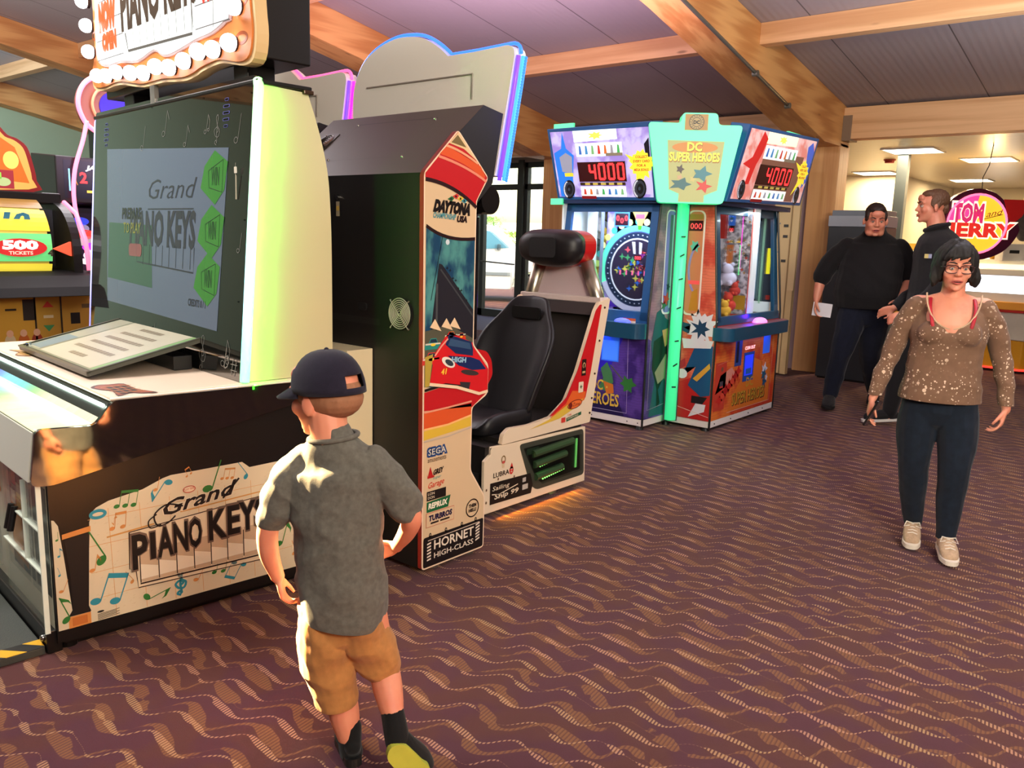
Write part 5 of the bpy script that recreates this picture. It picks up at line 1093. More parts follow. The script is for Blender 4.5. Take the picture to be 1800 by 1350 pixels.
# printed cheeks either side of the corner post
chk = [(.0, .087), (.38, .087), (.38, 1.81), (.1, 1.81), (.0, .90)]
obj('side_cheek', PR([(-x if False else x, z) for x, z in chk], .405, .413), MAU, T)
A = Art((0, .4045, 0), (1, 0, 0), (0, 0, 1), rough=.35)
A.poly([(.0, .087), (.38, .087), (.38, .6), (.0, .75)], PUR, 1); A.poly([(.12, .95), (.20, .98), (.26, .90), (.36, .86), (.38, .1), (.08, .1), (.15, .4), (.06, .7)], (36, 84, 96), 2); A.poly([(.1, .72), (.36, .8), (.36, .62), (.24, .55), (.33, .45), (.2, .3), (.09, .5)], (22, 22, 26), 3); A.poly([(.22, .8), (.36, .82), (.36, .7), (.28, .66)], (196, 160, 100), 4); A.poly([(.14, .46), (.3, .6), (.37, .58), (.37, .3), (.3, .4), (.2, .36)], (150, 150, 120), 4); A.poly([(.18, .38), (.25, .2), (.2, .16)], (22, 22, 26), 5)
A.line([(.05, .74), (.05, .16), (.37, .19)], .004, (180, 170, 190), 6)
A.poly(rrect(.185, .345, .93, 1.76, .05), (236, 236, 240), 3); A.poly(rrect(.20, .33, .945, 1.75, .045), (120, 120, 190), 4, .1); A.rect(.25, .29, 1.0, 1.72, (80, 110, 110), 5); A.rect(.295, .325, .98, 1.72, (190, 206, 210), 5, .15)
A.star(.25, 1.05, .03, .06, 5, (190, 50, 50), 6, seed=1); A.star(.22, 1.0, .02, .05, 5, (60, 120, 80), 6, seed=2); A.star(.27, 1.15, .02, .035, 5, (40, 40, 60), 6, seed=3)
A.build('cheek_artwork', T)
chk = [(.0, .087), (.37, .087), (.37, 1.81), (.08, 1.81), (.0, .90)]
obj('side_cheek', PR(chk, .355, .363, 'x'), RED2, T)
A = Art((.3545, .37, 0), (0, -1, 0), (0, 0, 1), rough=.35); 
A.poly([(.0, .087), (.37, .087), (.37, .5), (.0, .35)], (186, 34, 34), 1)
A.star(.24, .83, .10, .15, 14, (222, 216, 224), 3, seed=5); A.star(.24, .83, .04, .09, 7, (34, 66, 96), 4, seed=8); A.poly([(.15, .86), (.02, .88), (.03, .82), (.14, .78)], (34, 70, 96), 3)
A.poly([(.08, .74), (.36, .74), (.34, .68), (.1, .66)], (222, 216, 224), 4); A.poly([(.2, .68), (.36, .70), (.36, .30), (.28, .28), (.16, .36), (.22, .52), (.12, .50), (.1, .42)], (30, 80, 124), 3); A.poly([(.2, .42), (.34, .56), (.35, .52), (.24, .40)], (214, 160, 60), 5); A.ell(.1, .45, .05, .04, (222, 216, 224), 5, n=12); A.poly([(.03, .52), (.12, .58), (.13, .52), (.05, .46)], (170, 30, 50), 4)
A.poly([(.2, .28), (.34, .28), (.30, .22), (.2, .22)], (30, 26, 30), 4); A.poly([(.18, .10), (.32, .16), (.33, .22), (.24, .22)], (222, 216, 224), 5)
A.poly(rrect(.06, .22, .93, 1.76, .05), (236, 220, 210), 3); A.poly(rrect(.075, .205, .945, 1.75, .045), (196, 120, 80), 4, .1); A.ring(.21, 1.3, .12, .22, .02, (150, 130, 190), 5, 110, 250); A.rect(.08, .2, 1.60, 1.68, (60, 10, 14), 5); A.text('000', .09, 1.615, .045, (255, 70, 70), .10, 6, emit=1.4); A.rect(.08, .2, 1.69, 1.73, (170, 130, 60), 5); A.star(.14, 1.48, .03, .05, 6, (100, 180, 160), 5, seed=3); A.rect(.1, .2, 1.18, 1.21, (230, 80, 80), 6, .3); A.poly([(.12, .97), (.2, .97), (.19, 1.15), (.14, 1.12)], (196, 130, 40), 6); A.line([(.0, .19), (.36, .12)], .004, (230, 190, 180), 6)
A.build('cheek_artwork', T)
# glowing corner post
obj('glow_post', TB([(.315, .335, .06), (.315, .335, 1.81)], .048, 16), GLOW2, T, smooth=True, label='glowing green corner post')
for d in (-.052, .052): obj('post_edge', TB([(.315 - d * .7, .335 + d * .7, .05), (.315 - d * .7, .335 + d * .7, 1.81)], .008, 6), mat('post_edge_grey', (70, 80, 80), .4, .3), T)
for k, z in enumerate((1.55, 1.4, 1.22, .98, .72, .52, .34)):
    bm = bmesh.new(); c0 = Vector((.315 - .035, .335 - .035, z)); n_ = Vector((-1, -1, 0)).normalized(); r_ = Vector((1, -1, 0)).normalized(); s = .016
    prismq(bm, [c0 - r_ * s + Vector((0, 0, -.004 - .004 * (k % 3))), c0 + r_ * s + Vector((0, 0, -.004 + .012 * (k % 2))), c0 + r_ * s + Vector((0, 0, .008 + .012 * (k % 2))), c0 - r_ * s + Vector((0, 0, .006 - .004 * (k % 3)))], n_ * .016)
    obj('post_mark', bm, mat('mark_dark', (20, 70, 60), .5), T)
light('post_light', 'AREA', (5.68 + .2, 2.93 + .22, .95), 4, (60, 255, 150), target=(5.0, 2.2, .95), shape='RECTANGLE', size=.06, size_y=1.6)
# marquees
def quadart(P0, PU, PV, **k): return Art(P0, Vector(PU) - Vector(P0), Vector(PV) - Vector(P0), **k)
def marquee(bl, br, tr, tl, side):
    bl, br, tr, tl = map(Vector, (bl, br, tr, tl)); n = (br - bl).cross(tl - bl).normalized()
    bm = bmesh.new(); prismq(bm, [bl, br, tr, tl], -n * .16); obj('marquee_box', bm, BLU, T, bevel=.006)
    U = (br - bl).normalized(); V = (tl - bl); V = (V - V.dot(U) * U).normalized()
    W = (br - bl).length; H = (tl - bl).dot(V)
    A = Art(bl + n * .001, U, V, emit=.38, rough=.25)
    sk = lambda v: (tl - bl).dot(U) * v
    Wt = (tr - tl).length
    def Q(u, v): return (sk(v) + u * (W + (Wt - W) * v), v * H)
    q = lambda pts: [Q(u, v) for u, v in pts]
    m = .028
    LIT = (190, 186, 236) if side == 'L' else (232, 190, 186)
    A.poly(q([(m, m * 1.6), (1 - m, m * 1.6), (1 - m, 1 - m * 1.6), (m, 1 - m * 1.6)]), printmat('lit_' + side, LIT, (150, 130, 210) if side == 'L' else (216, 130, 120), 9, False), 1)
    lm = bpy.data.materials['lit_' + side]; b = lm.node_tree.nodes['Principled BSDF']; b.inputs['Emission Strength'].default_value = .45; lm.node_tree.links.new(b.inputs['Base Color'].links[0].from_socket, b.inputs['Emission Color'])
    A.poly(q([(.26, .80), (.68, .82), (.68, .955), (.26, .955)]), (226, 248, 255) if side == 'L' else (250, 236, 190), 2, .9)
    # generic jagged colour shapes either side (the printed figures are left out)
    if side == 'L':
        A.poly(q([(.05, .05), (.19, .05), (.20, .3), (.24, .62), (.17, .72), (.15, .95), (.12, .72), (.04, .66)]), (40, 120, 226), 3, .5); A.poly(q([(.10, .40), (.2, .36), (.22, .6), (.16, .66), (.09, .6)]), (150, 156, 176), 4, .3); A.poly(q([(.12, .33), (.21, .33), (.21, .38), (.12, .38)]), (220, 206, 60), 5, .5)
        A.poly(q([(.78, .1), (.97, .08), (.96, .7), (.86, .78), (.8, .72), (.76, .5)]), (196, 186, 230), 3, .45); A.poly(q([(.93, .55), (.965, .55), (.965, .82), (.92, .74)]), (24, 20, 40), 4, .1)
    else:
        A.poly(q([(.05, .5), (.14, .6), (.2, .95), (.27, .86), (.25, .66), (.21, .5), (.19, .25), (.14, .24), (.15, .45)]), (204, 40, 40), 3, .4); A.poly(q([(.86, .85), (.92, .93), (.97, .8), (.97, .35), (.92, .25), (.9, .6)]), (70, 100, 206), 3, .4); A.poly(q([(.26, .05), (.84, .05), (.84, .7), (.28, .7)]), (140, 96, 80), 2, .2)
    A.star(*Q(.48, .88), .02, .035, 7, (206, 216, 90), 3, sx=2.2, seed=4, emit=.7)
    # card strips
    for v0, v1, cl in ((.60, .78, 0), (.05, .19, 1)):
        A.poly(q([(.27, v0), (.72, v0), (.72, v1), (.27, v1)]), (240, 244, 240), 4, .7)
        for k in range(7):
            u = .285 + k * .062; A.poly(q([(u, v0 + .02), (u + .05, v0 + .02), (u + .05, v1 - .02), (u, v1 - .02)]), (226, 236, 240), 5, .6)
            A.poly(q([(u + .012, v0 + .03), (u + .04, v0 + .03), (u + .035, v1 - .04), (u + .02, v1 - .03)]), ((60, 110, 190), (70, 140, 200), (120, 180, 120), (196, 60, 50), (210, 110, 50), (150, 150, 160), (70, 170, 90))[(k + 3 * cl) % 7], 6, .4)
    A.poly(q([(.27, .02), (.42, .02), (.42, .06), (.27, .06)]), (130, 20, 30), 7, .2); A.poly(q([(.56, .6), (.72, .6), (.72, .64), (.56, .64)]), (140, 130, 110), 7, .2)
    A.poly(q([(.265, .255), (.735, .255), (.735, .525), (.265, .525)]), (52, 6, 14), 5, .15)
    SR = mat('digit_red', (255, 60, 60), .3, emit=2.0, ecol=(255, 40, 45))
    def seg7(u0, v0, w, h, segs):
        t = .009
        P_ = {'a': [(u0, v0 + h), (u0 + w, v0 + h)], 'g': [(u0, v0 + h / 2), (u0 + w, v0 + h / 2)], 'd': [(u0, v0), (u0 + w, v0)], 'f': [(u0, v0 + h / 2), (u0, v0 + h)], 'b': [(u0 + w, v0 + h / 2), (u0 + w, v0 + h)], 'e': [(u0, v0), (u0, v0 + h / 2)], 'c': [(u0 + w, v0), (u0 + w, v0 + h / 2)]}
        for s_ in segs: A.line([Q(*p) for p in P_[s_]], .019, SR, 7)
    for k, s_ in enumerate(('fgbc', 'abcdef', 'abcdef', 'abcdef')): seg7(.385 + k * .092, .29, .052, .2, s_)
    A.poly(q([(.27, .205), (.72, .205), (.72, .245), (.27, .245)]), (60, 44, 30), 5, .1)
    for k in range(5): A.poly(q([(.32 + k * .08, .21), (.37 + k * .08, .21), (.37 + k * .08, .24), (.32 + k * .08, .24)]), (200, 180, 90), 6, .3)
    bu = Q(.885, .48); A.star(bu[0], bu[1], .085, .115, 13, (238, 222, 60), 6, seed=6, emit=.6); A.poly(q([(.74, .62), (.84, .56), (.82, .48)]), (238, 222, 60), 6, .6); A.poly(q([(.79, .14), (.85, .38), (.9, .34)]), (238, 222, 60), 6, .6)
    for k, (tx, w_) in enumerate((('COLLECT', .11), ('EVERY CARD', .15), ('FOR A', .08), ('MEGA BONUS', .13))): A.text(tx, bu[0], bu[1] + .045 - k * .032, .019, (196, 80, 50), w_, 8, off=.03, emit=.2, cx=True)
    for (u, v) in (((.145, .15), (.85, .16)) if side == 'L' else ((.12, .17), (.88, .15))):
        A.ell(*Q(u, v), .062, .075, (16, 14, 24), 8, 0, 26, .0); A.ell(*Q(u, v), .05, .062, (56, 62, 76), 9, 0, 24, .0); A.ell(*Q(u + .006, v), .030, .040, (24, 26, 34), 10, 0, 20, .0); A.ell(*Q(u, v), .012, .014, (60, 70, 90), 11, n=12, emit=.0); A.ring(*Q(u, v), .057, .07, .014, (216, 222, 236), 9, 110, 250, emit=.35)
    A.build('marquee_face', T, 'backlit marquee with red 4000 display between two black speakers')
marquee((.02, 1.36, 1.83), (-.01, .385, 1.815), (-.08, .43, 2.40), (-.05, 1.45, 2.40), 'L')
marquee((.275, -.05, 1.82), (1.72, -.06, 1.86), (1.80, -.15, 2.44), (.395, -.14, 2.40), 'R')
bm = bmesh.new(); box(bm, .02, .3, .40, 1.33, 1.80, 1.84); box(bm, .3, 1.66, .0, .4, 1.80, 1.84); obj('marquee_shelf', bm, mat('shelf_navy', (20, 44, 84), .35), T)
# green header across the corner
a = Vector((-.03, .40, 0)); b_ = Vector((.28, -.03, 0)); u_ = (b_ - a).normalized(); L_ = (b_ - a).length; n_ = u_.cross(Vector((0, 0, 1)))
hp = roundpoly([(0.02, 1.80), (L_ - .02, 1.80), (L_ + .09, 2.375), (L_ - .09, 2.375), (L_ - .10, 2.46), (.17, 2.46), (.16, 2.385), (-.08, 2.39)], .03)
f = lambda p: a + u_ * p[0] + Vector((0, 0, p[2])) + n_ * p[1]
obj('header', PR(hp, -.10, .05, 'y', f), GLOW, T, bevel=.015, label='glowing green plastic header')
A = Art(a + n_ * .0515, u_, (0, 0, 1), emit=.12, rough=.4)
hc = L_ / 2 + .01
A.poly([(hc - .205, 2.26), (hc + .215, 2.255), (hc + .185, 1.90), (hc + .09, 1.86), (hc + .09, 1.81), (hc - .1, 1.81), (hc - .1, 1.87), (hc - .175, 1.90)], (170, 176, 110), 1); A.ell(hc, 2.21, .17, .04, (196, 130, 50), 2)
A.text('DC', hc - .055, 2.185, .06, (216, 230, 80), .105, 4, off=.04); A.text('SUPER HEROES', hc - .185, 2.11, .062, (216, 230, 80), .37, 4, off=.04); A.text('SUPER HEROES', hc - .183, 2.104, .062, (150, 100, 30), .37, 3, off=.06); A.text('DC', hc - .053, 2.18, .06, (150, 100, 30), .105, 3, off=.06)
for k, (u, v, s, c, w_) in enumerate(((-.1, 2.05, .035, (60, 50, 50), 1), (.06, 2.02, .06, (40, 120, 130), 1.4), (.06, 2.02, .03, (190, 60, 50), 1), (-.09, 1.94, .05, (30, 96, 100), 1.9), (.08, 1.93, .05, (196, 40, 36), 1.2), (.0, 1.98, .03, (190, 180, 110), 1), (-.1, 1.99, .025, (190, 160, 120), 1))): A.star(hc + u, v, s * .5, s, 5, c, 4 + k % 2, sx=w_, seed=k + 11)
A.rect(hc - .085, hc + .085, 2.335, 2.45, (168, 132, 70), 1); A.ell(hc, 2.393, .055, .055, (170, 150, 100), 2); A.ring(hc, 2.393, .056, .056, .005, (40, 44, 34), 3); A.ring(hc, 2.393, .035, .035, .004, (40, 44, 34), 3); A.text('DC', hc - .022, 2.38, .024, (30, 34, 28), .044, 4, off=.06)
for k in range(16): aa = 2 * pi * k / 16; A.ell(hc + .044 * cos(aa), 2.393 + .044 * sin(aa), .004, .004, (50, 54, 40), 4, n=6)
A.build('header_artwork', T, 'printed plate on the green header')
obj('side_tab', B(-.02, .0, 1.2, 1.4, 2.40, 2.44), GLOW, T); obj('side_tab', B(1.35, 1.75, -.05, -.03, 2.40, 2.46), GLOW, T); obj('side_tab', B(.0, .03, 1.3, 1.42, 1.79, 1.84), GLOW, T)
light('header_light', 'AREA', (5.68 + .0, 2.93 + .0, 2.1), 3, (80, 255, 170), target=(4.8, 2.0, 2.0), shape='SQUARE', size=.4)
# ================================================================== people
ROT = radians(-50.03)
def cr(P, n=5):
    return smooth(P, n) if len(P) > 2 else P
def limb(bm, pts, seg=14, n=5):
    """pts: (x,y,z,rx,ry) stations; a closed tapered tube with rounded ends"""
    P = [tuple(p) + ((p[3],) if len(p) == 4 else ()) for p in pts]
    def cat(P, n):
        o = []
        for i in range(len(P) - 1):
            a, b, c, d = P[max(0, i - 1)], P[i], P[i + 1], P[min(len(P) - 1, i + 2)]
            for k in range(n):
                t = k / n; o.append(tuple(.5 * (2 * b[j] + (c[j] - a[j]) * t + (2 * a[j] - 5 * b[j] + 4 * c[j] - d[j]) * t * t + (3 * b[j] - a[j] - 3 * c[j] + d[j]) * t ** 3) for j in range(5)))
        o.append(P[-1]); return o
    Q = cat(P, n) if len(P) > 2 else P
    a, b = Vector(Q[0][:3]), Vector(Q[1][:3]); d = (a - b).normalized(); e = Vector(Q[-1][:3]); f_ = (e - Vector(Q[-2][:3])).normalized()
    r0 = min(Q[0][3:5]); r1 = min(Q[-1][3:5])
    pre = [tuple(a + d * r0 * s) + (Q[0][3] * c_, Q[0][4] * c_) for s, c_ in ((.92, .35), (.6, .78))]; post = [tuple(e + f_ * r1 * s) + (Q[-1][3] * c_, Q[-1][4] * c_) for s, c_ in ((.6, .78), (.92, .35))]
    Q = pre + Q + post; path = [q_[:3] for q_ in Q]; T_, N_ = frames(path); rings = []
    for i, q_ in enumerate(Q):
        t = T_[i]; u = Vector((1, 0, 0)); 
        if abs(t.x) > .8: u = Vector((0, 1, 0))
        u = (u - u.dot(t) * t).normalized(); w = t.cross(u); rx, ry = (q_[3], q_[4]) if abs(t.x) <= .8 else (q_[4], q_[3])
        rings.append([bm.verts.new(Vector(q_[:3]) + rx * cos(2 * pi * k / seg) * u + ry * sin(2 * pi * k / seg) * w) for k in range(seg)])
    for i in range(len(rings) - 1):
        for k in range(seg): bm.faces.new((rings[i][k], rings[i][(k + 1) % seg], rings[i + 1][(k + 1) % seg], rings[i + 1][k]))
    bm.faces.new(rings[0][::-1]); bm.faces.new(rings[-1]); return bm
def fuse(name, bm, m, parent, vox=.006, sm=3, wr=0.0, wsc=(6, 6, 14), seed=0, cut=None, label=None):
    me = bpy.data.meshes.new(name); bm.to_mesh(me); bm.free(); o = bpy.data.objects.new(name, me); COL.objects.link(o)
    md = o.modifiers.new('r', 'REMESH'); md.mode = 'VOXEL'; md.voxel_size = vox; md.use_smooth_shade = True
    ms = o.modifiers.new('s', 'SMOOTH'); ms.factor = .6; ms.iterations = sm
    dg = bpy.context.evaluated_depsgraph_get(); n = bpy.data.meshes.new_from_object(o.evaluated_get(dg)); o.modifiers.clear(); o.data = n; bpy.data.meshes.remove(me); n.name = name
    if cut or wr:
        b = bmesh.new(); b.from_mesh(n)
        if wr:
            b.normal_update()
            for v in b.verts:
                c = v.co; q_ = Vector((c.x * wsc[0] + 3 * seed, c.y * wsc[1], c.z * wsc[2] + c.x * 5)); w_ = noise.noise(q_) ; r_ = 1 - abs(noise.noise(q_ * .7 + Vector((9, 2, 5)))) * 2.4
                v.co = c + v.normal * wr * (w_ * .9 + r_ * .7)
        if cut:
            for co, no in cut: bmesh.ops.bisect_plane(b, geom=b.verts[:] + b.edges[:] + b.faces[:], plane_co=co, plane_no=no, clear_outer=True)
        b.to_mesh(n); b.free()
    n.materials.clear(); n.materials.append(m); n.polygons.foreach_set('use_smooth', [True] * len(n.polygons))
    o.parent = parent
    if label: o['label'] = label
    return o
def skinmat(name, col, blotch=(200, 90, 76)):
    m, nt, b, g = newmat(name); tc = g.n('ShaderNodeTexCoord').outputs['Object']; n = g.noise(tc, 14, 4)
    nt.links.new(g.mix(g.m('MULTIPLY', g.step(n, .4, .75), .35), lin(col), lin(blotch)), b.inputs['Base Color']); b.inputs['Roughness'].default_value = .5
    b.inputs['Subsurface Weight'].default_value = .12; b.inputs['Subsurface Radius'].default_value = (1, .35, .2); b.inputs['Subsurface Scale'].default_value = .012; return m
def XF(bm, verts0, M_):
    bm.verts.ensure_lookup_table()
    for v in bm.verts[verts0:]: v.co = M_ @ v.co
def head(bm, c, yaw=0, pitch=0, s=1.0, fat=0.0, roll=0, kid=False):
    M_ = Matrix.Translation(c) @ Matrix.Rotation(yaw, 4, 'Z') @ Matrix.Rotation(pitch, 4, 'X') @ Matrix.Rotation(roll, 4, 'Y') @ Matrix.Scale(s, 4); n0 = len(bm.verts)
    ball(bm, (0, .018, .032), (.076, .094, .086)); ball(bm, (0, -.018, -.03), (.062 + fat, .070, .086)); ball(bm, (0, -.032, -.078), (.046 + fat, .048, .036 + fat * .5)); ball(bm, (0, -.062 if kid else -.070, -.098), (.024, .02, .016))
    limb(bm, [(0, -.078, .03, .008), (0, -.090, .0, .009), (0, -.095 if kid else -.104, -.022, .010 if kid else .012)], 10, 3)
    for q_ in (-1, 1):
        ball(bm, (q_ * .012, -.096, -.026), .0095, 10, 8); ball(bm, (q_ * .032, -.075, .028), (.026, .014, .009), 12, 8); ball(bm, (q_ * .041, -.058, -.026), (.024, .022, .026), 12, 8)
        ball(bm, (q_ * (.076 + fat * .7), .012, -.012), (.009, .019, .032), 12, 8, Matrix.Rotation(q_ * .35, 3, 'Z')); 
        if fat: ball(bm, (q_ * .035, -.03, -.09), (.035, .04, .03), 12, 8)
    ball(bm, (0, -.084, -.052), (.026, .012, .007), 12, 8); ball(bm, (0, -.083, -.066), (.023, .012, .008), 12, 8); ball(bm, (0, -.074, .062), (.05, .02, .03), 12, 8)
    XF(bm, n0, M_); return M_
EYEW = mat('eye_white', (186, 168, 154), .25); LIP = mat('lip', (176, 84, 76), .4); MOUTH = mat('mouth_dark', (70, 24, 22), .5)
def face_bits(M_, T, s, iris=(60, 70, 60), brow=(60, 40, 28), mouth=0.5):
    for q_ in (-1, 1):
        e = obj('eye', ball(bmesh.new(), M_ @ Vector((q_ * .031, -.0735, .005)), .0112 * s, 14, 10), EYEW, T, smooth=True)
        obj('iris', ball(bmesh.new(), M_ @ Vector((q_ * .031, -.0808, .004)), .0055 * s, 10, 8), mat('iris_%d_%d_%d' % iris, iris, .2), e, smooth=True)
        b = bmesh.new(); limb(b, [tuple(M_ @ Vector((q_ * .014, -.089, .030))) + (.003 * s,), tuple(M_ @ Vector((q_ * .032, -.088, .036))) + (.0042 * s,), tuple(M_ @ Vector((q_ * .052, -.076, .030))) + (.0025 * s,)], 8, 4); obj('eyebrow', b, mat('brow_%d_%d_%d' % brow, brow, .8), T, smooth=True)
        b = bmesh.new(); limb(b, [tuple(M_ @ Vector((q_ * .018, -.082, .010))) + (.003 * s,), tuple(M_ @ Vector((q_ * .031, -.0845, .0145))) + (.004 * s,), tuple(M_ @ Vector((q_ * .045, -.076, .009))) + (.0025 * s,)], 8, 4); obj('eyelid', b, mat('lid', (150, 92, 76), .5), T, smooth=True)
    b = bmesh.new(); limb(b, [tuple(M_ @ Vector((-.026, -.088, -.060))) + (.002 * s,), tuple(M_ @ Vector((0, -.098, -.0555))) + (.004 * s,), tuple(M_ @ Vector((.026, -.088, -.060))) + (.002 * s,)], 8, 4); limb(b, [tuple(M_ @ Vector((-.024, -.087, -.062 - .004 * mouth))) + (.002 * s,), tuple(M_ @ Vector((0, -.095, -.068 - .006 * mouth))) + (.005 * s,), tuple(M_ @ Vector((.024, -.087, -.062 - .004 * mouth))) + (.002 * s,)], 8, 4); obj('lips', b, LIP, T, smooth=True)
    obj('mouth', ball(bmesh.new(), M_ @ Vector((0, -.0895, -.0618 - .002 * mouth)), (.019 * s, .0065 * s, (.002 + .006 * mouth) * s), 12, 8, M_.to_3x3().normalized()), MOUTH, T, smooth=True)
def hand(bm, wrist, dirv, palmn, s=1.0, curl=.5, side=1):
    """palm plus five curled fingers. dirv: along the hand, palmn: direction the palm faces, side: +1/-1 thumb side"""
    d = Vector(dirv).normalized(); n = Vector(palmn); n = (n - n.dot(d) * d).normalized(); a = d.cross(n) * side; w = Vector(wrist)
    p = lambda x, y, z: w + a * x * s + d * y * s + n * z * s
    for k, (x, l0) in enumerate(((.028, .072), (.010, .08), (-.009, .074), (-.026, .06))):
        limb(bm, [tuple(p(x * .45, .005, 0)) + (.013 * s,), tuple(p(x * .9, .045, 0)) + (.0125 * s,), tuple(p(x, .085, 0)) + (.0105 * s,)], 10, 3)
        c1 = curl * (.8 + .12 * k); P = [p(x, .085, 0)]; ang = 0; seg = [l0 * .5, l0 * .32, l0 * .26]; y, z = .085, 0
        for i, L_ in enumerate(seg):
            ang += c1 * (.8 if i == 0 else 1.0); y += L_ * cos(ang); z += L_ * sin(ang); P.append(p(x, y, z))
        limb(bm, [tuple(q_) + ((.0092 - .001 * i) * s,) for i, q_ in enumerate(P)], 10, 3)
    limb(bm, [tuple(p(.02, .02, .004)) + (.013 * s,), tuple(p(.045, .05, .014)) + (.0105 * s,), tuple(p(.050, .078, .026)) + (.0095 * s,), tuple(p(.046, .098, .036)) + (.008 * s,)], 10, 3)
def shoe(name, ankle, toe, m, sole, parent, s=1.0, tilt=0.0, laces=None, w=.045, upper=.075):
    a = Vector(ankle); t = Vector(toe); d = (t - a); L_ = d.length; d.normalize(); up = Vector((0, 0, 1)); up = (up - up.dot(d) * d).normalized(); r = d.cross(up)
    p = lambda x, y, z: tuple(a + r * x + d * y + up * z)
    bm = bmesh.new(); limb(bm, [p(0, -.045 * s, .02) + (.034 * s, .03 * s), p(0, .02 * s, .028) + (.040 * s, .040 * s), p(0, L_ * .6, .012) + (w * s, .030 * s), p(0, L_ - .02, .0) + (w * .85 * s, .022 * s)]); limb(bm, [p(0, -.02 * s, .0) + (.036 * s,), p(0, -.02 * s, upper) + (.040 * s,)])
    o = fuse(name, bm, m, parent, .005, 3, .0008)
    pts = [(-.030, -.06), (-.036, .0), (-w * .95, L_ * .5), (-w, L_ * .8), (-w * .6, L_ + .015), (0, L_ + .025), (w * .6, L_ + .015), (w, L_ * .8), (w * .95, L_ * .5), (.036, 0), (.03, -.06), (0, -.075)]
    sb = bmesh.new(); prism(sb, smooth([(x * s, y * s if y < 0 else y) for x, y in pts], 3, True), -.038, -.016, 'z', lambda q_: Vector(p(q_[0], q_[1], q_[2] + .01)))
    obj('sole', sb, sole, o)
    if laces:
        lb = bmesh.new()
        for k in range(4): tube(lb, [p(-.022, .05 + .022 * k, .048 - .006 * k), p(0, .058 + .022 * k, .058 - .006 * k), p(.022, .05 + .022 * k, .048 - .006 * k)], .003, 6)
        for q_ in (-1, 1): tube(lb, [p(0, .05, .06), p(q_ * .03, .06, .07), p(q_ * .04, .08, .05), p(q_ * .015, .065, .052)], .003, 6)
        obj('laces', lb, laces, o)
    return o
def cloth(name, col, var=.12, sc=60, spots=None):
    m, nt, b, g = newmat(name); tc = g.n('ShaderNodeTexCoord').outputs['Object']; n = g.noise(tc, sc, 4); c = g.mix(n, lin(tuple(v * (1 - var) for v in col)), lin(tuple(min(255, v * (1 + var)) for v in col)))
    if spots:
        for sc_, th_ in ((26, .27), (52, .30), (90, .30)):
            vo = g.n('ShaderNodeTexVoronoi'); vo.inputs['Scale'].default_value = sc_; g.put(vo.inputs['Vector'], tc); k = g.m('SUBTRACT', 1.0, g.step(vo.outputs['Distance'], th_ - .06, th_)); 
            gate = g.m('GREATER_THAN', g.xyz(vo.outputs['Color'])[0], .62); dens = g.step(g.noise(tc, 9, 2), .42, .54); c = g.mix(g.m('MULTIPLY', g.m('MULTIPLY', g.m('MULTIPLY', k, gate), dens), .9), c, lin(spots))
    nt.links.new(c, b.inputs['Base Color']); b.inputs['Roughness'].default_value = .9; b.inputs['Specular IOR Level'].default_value = .2; b.inputs['Sheen Weight'].default_value = .1
    bp = g.n('ShaderNodeBump'); bp.inputs['Strength'].default_value = .2; bp.inputs['Distance'].default_value = .002; nt.links.new(g.noise(tc, 500, 2), bp.inputs['Height']); nt.links.new(bp.outputs[0], b.inputs['Normal']); return m

# ---------------------------------------------------------------- woman walking towards the viewer
SK = skinmat('skin_woman', (222, 150, 122)); T = thing('person', 'woman in glasses, dark bob, spotted brown top and jeans, walking with a phone', 'person', (4.47, .94, 0), ROT - radians(22))
bm = bmesh.new(); Mw = head(bm, (-.004, -.03, 1.425), radians(4), radians(6), .93)
limb(bm, [(0, .005, 1.38, .052, .052), (0, .01, 1.30, .055, .052), (0, .02, 1.24, .085, .06)]); limb(bm, [(0, .02, 1.25, .13, .06), (0, .01, 1.15, .15, .095), (0, .0, 1.0, .145, .095), (0, 0, .85, .16, .105)])
for q_ in (-1, 1): ball(bm, (q_ * .07, -.07, 1.115), (.066, .05, .055))
for q_ in (-1, 1): limb(bm, [(q_ * .03, .02, 1.255, .03), (q_ * .15, .02, 1.245, .04)])
LA = [(-.155, .01, 1.228, .038), (-.205, .03, 1.12, .040), (-.237, .03, 1.0, .036), (-.272, .0, .88, .032), (-.302, -.03, .775, .022), (-.310, -.035, .75, .02)]
RA = [(.155, .01, 1.228, .038), (.208, .04, 1.13, .040), (.243, .05, 1.02, .036), (.270, .02, .89, .031), (.285, -.01, .775, .022), (.286, -.015, .75, .02)]
limb(bm, LA); limb(bm, RA)
hand(bm, (-.310, -.035, .755), (-.12, -.1, -1), (1, .1, 0), .88, .45, 1); hand(bm, (.286, -.015, .755), (-.22, -.25, -1), (-1, .2, 0), .88, .6, -1)
LG = [(-.076, .02, .81, .072), (-.088, .01, .62, .082), (-.086, -.015, .46, .062), (-.07, .03, .28, .050), (-.05, .075, .11, .032), (-.05, .075, .07, .03)]; RG = [(.078, .0, .81, .072), (.092, -.02, .62, .082), (.092, -.07, .46, .062), (.092, -.07, .28, .050), (.09, -.09, .10, .032), (.09, -.09, .06, .03)]
limb(bm, LG); limb(bm, RG); fuse('body', bm, SK, T, .005, 3)
face_bits(Mw, T, .93, (70, 80, 90), (60, 40, 34), .45)
TOPM = cloth('brown_spotted_jersey', (116, 88, 70), .1, 40, (226, 200, 176))
def grow(L_, d): return [(p[0], p[1], p[2], p[3] + d) + ((p[4] + d,) if len(p) > 4 else ()) for p in L_]
bm = bmesh.new(); limb(bm, [(0, .02, 1.20, .165, .085), (0, .0, 1.10, .172, .118), (0, .0, 1.03, .162, .112), (-.002, 0, .94, .168, .115), (-.003, .0, .86, .178, .13), (-.005, 0, .80, .184, .138), (-.005, 0, .75, .185, .138)], 20)
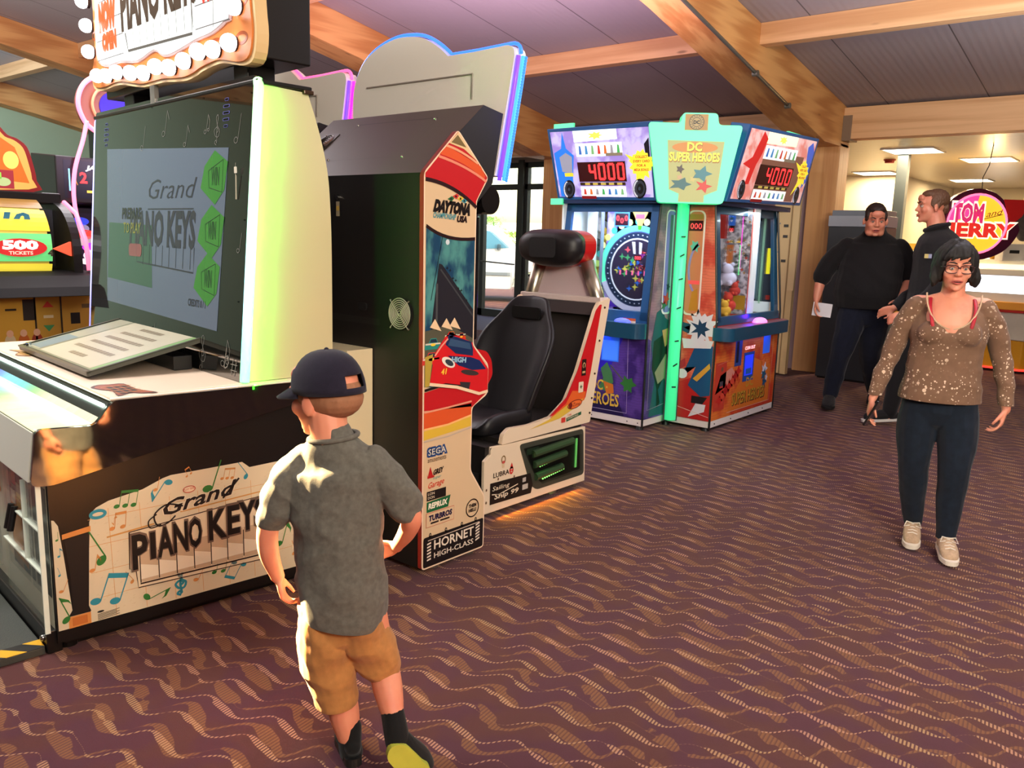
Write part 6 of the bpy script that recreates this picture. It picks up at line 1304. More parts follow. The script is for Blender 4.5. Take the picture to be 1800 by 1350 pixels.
for q_ in (-1, 1): ball(bm, (q_ * .07, -.075, 1.11), (.072, .058, .062)); limb(bm, [(q_ * .12, .018, 1.252, .02, .04), (q_ * .15, .015, 1.228, .038)])
limb(bm, grow(LA[:5], .010)); limb(bm, grow(RA[:5], .010))
nc = []
o = fuse('top', bm, TOPM, T, .005, 3, .006, (7, 7, 16), 1, [((0, 0, .775), (0, 0, -1)), ((0, 0, .775), (0, 0, -1))])
# open round neckline: clear the front upper oval of the top
b = bmesh.new(); b.from_mesh(o.data); kill = [v for v in b.verts if v.co.z > 1.075 and abs(v.co.x - 0) < .12 and (((v.co.x) / .118) ** 2 + ((v.co.z - 1.30) / .165) ** 2 < 1) and v.co.y < .12]; bmesh.ops.delete(b, geom=kill, context='VERTS'); b.to_mesh(o.data); b.free()
bm = bmesh.new(); limb(bm, [(0, .01, 1.26, .10, .055), (0, -.012, 1.19, .12, .085), (0, -.03, 1.13, .125, .095)], 20); 
fuse('chest', bm, SK, T, .005, 3)
tb = bmesh.new(); tube(tb, [(.118 * cos(a), -.115 + .10 * (1 + sin(a)) ** 1.5 * .62, 1.30 + .165 * sin(a)) for a in [pi + pi * k / 24 for k in range(25)]], .0045, 6); obj('neckline_trim', tb, mat('trim_beige', (190, 160, 130), .8), T, smooth=True)
for q_ in (-1, 1): sb = bmesh.new(); limb(sb, [(q_ * .095, -.01, 1.275, .008, .003), (q_ * .098, -.075, 1.23, .008, .003), (q_ * .088, -.115, 1.17, .008, .003), (q_ * .08, -.12, 1.14, .008, .003)], 8); obj('strap', sb, mat('red_strap', (176, 24, 44), .5), T, smooth=True, label='bright red bra strap')
JM = cloth('dark_jeans', (20, 28, 40), .3, 30)
bm = bmesh.new(); limb(bm, [(0, .01, .85, .13, .09), (0, .01, .80, .15, .105), (0, .01, .72, .158, .11)]); limb(bm, grow(LG[:5], .012)); limb(bm, grow(RG[:5], .012)); fuse('jeans', bm, JM, T, .006, 3, .004, (12, 12, 10), 2, [((0, 0, .095), (0, 0, -1))])
BEI = cloth('beige_canvas', (178, 152, 126), .15, 90); WSO = mat('shoe_sole_white', (224, 214, 200), .5)
shoe('shoe', (-.05, .075, .06), (-.058, -.085, .045), BEI, WSO, T, .95, laces=WSO); shoe('shoe', (.09, -.09, .055), (.105, -.25, .045), BEI, WSO, T, .95, laces=WSO)
# hair: bob with a side fringe
HB = mat('hair_dark', (17, 12, 10), .7, var=.3, vscale=60)
bm = bmesh.new(); n0 = 0; ball(bm, (0, .03, .05), (.088, .10, .082)); R = random.Random(8)
for k in range(34):
    a = radians(-128 + 256 * k / 33); x, y = .072 * sin(a), .03 + .085 * cos(a); L_ = -.075 - .02 * R.random() if abs(a) < 2.0 else -.06
    limb(bm, [(x * .35, y * .4, .128, .016), (x * 1.05, y * 1.05, .07, .020), (x * 1.24, y * 1.12, .0, .019), (x * 1.30 + .004 * R.uniform(-1, 1), y * 1.08, L_, .010)], 8, 4)
for k in range(9):
    x = -.05 + .012 * k; limb(bm, [(.02, .0, .128, .014), (.02 + (x - .02) * .6, -.062, .108, .013), (x - .008, -.088, .068, .010), (x - .024, -.091, .048 + .014 * (k % 3), .005)], 8, 4)
for q_, xx in ((1, .085), (-1, -.085)): limb(bm, [(xx, .0, .0, .02), (xx * 1.15, -.01, -.05, .024), (xx * 1.12, -.01, -.085, .014)], 8, 4)
XF(bm, 0, Mw); fuse('hair', bm, HB, T, .004, 1, .004, (60, 60, 20), 4)
gb = bmesh.new()
for q_ in (-1, 1): tube(gb, [tuple(Mw @ Vector((q_ * .034 + .031 * (abs(cos(t)) ** .75) * (1 if cos(t) > 0 else -1), -.101 + .006 * abs(cos(t)), .003 + .0205 * (abs(sin(t)) ** .75) * (1 if sin(t) > 0 else -1)))) for t in [2 * pi * k / 26 for k in range(26)]], .0022, 6, True); tube(gb, [tuple(Mw @ Vector(p)) for p in ((q_ * .062, -.096, .012), (q_ * .076, -.06, .010), (q_ * .08, .01, .004))], .002, 6)
tube(gb, [tuple(Mw @ Vector(p)) for p in ((-.006, -.101, .008), (0, -.104, .011), (.006, -.101, .008))], .0022, 6); obj('glasses', gb, mat('glasses_dark_red', (56, 22, 24), .3), T, smooth=True)
for q_ in (-1, 1): obj('earring', ball(bmesh.new(), Mw @ Vector((q_ * .08, .0, -.055)), (.005, .005, .012), 8, 6), CHR, T, smooth=True)
ph = thing('phone', 'dark smartphone in the hand of the woman in glasses', 'phone', (0, 0, 0)); ph.location = T.location; ph.rotation_euler = (0, 0, ROT - radians(22))
pb = bmesh.new(); prism(pb, rrect(-.035, .035, -.07, .07, .008), -.004, .004, 'z', lambda q_: Vector((-.300, -.06, .69)) + Matrix.Rotation(radians(28), 3, 'Y') @ (Matrix.Rotation(radians(78), 3, 'Y') @ Vector((q_[1] if False else q_[0] * 1.0, q_[1] * 0, q_[2])) + Vector((0, 0, q_[1]))))
pb.free(); pb = bmesh.new(); Mp = Matrix.Translation((-.302, -.075, .685)) @ Matrix.Rotation(radians(24), 4, 'Y') @ Matrix.Rotation(radians(70), 4, 'Z'); prism(pb, rrect(-.035, .035, -.072, .072, .008), -.0045, .0045, 'y', lambda q_: Mp @ Vector(q_)); obj('case', pb, mat('phone_dark', (24, 22, 24), .2), ph, bevel=.001)
pb = bmesh.new(); prism(pb, rrect(-.032, .032, -.068, .068, .006), -.0052, -.0046, 'y', lambda q_: Mp @ Vector(q_)); obj('screen', pb, mat('phone_screen', (60, 54, 58), .05), ph)

# ---------------------------------------------------------------- large man in black polo, leaning forward
SM = skinmat('skin_man', (208, 136, 108)); T = thing('person', 'heavy man in black polo shirt and dark jeans, striding forward, papers in one hand', 'person', (7.98, 2.47, 0), ROT - radians(20)); T.scale = (1.05, 1.05, 1.05)
bm = bmesh.new(); Mm = head(bm, (.068, -.15, 1.67), radians(6), radians(12), 1.08, .012); limb(bm, [(.07, -.10, 1.62, .078, .07), (.08, .0, 1.50, .085, .075)]); limb(bm, [(.085, 0, 1.42, .17, .08), (.09, 0, 1.2, .20, .13), (.06, 0, .95, .18, .12)])
A1 = [(-.13, .0, 1.455, .042), (-.25, .0, 1.31, .055), (-.315, .0, 1.17, .05), (-.335, -.02, 1.06, .042), (-.345, -.04, .965, .03)]; A2 = [(.29, .0, 1.455, .042), (.37, .02, 1.30, .056), (.385, .0, 1.18, .05), (.36, -.12, 1.08, .042), (.32, -.2, 1.0, .03)]
limb(bm, A1); limb(bm, A2); hand(bm, (-.347, -.045, .965), (-.02, -.15, -1), (1, 0, 0), 1.08, .6, 1); hand(bm, (.32, -.2, 1.0), (-.4, -.6, -.6), (-1, .2, -.2), 1.05, .5, -1)
G1 = [(-.02, -.02, .93, .115), (-.06, -.08, .70, .098), (-.10, -.10, .50, .072), (-.13, -.08, .30, .062), (-.155, -.09, .13, .05)]; G2 = [(.15, .02, .93, .115), (.15, .03, .70, .098), (.15, .08, .50, .072), (.19, .20, .30, .062), (.23, .30, .15, .05)]
limb(bm, G1 + [(-.155, -.09, .08, .04)]); limb(bm, G2 + [(.23, .3, .1, .04)]); fuse('body', bm, SM, T, .007, 3); face_bits(Mm, T, 1.06, (50, 50, 50), (40, 26, 20), 1.0)
BK = cloth('black_polo', (22, 20, 21), .2, 60); bm = bmesh.new(); limb(bm, [(.083, -.02, 1.565, .10, .085), (.085, -.01, 1.52, .165, .11), (.085, .0, 1.465, .225, .125), (.085, -.02, 1.35, .25, .15), (.075, -.04, 1.2, .265, .19), (.06, -.05, 1.08, .27, .205), (.05, -.03, .97, .245, .18), (.05, -.02, .92, .23, .165)], 22)
limb(bm, grow(A1[:3], .028)); limb(bm, grow(A2[:3], .028)); limb(bm, [(.078, -.04, 1.56, .10, .09), (.08, -.02, 1.52, .12, .10)]); fuse('polo_shirt', bm, BK, T, .007, 3, .008, (6, 6, 10), 5, [((0, 0, .915), (0, 0, -1))])
A = Art((0, -.205, 0), (1, 0, 0), (0, .12, 1)); A.rect(.135, .165, 1.36, 1.39, (190, 120, 60), 1); A.rect(.165, .19, 1.36, 1.39, (60, 80, 110), 1); A.rect(.14, .19, 1.35, 1.355, (120, 110, 100), 1); A.ell(.055, 1.33, .006, .006, (150, 140, 130), 1, n=8); A.build('chest_logo', T)
bm = bmesh.new(); limb(bm, [(.06, .0, .95, .215, .15), (.06, .0, .86, .205, .145)]); limb(bm, grow(G1, .016)); limb(bm, grow(G2, .016)); fuse('jeans', bm, cloth('navy_jeans', (16, 19, 32), .3, 30), T, .007, 3, .006, (10, 10, 9), 6)
BO = cloth('boot_black', (34, 32, 32), .3, 50); SO = mat('boot_sole', (20, 18, 18), .6); shoe('boot', (-.155, -.09, .07), (-.17, -.27, .055), BO, SO, T, 1.25, laces=SO, upper=.13); shoe('boot', (.235, .31, .075), (.22, .12, .055), BO, SO, T, 1.2, laces=SO, upper=.10)
bm = bmesh.new(); ball(bm, (0, .032, .055), (.079, .092, .078)); ball(bm, (0, -.02, .092), (.06, .058, .032)); 
for q_ in (-1, 1): ball(bm, (q_ * .066, .0, .035), (.014, .045, .045))
XF(bm, 0, Mm); fuse('hair', bm, mat('hair_brown_dark', (44, 30, 24), .6, var=.3, vscale=90), T, .005, 1, .003, (90, 90, 60), 7)
pa = thing('papers', 'white sheets held by the heavy man in the polo shirt', 'paper', (7.98, 2.47, 0), ROT - radians(20)); pa.scale = (1.05, 1.05, 1.05); A = Art((-.37, -.075, .80), (1, .15, -.12), (0, 0, 1)); pb = bmesh.new(); prism(pb, [(-.375, .83), (-.215, .815), (-.205, .935), (-.365, .95)], -.075, -.072, 'y'); obj('sheet', pb, mat('paper_white', (206, 202, 204), .6), pa)
# ---------------------------------------------------------------- tall man in profile
T = thing('person', 'tall brown-haired man in black jacket seen in profile, looking left', 'person', (7.62, 1.84, 0), ROT - radians(18))
bm = bmesh.new(); Mt = head(bm, (-.005, .0, 1.862), radians(-82), radians(2), 1.12); limb(bm, [(.03, 0, 1.80, .068, .07), (.06, 0, 1.66, .078, .08)]); limb(bm, [(.07, 0, 1.56, .10, .13), (.08, 0, 1.35, .14, .17), (.05, 0, 1.0, .12, .15)])
B1 = [(.09, -.17, 1.54, .045), (.12, -.23, 1.38, .055), (.10, -.24, 1.22, .05), (-.03, -.22, 1.08, .042), (-.14, -.20, .98, .032)]; B2 = [(.09, .17, 1.54, .045), (.09, .23, 1.38, .055), (.06, .24, 1.22, .05), (-.08, .2, 1.08, .042), (-.18, .16, 1.0, .032)]
limb(bm, B1); limb(bm, B2); hand(bm, (-.14, -.2, .98), (-1, 0, -.5), (0, 1, -.3), 1.08, .6, 1); hand(bm, (-.18, .16, 1.0), (-1, 0, -.4), (0, -1, -.3), 1.08, .5, -1)
H1 = [(.04, -.09, .98, .10), (-.04, -.10, .74, .085), (-.12, -.10, .53, .066), (-.14, -.10, .30, .055), (-.16, -.10, .12, .042)]; H2 = [(.06, .09, .98, .10), (.14, .10, .74, .085), (.17, .1, .53, .066), (.26, .08, .34, .055), (.34, .08, .18, .042)]
limb(bm, H1 + [(-.16, -.1, .08, .04)]); limb(bm, H2 + [(.35, .08, .13, .04)]); fuse('body', bm, SM, T, .007, 3); face_bits(Mt, T, 1.12, (60, 70, 80), (80, 52, 36), 0)
bm = bmesh.new(); limb(bm, [(.06, .0, 1.665, .09, .10), (.07, 0, 1.60, .15, .20), (.085, .0, 1.50, .18, .235), (.09, 0, 1.3, .185, .235), (.07, 0, 1.1, .175, .22), (.06, 0, .95, .175, .215)], 22); limb(bm, grow(B1[:4] + [(-.10, -.205, 1.01, .034)], .024)); limb(bm, grow(B2[:4] + [(-.14, .18, 1.03, .034)], .024)); fuse('jacket', bm, cloth('black_jacket', (30, 29, 31), .2, 60), T, .007, 3, .009, (6, 6, 9), 8, [((0, 0, .92), (0, 0, -1))])
bm = bmesh.new(); tube(bm, [(.055 + .085 * cos(t), .098 * sin(t), 1.695 + .028 * cos(t)) for t in [2 * pi * k / 24 for k in range(24)]], .02, 8, True); obj('collar', bm, cloth('black_collar', (22, 21, 23)), T, smooth=True)
A = Art((0, -.243, 0), (1, 0, 0), (0, 0, 1)); A.rect(-.05, -.02, 1.44, 1.475, (170, 150, 70), 1); A.rect(-.02, .005, 1.44, 1.475, (110, 114, 150), 1); A.build('sleeve_logo', T)
bm = bmesh.new(); limb(bm, [(.05, 0, 1.0, .14, .17), (.05, 0, .9, .14, .17)]); limb(bm, grow(H1, .016)); limb(bm, grow(H2, .016)); fuse('trousers', bm, cloth('black_trousers', (20, 19, 21)), T, .007, 3, .005, (10, 10, 9), 3)
shoe('shoe', (-.165, -.1, .07), (-.36, -.12, .05), cloth('black_shoe', (26, 25, 26)), mat('sole_pale', (190, 186, 180), .5), T, 1.15); shoe('shoe', (.36, .08, .10), (.22, .06, .05), cloth('black_shoe', (26, 25, 26)), mat('sole_pale', (190, 186, 180), .5), T, 1.15)
bm = bmesh.new(); ball(bm, (0, .034, .05), (.079, .092, .080)); ball(bm, (0, -.015, .088), (.058, .055, .034)); ball(bm, (0, .09, -.01), (.055, .03, .05))
for q_ in (-1, 1): ball(bm, (q_ * .068, .015, .03), (.012, .04, .05))
XF(bm, 0, Mt); fuse('hair', bm, mat('hair_brown', (92, 62, 42), .6, var=.3, vscale=90), T, .005, 1, .003, (90, 90, 60), 9)

# ---------------------------------------------------------------- boy from behind
SB = skinmat('skin_boy', (224, 144, 112), (206, 96, 74)); T = thing('person', 'small boy seen from behind in navy cap, grey T-shirt and tan shorts', 'person', (1.42, 1.63, 0), ROT)
bm = bmesh.new(); Mb = head(bm, (-.150, .02, 1.070), radians(-122), radians(4), .95, .0, 0, True); limb(bm, [(-.138, -.003, 1.03, .050, .050), (-.128, -.010, .96, .053, .050), (-.12, -.01, .92, .07, .05)]); limb(bm, [(-.115, 0, .90, .10, .055), (-.115, 0, .75, .105, .07), (-.105, 0, .5, .105, .075)])
C1 = [(-.222, .0, .875, .036), (-.264, -.005, .80, .033), (-.298, -.01, .715, .030), (-.302, .0, .64, .028), (-.288, .015, .575, .021), (-.284, .02, .558, .020)]; C2 = [(.0, .0, .885, .036), (.045, .01, .82, .033), (.084, .02, .745, .029), (.066, .07, .68, .026), (.036, .12, .625, .019), (.030, .13, .612, .018)]
limb(bm, C1); limb(bm, C2); hand(bm, (-.284, .02, .56), (.22, .05, -1), (1, .2, 0), .70, .7, -1); hand(bm, (.03, .13, .615), (-.8, .5, -.5), (-.3, -.6, -.2), .68, .6, 1)
D1 = [(-.155, .0, .50, .072), (-.145, .01, .36, .060), (-.118, .015, .26, .045), (-.098, .0, .16, .043), (-.078, -.01, .07, .028), (-.076, -.01, .04, .026)]; D2 = [(-.055, .0, .50, .072), (-.03, .03, .38, .060), (.0, .055, .295, .045), (.025, .0, .24, .042), (.052, -.065, .185, .028), (.058, -.075, .17, .026)]
limb(bm, D1); limb(bm, D2); fuse('body', bm, SB, T, .0045, 3)
for q_ in (-1, 1): obj('eye', ball(bmesh.new(), Mb @ Vector((q_ * .031, -.0755, .006)), .0115, 12, 8), EYEW, T, smooth=True)
GT = cloth('grey_marl', (94, 90, 82), .22, 70); bm = bmesh.new(); limb(bm, [(-.124, -.006, .965, .060, .055), (-.118, 0, .905, .115, .070), (-.115, 0, .86, .135, .085), (-.116, 0, .75, .122, .088), (-.108, 0, .62, .118, .094), (-.10, 0, .53, .122, .10), (-.097, 0, .455, .118, .098)], 22)
limb(bm, [(-.20, 0, .895, .045), (-.238, -.002, .845, .051), (-.268, -.005, .785, .050), (-.283, -.005, .745, .046)]); limb(bm, [(-.02, 0, .90, .045), (.018, .004, .855, .051), (.054, .01, .80, .050), (.068, .014, .775, .046)])
fuse('t_shirt', bm, GT, T, .0045, 2, .0075, (13, 13, 17), 11, [((-.105, 0, .452), (-.12, 0, -1))])
bm = bmesh.new(); tube(bm, [(-.122 + .064 * cos(t), -.005 + .058 * sin(t), .968 + .008 * cos(t)) for t in [2 * pi * k / 24 for k in range(24)]], .007, 8, True); obj('neck_rib', bm, GT, T, smooth=True)
TS = cloth('tan_cotton', (172, 118, 66), .12, 50); bm = bmesh.new(); limb(bm, [(-.105, .0, .52, .10, .075), (-.105, 0, .45, .105, .085)]); limb(bm, [(-.150, .0, .46, .068, .08), (-.153, .005, .36, .075, .08), (-.135, .01, .27, .066, .07), (-.122, .01, .20, .062, .066)], 18); limb(bm, [(-.055, .0, .46, .068, .08), (-.037, .02, .39, .070, .078), (-.015, .035, .325, .062, .068), (-.005, .04, .30, .06, .066)], 18)
fuse('shorts', bm, TS, T, .0045, 2, .007, (13, 13, 20), 13, [((-.12, 0, .192), (.1, 0, -1))])
SKB = cloth('black_sock', (20, 20, 20)); bm = bmesh.new(); limb(bm, [(-.084, -.008, .09, .032), (-.076, -.01, .045, .033)]); fuse('sock', bm, SKB, T, .004, 2); bm = bmesh.new(); limb(bm, [(.042, -.04, .205, .032), (.058, -.078, .165, .034), (.066, -.095, .14, .034)]); fuse('sock', bm, SKB, T, .004, 2)
shoe('shoe', (-.078, -.005, .055), (-.125, .125, .035), cloth('black_trainer', (22, 22, 22)), mat('sole_black', (20, 20, 20), .5), T, .72, laces=mat('lace_black', (30, 30, 30), .6))
# raised rear foot, yellow green sole towards the viewer
bm = bmesh.new(); limb(bm, [(.062, -.085, .15, .032), (.085, -.085, .12, .036), (.115, -.06, .075, .036), (.135, -.045, .045, .028)]); o = fuse('shoe', bm, cloth('black_trainer', (22, 22, 22)), T, .004, 2, label='raised shoe with yellow-green sole')
u_ = Vector((.075, .03, -.11)).normalized(); n_ = Vector((.35, -1, -.05)); n_ = (n_ - n_.dot(u_) * u_).normalized(); r_ = u_.cross(n_); c0 = Vector((.068, -.118, .128)); sb = bmesh.new()
prism(sb, smooth([(-.028, -.01), (-.034, .03), (-.034, .07), (-.036, .10), (-.022, .128), (0, .135), (.022, .128), (.036, .10), (.033, .07), (.032, .03), (.028, -.01), (0, -.03)], 4, True), -.010, .012, 'z', lambda q_: c0 + r_ * q_[0] + u_ * q_[1] + n_ * q_[2]); obj('sole', sb, mat('sole_lime', (168, 176, 60), .6, var=.15, vscale=30), o, bevel=.003)
# cap
CAPM = cloth('navy_cap', (32, 28, 42), .15, 80); bm = bmesh.new(); rows = []
for k in range(11):
    ph_ = pi / 2 * k / 10; z = .020 + .112 * sin(ph_); kk = cos(ph_) ** .75
    rows.append([bm.verts.new((.091 * kk * cos(t), .018 + .110 * kk * sin(t), z + (.012 * max(0, -sin(t)) if k < 4 else 0) - .006 * (1 - k / 10))) for t in [2 * pi * i / 48 for i in range(48)]])
for k in range(10):
    for i in range(48):
        t = (i + .5) * 360 / 48
        if k in (1, 2) and 66 < t < 114: continue          # rear opening above the strap
        bm.faces.new((rows[k][i], rows[k][(i + 1) % 48], rows[k + 1][(i + 1) % 48], rows[k + 1][i]))
XF(bm, 0, Mb); o = obj('cap', bm, CAPM, T, smooth=True, label='navy baseball cap with open rear strap'); md = o.modifiers.new('s', 'SOLIDIFY'); md.thickness = .004; md.offset = 0
bm = bmesh.new(); n = 14; ra = []; rb = []
for i in range(n + 1):
    t = radians(200 + 140 * i / n); ra.append((.090 * cos(t), .018 + .110 * sin(t), .022 + .012 * max(0, -sin(t)))); e = .075 * sin(pi * i / n) ** .6; rb.append((.092 * cos(t) * (1 + .05 * sin(pi * i / n)), .018 + .110 * sin(t) - e, .022 - .020 * sin(pi * i / n) - .018 * abs(cos(t))))
A_ = [bm.verts.new(p) for p in ra]; B_ = [bm.verts.new(p) for p in rb]
for i in range(n): bm.faces.new((A_[i], A_[i + 1], B_[i + 1], B_[i]))
XF(bm, 0, Mb); br = obj('brim', bm, CAPM, o, smooth=True); md = br.modifiers.new('s', 'SOLIDIFY'); md.thickness = .005; obj('button', ball(bmesh.new(), Mb @ Vector((0, .018, .132)), .007, 10, 6), CAPM, o, smooth=True)
bm = bmesh.new(); ball(bm, (0, .02, .012), (.0805, .102, .072)); ball(bm, (0, .04, .0), (.074, .085, .06)); XF(bm, 0, Mb); fuse('hair', bm, mat('hair_cropped', (150, 100, 70), .8, var=.2, vscale=120), T, .004, 1)
# ---------------------------------------------------------------- dark figure cut by the right edge of the picture
T = thing('person', 'person in dark clothes at the right edge by the pusher machine, mostly out of view', 'person', (11.5, 1.17, 0), ROT)
bm = bmesh.new(); Mh = head(bm, (.05, 0, 1.66), radians(-60), 0, 1.0); limb(bm, [(.05, 0, 1.6, .055), (.05, 0, 1.45, .07)]); limb(bm, [(.05, 0, 1.4, .14, .12), (.05, 0, 1.0, .15, .12)])
for q_ in (-1, 1): limb(bm, [(.05 + q_ * .17, 0, 1.38, .05), (.05 + q_ * .21, 0, 1.12, .042), (.05 + q_ * .2, -.04, .88, .028)]); hand(bm, (.05 + q_ * .2, -.04, .88), (0, -.1, -1), (-q_, 0, 0), 1, .5, q_ * -1)
E1 = [(-.03, 0, .92, .10), (-.04, 0, .5, .065), (-.045, .02, .12, .042)]; E2 = [(.13, 0, .92, .10), (.14, 0, .5, .065), (.15, .05, .12, .042)]; limb(bm, E1); limb(bm, E2); fuse('body', bm, SM, T, .009, 2)
bm = bmesh.new(); limb(bm, [(.05, 0, 1.46, .14, .09), (.05, 0, 1.38, .2, .13), (.05, 0, 1.1, .19, .14), (.05, 0, .9, .19, .14)])
for q_ in (-1, 1): limb(bm, [(.05 + q_ * .17, 0, 1.38, .07), (.05 + q_ * .21, 0, 1.12, .06), (.05 + q_ * .2, -.03, .92, .045)])
fuse('jacket', bm, cloth('dark_navy_jacket', (20, 18, 32)), T, .009, 3, .006); bm = bmesh.new(); limb(bm, grow(E1, .02)); limb(bm, grow(E2, .02)); fuse('trousers', bm, cloth('black_trousers2', (20, 19, 21)), T, .009, 3, .004)
shoe('shoe', (-.045, .02, .06), (-.20, -.03, .045), cloth('black_shoe2', (22, 21, 22)), SO, T, 1.1); shoe('shoe', (.15, .05, .06), (.05, -.08, .045), cloth('black_shoe2', (22, 21, 22)), SO, T, 1.1)
bm = bmesh.new(); ball(bm, (0, .034, .05), (.079, .092, .080)); XF(bm, 0, Mh); fuse('hair', bm, HB, T, .007, 1)
# ================================================================== machines in the left background
# wheel-of-tickets game
T = thing('ticket_wheel_game', 'yellow-fronted ticket wheel game with domed window and 500 tickets wheel', 'arcade machine', (2.7, 6.2, 0))
obj('cabinet', B(-1.12, -.06, 0, .8, .03, 1.02), mat('wheel_yellow', (206, 160, 50), .4), T, bevel=.006); obj('plinth', B(-1.08, -.1, .04, .76, 0, .03), BLK, T)
obj('control_ledge', PR([(-.30, 1.02), (.0, 1.02), (.8, 1.02), (.8, 1.2), (.0, 1.17), (-.12, 1.15), (-.24, 1.08)], -1.14, -.03, 'x'), mat('ledge_black', (20, 18, 18), .6, spec=.15), T, bevel=.006)
obj('dome_side', PR([(-.02, 1.15)] + smooth([(-.02, 1.15), (-.0, 1.4), (.12, 1.58), (.3, 1.66)], 5) + [(.8, 1.66), (.8, 1.15)], -.16, -.1, 'x'), BLK, T); obj('dome_side', PR([(-.02, 1.15)] + smooth([(-.02, 1.15), (-.0, 1.4), (.12, 1.58), (.3, 1.66)], 5) + [(.8, 1.66), (.8, 1.15)], -1.12, -1.06, 'x'), BLK, T)
obj('top', B(-1.1, -.1, .28, .82, 1.64, 1.72), BLK, T, bevel=.01)
obj('wheel', CY((-.92, .42, 1.33), (-.29, .42, 1.33), .36, 40), mat('wheel_rim', (220, 200, 90), .4, emit=.1), T)
def wedge(a0, a1, col, e, nm, txt=None):
    A = bmesh.new(); n = 5
    v = [[A.verts.new((x, .42 - .365 * cos(radians(a0 + (a1 - a0) * k / n)), 1.33 + .365 * sin(radians(a0 + (a1 - a0) * k / n)))) for k in range(n + 1)] for x in (-.94, -.27)]
    for k in range(n): A.faces.new((v[0][k], v[1][k], v[1][k + 1], v[0][k + 1]))
    return obj('wheel_segment', A, mat('seg_' + nm, col, .35, emit=e), T)
wedge(-14, 16, (110, 220, 130), .55, 'green'); wedge(19, 46, (246, 206, 60), .6, 'gold'); wedge(-46, -17, (246, 226, 70), .6, 'yellow'); wedge(49, 76, (150, 110, 50), .2, 'brown')
A = Art((0, .052, 0), (1, 0, 0), (0, 0, 1), emit=.5)
A.ell(-.475, 1.335, .17, .062, (206, 44, 44), 1); A.text('500', -.58, 1.325, .055, (250, 236, 226), .21, 2, off=.06, emit=.9); A.text('TICKETS', -.55, 1.288, .022, (240, 214, 190), .15, 2, off=.03)
A.text('4', -.70, 1.28, .04, (60, 50, 40), .03, 2, off=.05); A.text('4', -.30, 1.28, .04, (60, 50, 40), .03, 2, off=.05); A.build('wheel_lettering', T)
for ang, t in ((-31, '10'), (33, '10')):
    c = (.42 - .367 * cos(radians(ang)), 1.33 + .367 * sin(radians(ang))); A = Art((0, c[0], c[1]), (1, 0, 0), (0, -sin(radians(-ang)) * -1, cos(radians(ang))), emit=.4); A.text(t, -.54, -.045, .09, (60, 130, 170), .15, 3, off=.05); A.build('wheel_lettering', T)
obj('pointer', PR([(-.30, 1.30), (-.30, 1.36), (-.36, 1.33)] if False else [(-.165, 1.28), (-.165, 1.38), (-.28, 1.33)], .0, .03), mat('pointer_red', (255, 90, 60), .3, emit=.9), T)
bm = bmesh.new(); pr = smooth([(-.02, 1.16), (-.0, 1.4), (.12, 1.58), (.3, 1.66)], 6)
for x in (-1.06, ): pass
va = [bm.verts.new((-1.06, y, z)) for y, z in pr]; vb = [bm.verts.new((-.16, y, z)) for y, z in pr]
for k in range(len(pr) - 1): bm.faces.new((va[k], vb[k], vb[k + 1], va[k + 1]))
obj('dome_glass', bm, PG, T); obj('dark_inner_block', B(-.25, -.16, .3, .34, 1.2, 1.6), mat('wheel_inner', (60, 60, 70), .3), T)  # the inner block is unlit, a dark stand-in for the dark glass
A = Art((0, -.001, 0), (1, 0, 0), (0, 0, 1))
A.rect(-1.1, -.44, .62, .99, (206, 156, 54), 1); A.rect(-.425, -.27, .62, .99, (196, 152, 56), 1); A.rect(-.26, -.05, .72, .99, (206, 162, 60), 1)
for u in (-.432, -.262): A.rect(u - .006, u + .006, .6, 1.0, (50, 40, 28), 3)
A.rect(-.51, -.41 - .02, .84, .985, (40, 38, 34), 3); A.rect(-.62, -.55, .91, .925, (50, 40, 30), 3); A.rect(-.20, -.135, .80, .88, (26, 24, 22), 3); A.rect(-.12, -.06, .91, .94, (120, 100, 60), 3); A.rect(-.26, -.05, .708, .716, (40, 30, 20), 3)
A.poly([(-.385, .925), (-.31, .925), (-.35, .97)], (206, 60, 50), 3); A.poly([(-.385, .80), (-.31, .80), (-.35, .755)], (70, 150, 90), 3); A.rect(-.38, -.315, .85, .87, (226, 206, 160), 3)
for k, c in enumerate(((210, 190, 150), (190, 100, 40), (150, 60, 40))): A.ell(-.60 + k * .085, .70, .035, .05, c, 3); A.ell(-.60 + k * .085, .755, .022, .025, (226, 176, 140), 4)
A.build('front_artwork', T)
to = [(-1.0, 1.72), (-.28, 1.72), (-.25, 1.80), (-.27, 1.93), (-.30, 2.03), (-.36, 2.08), (-.42, 2.10), (-.48, 2.16), (-.56, 2.14), (-.66, 2.18), (-.8, 2.14), (-.95, 2.1), (-1.05, 1.95)]
obj('topper', PR(smooth(to, 3, True), .30, .34), mat('topper_red', (150, 36, 36), .4), T); A = Art((0, .299, 0), (1, 0, 0), (0, 0, 1), emit=.35)
A.poly([(-.64 + (x + .64) * .92, 1.93 + (z - 1.93) * .92) for x, z in smooth(to, 3, True)], (232, 176, 90), 1); A.poly([(-.62, 1.93), (-.5, 2.1), (-.38, 2.02), (-.34, 1.9), (-.3, 1.78), (-.62, 1.8)], (206, 110, 40), 2); A.rect(-.98, -.40, 1.735, 1.86, (160, 50, 60), 3); A.text('Roll', -.60, 1.80, .04, (150, 220, 90), .12, 4, off=.03); A.ell(-.47, 1.78, .05, .03, (180, 200, 140), 4); A.ell(-.41, 1.93, .05, .06, (240, 220, 110), 4); A.build('topper_artwork', T)
obj('pink_edge', TB([(-.075, .3, 1.66), (-.07, .12, 1.58), (-.065, .0, 1.4), (-.06, -.02, 1.18)], .016, 8), mat('led_pink', (255, 120, 150), .3, emit=1.6), T, smooth=True)
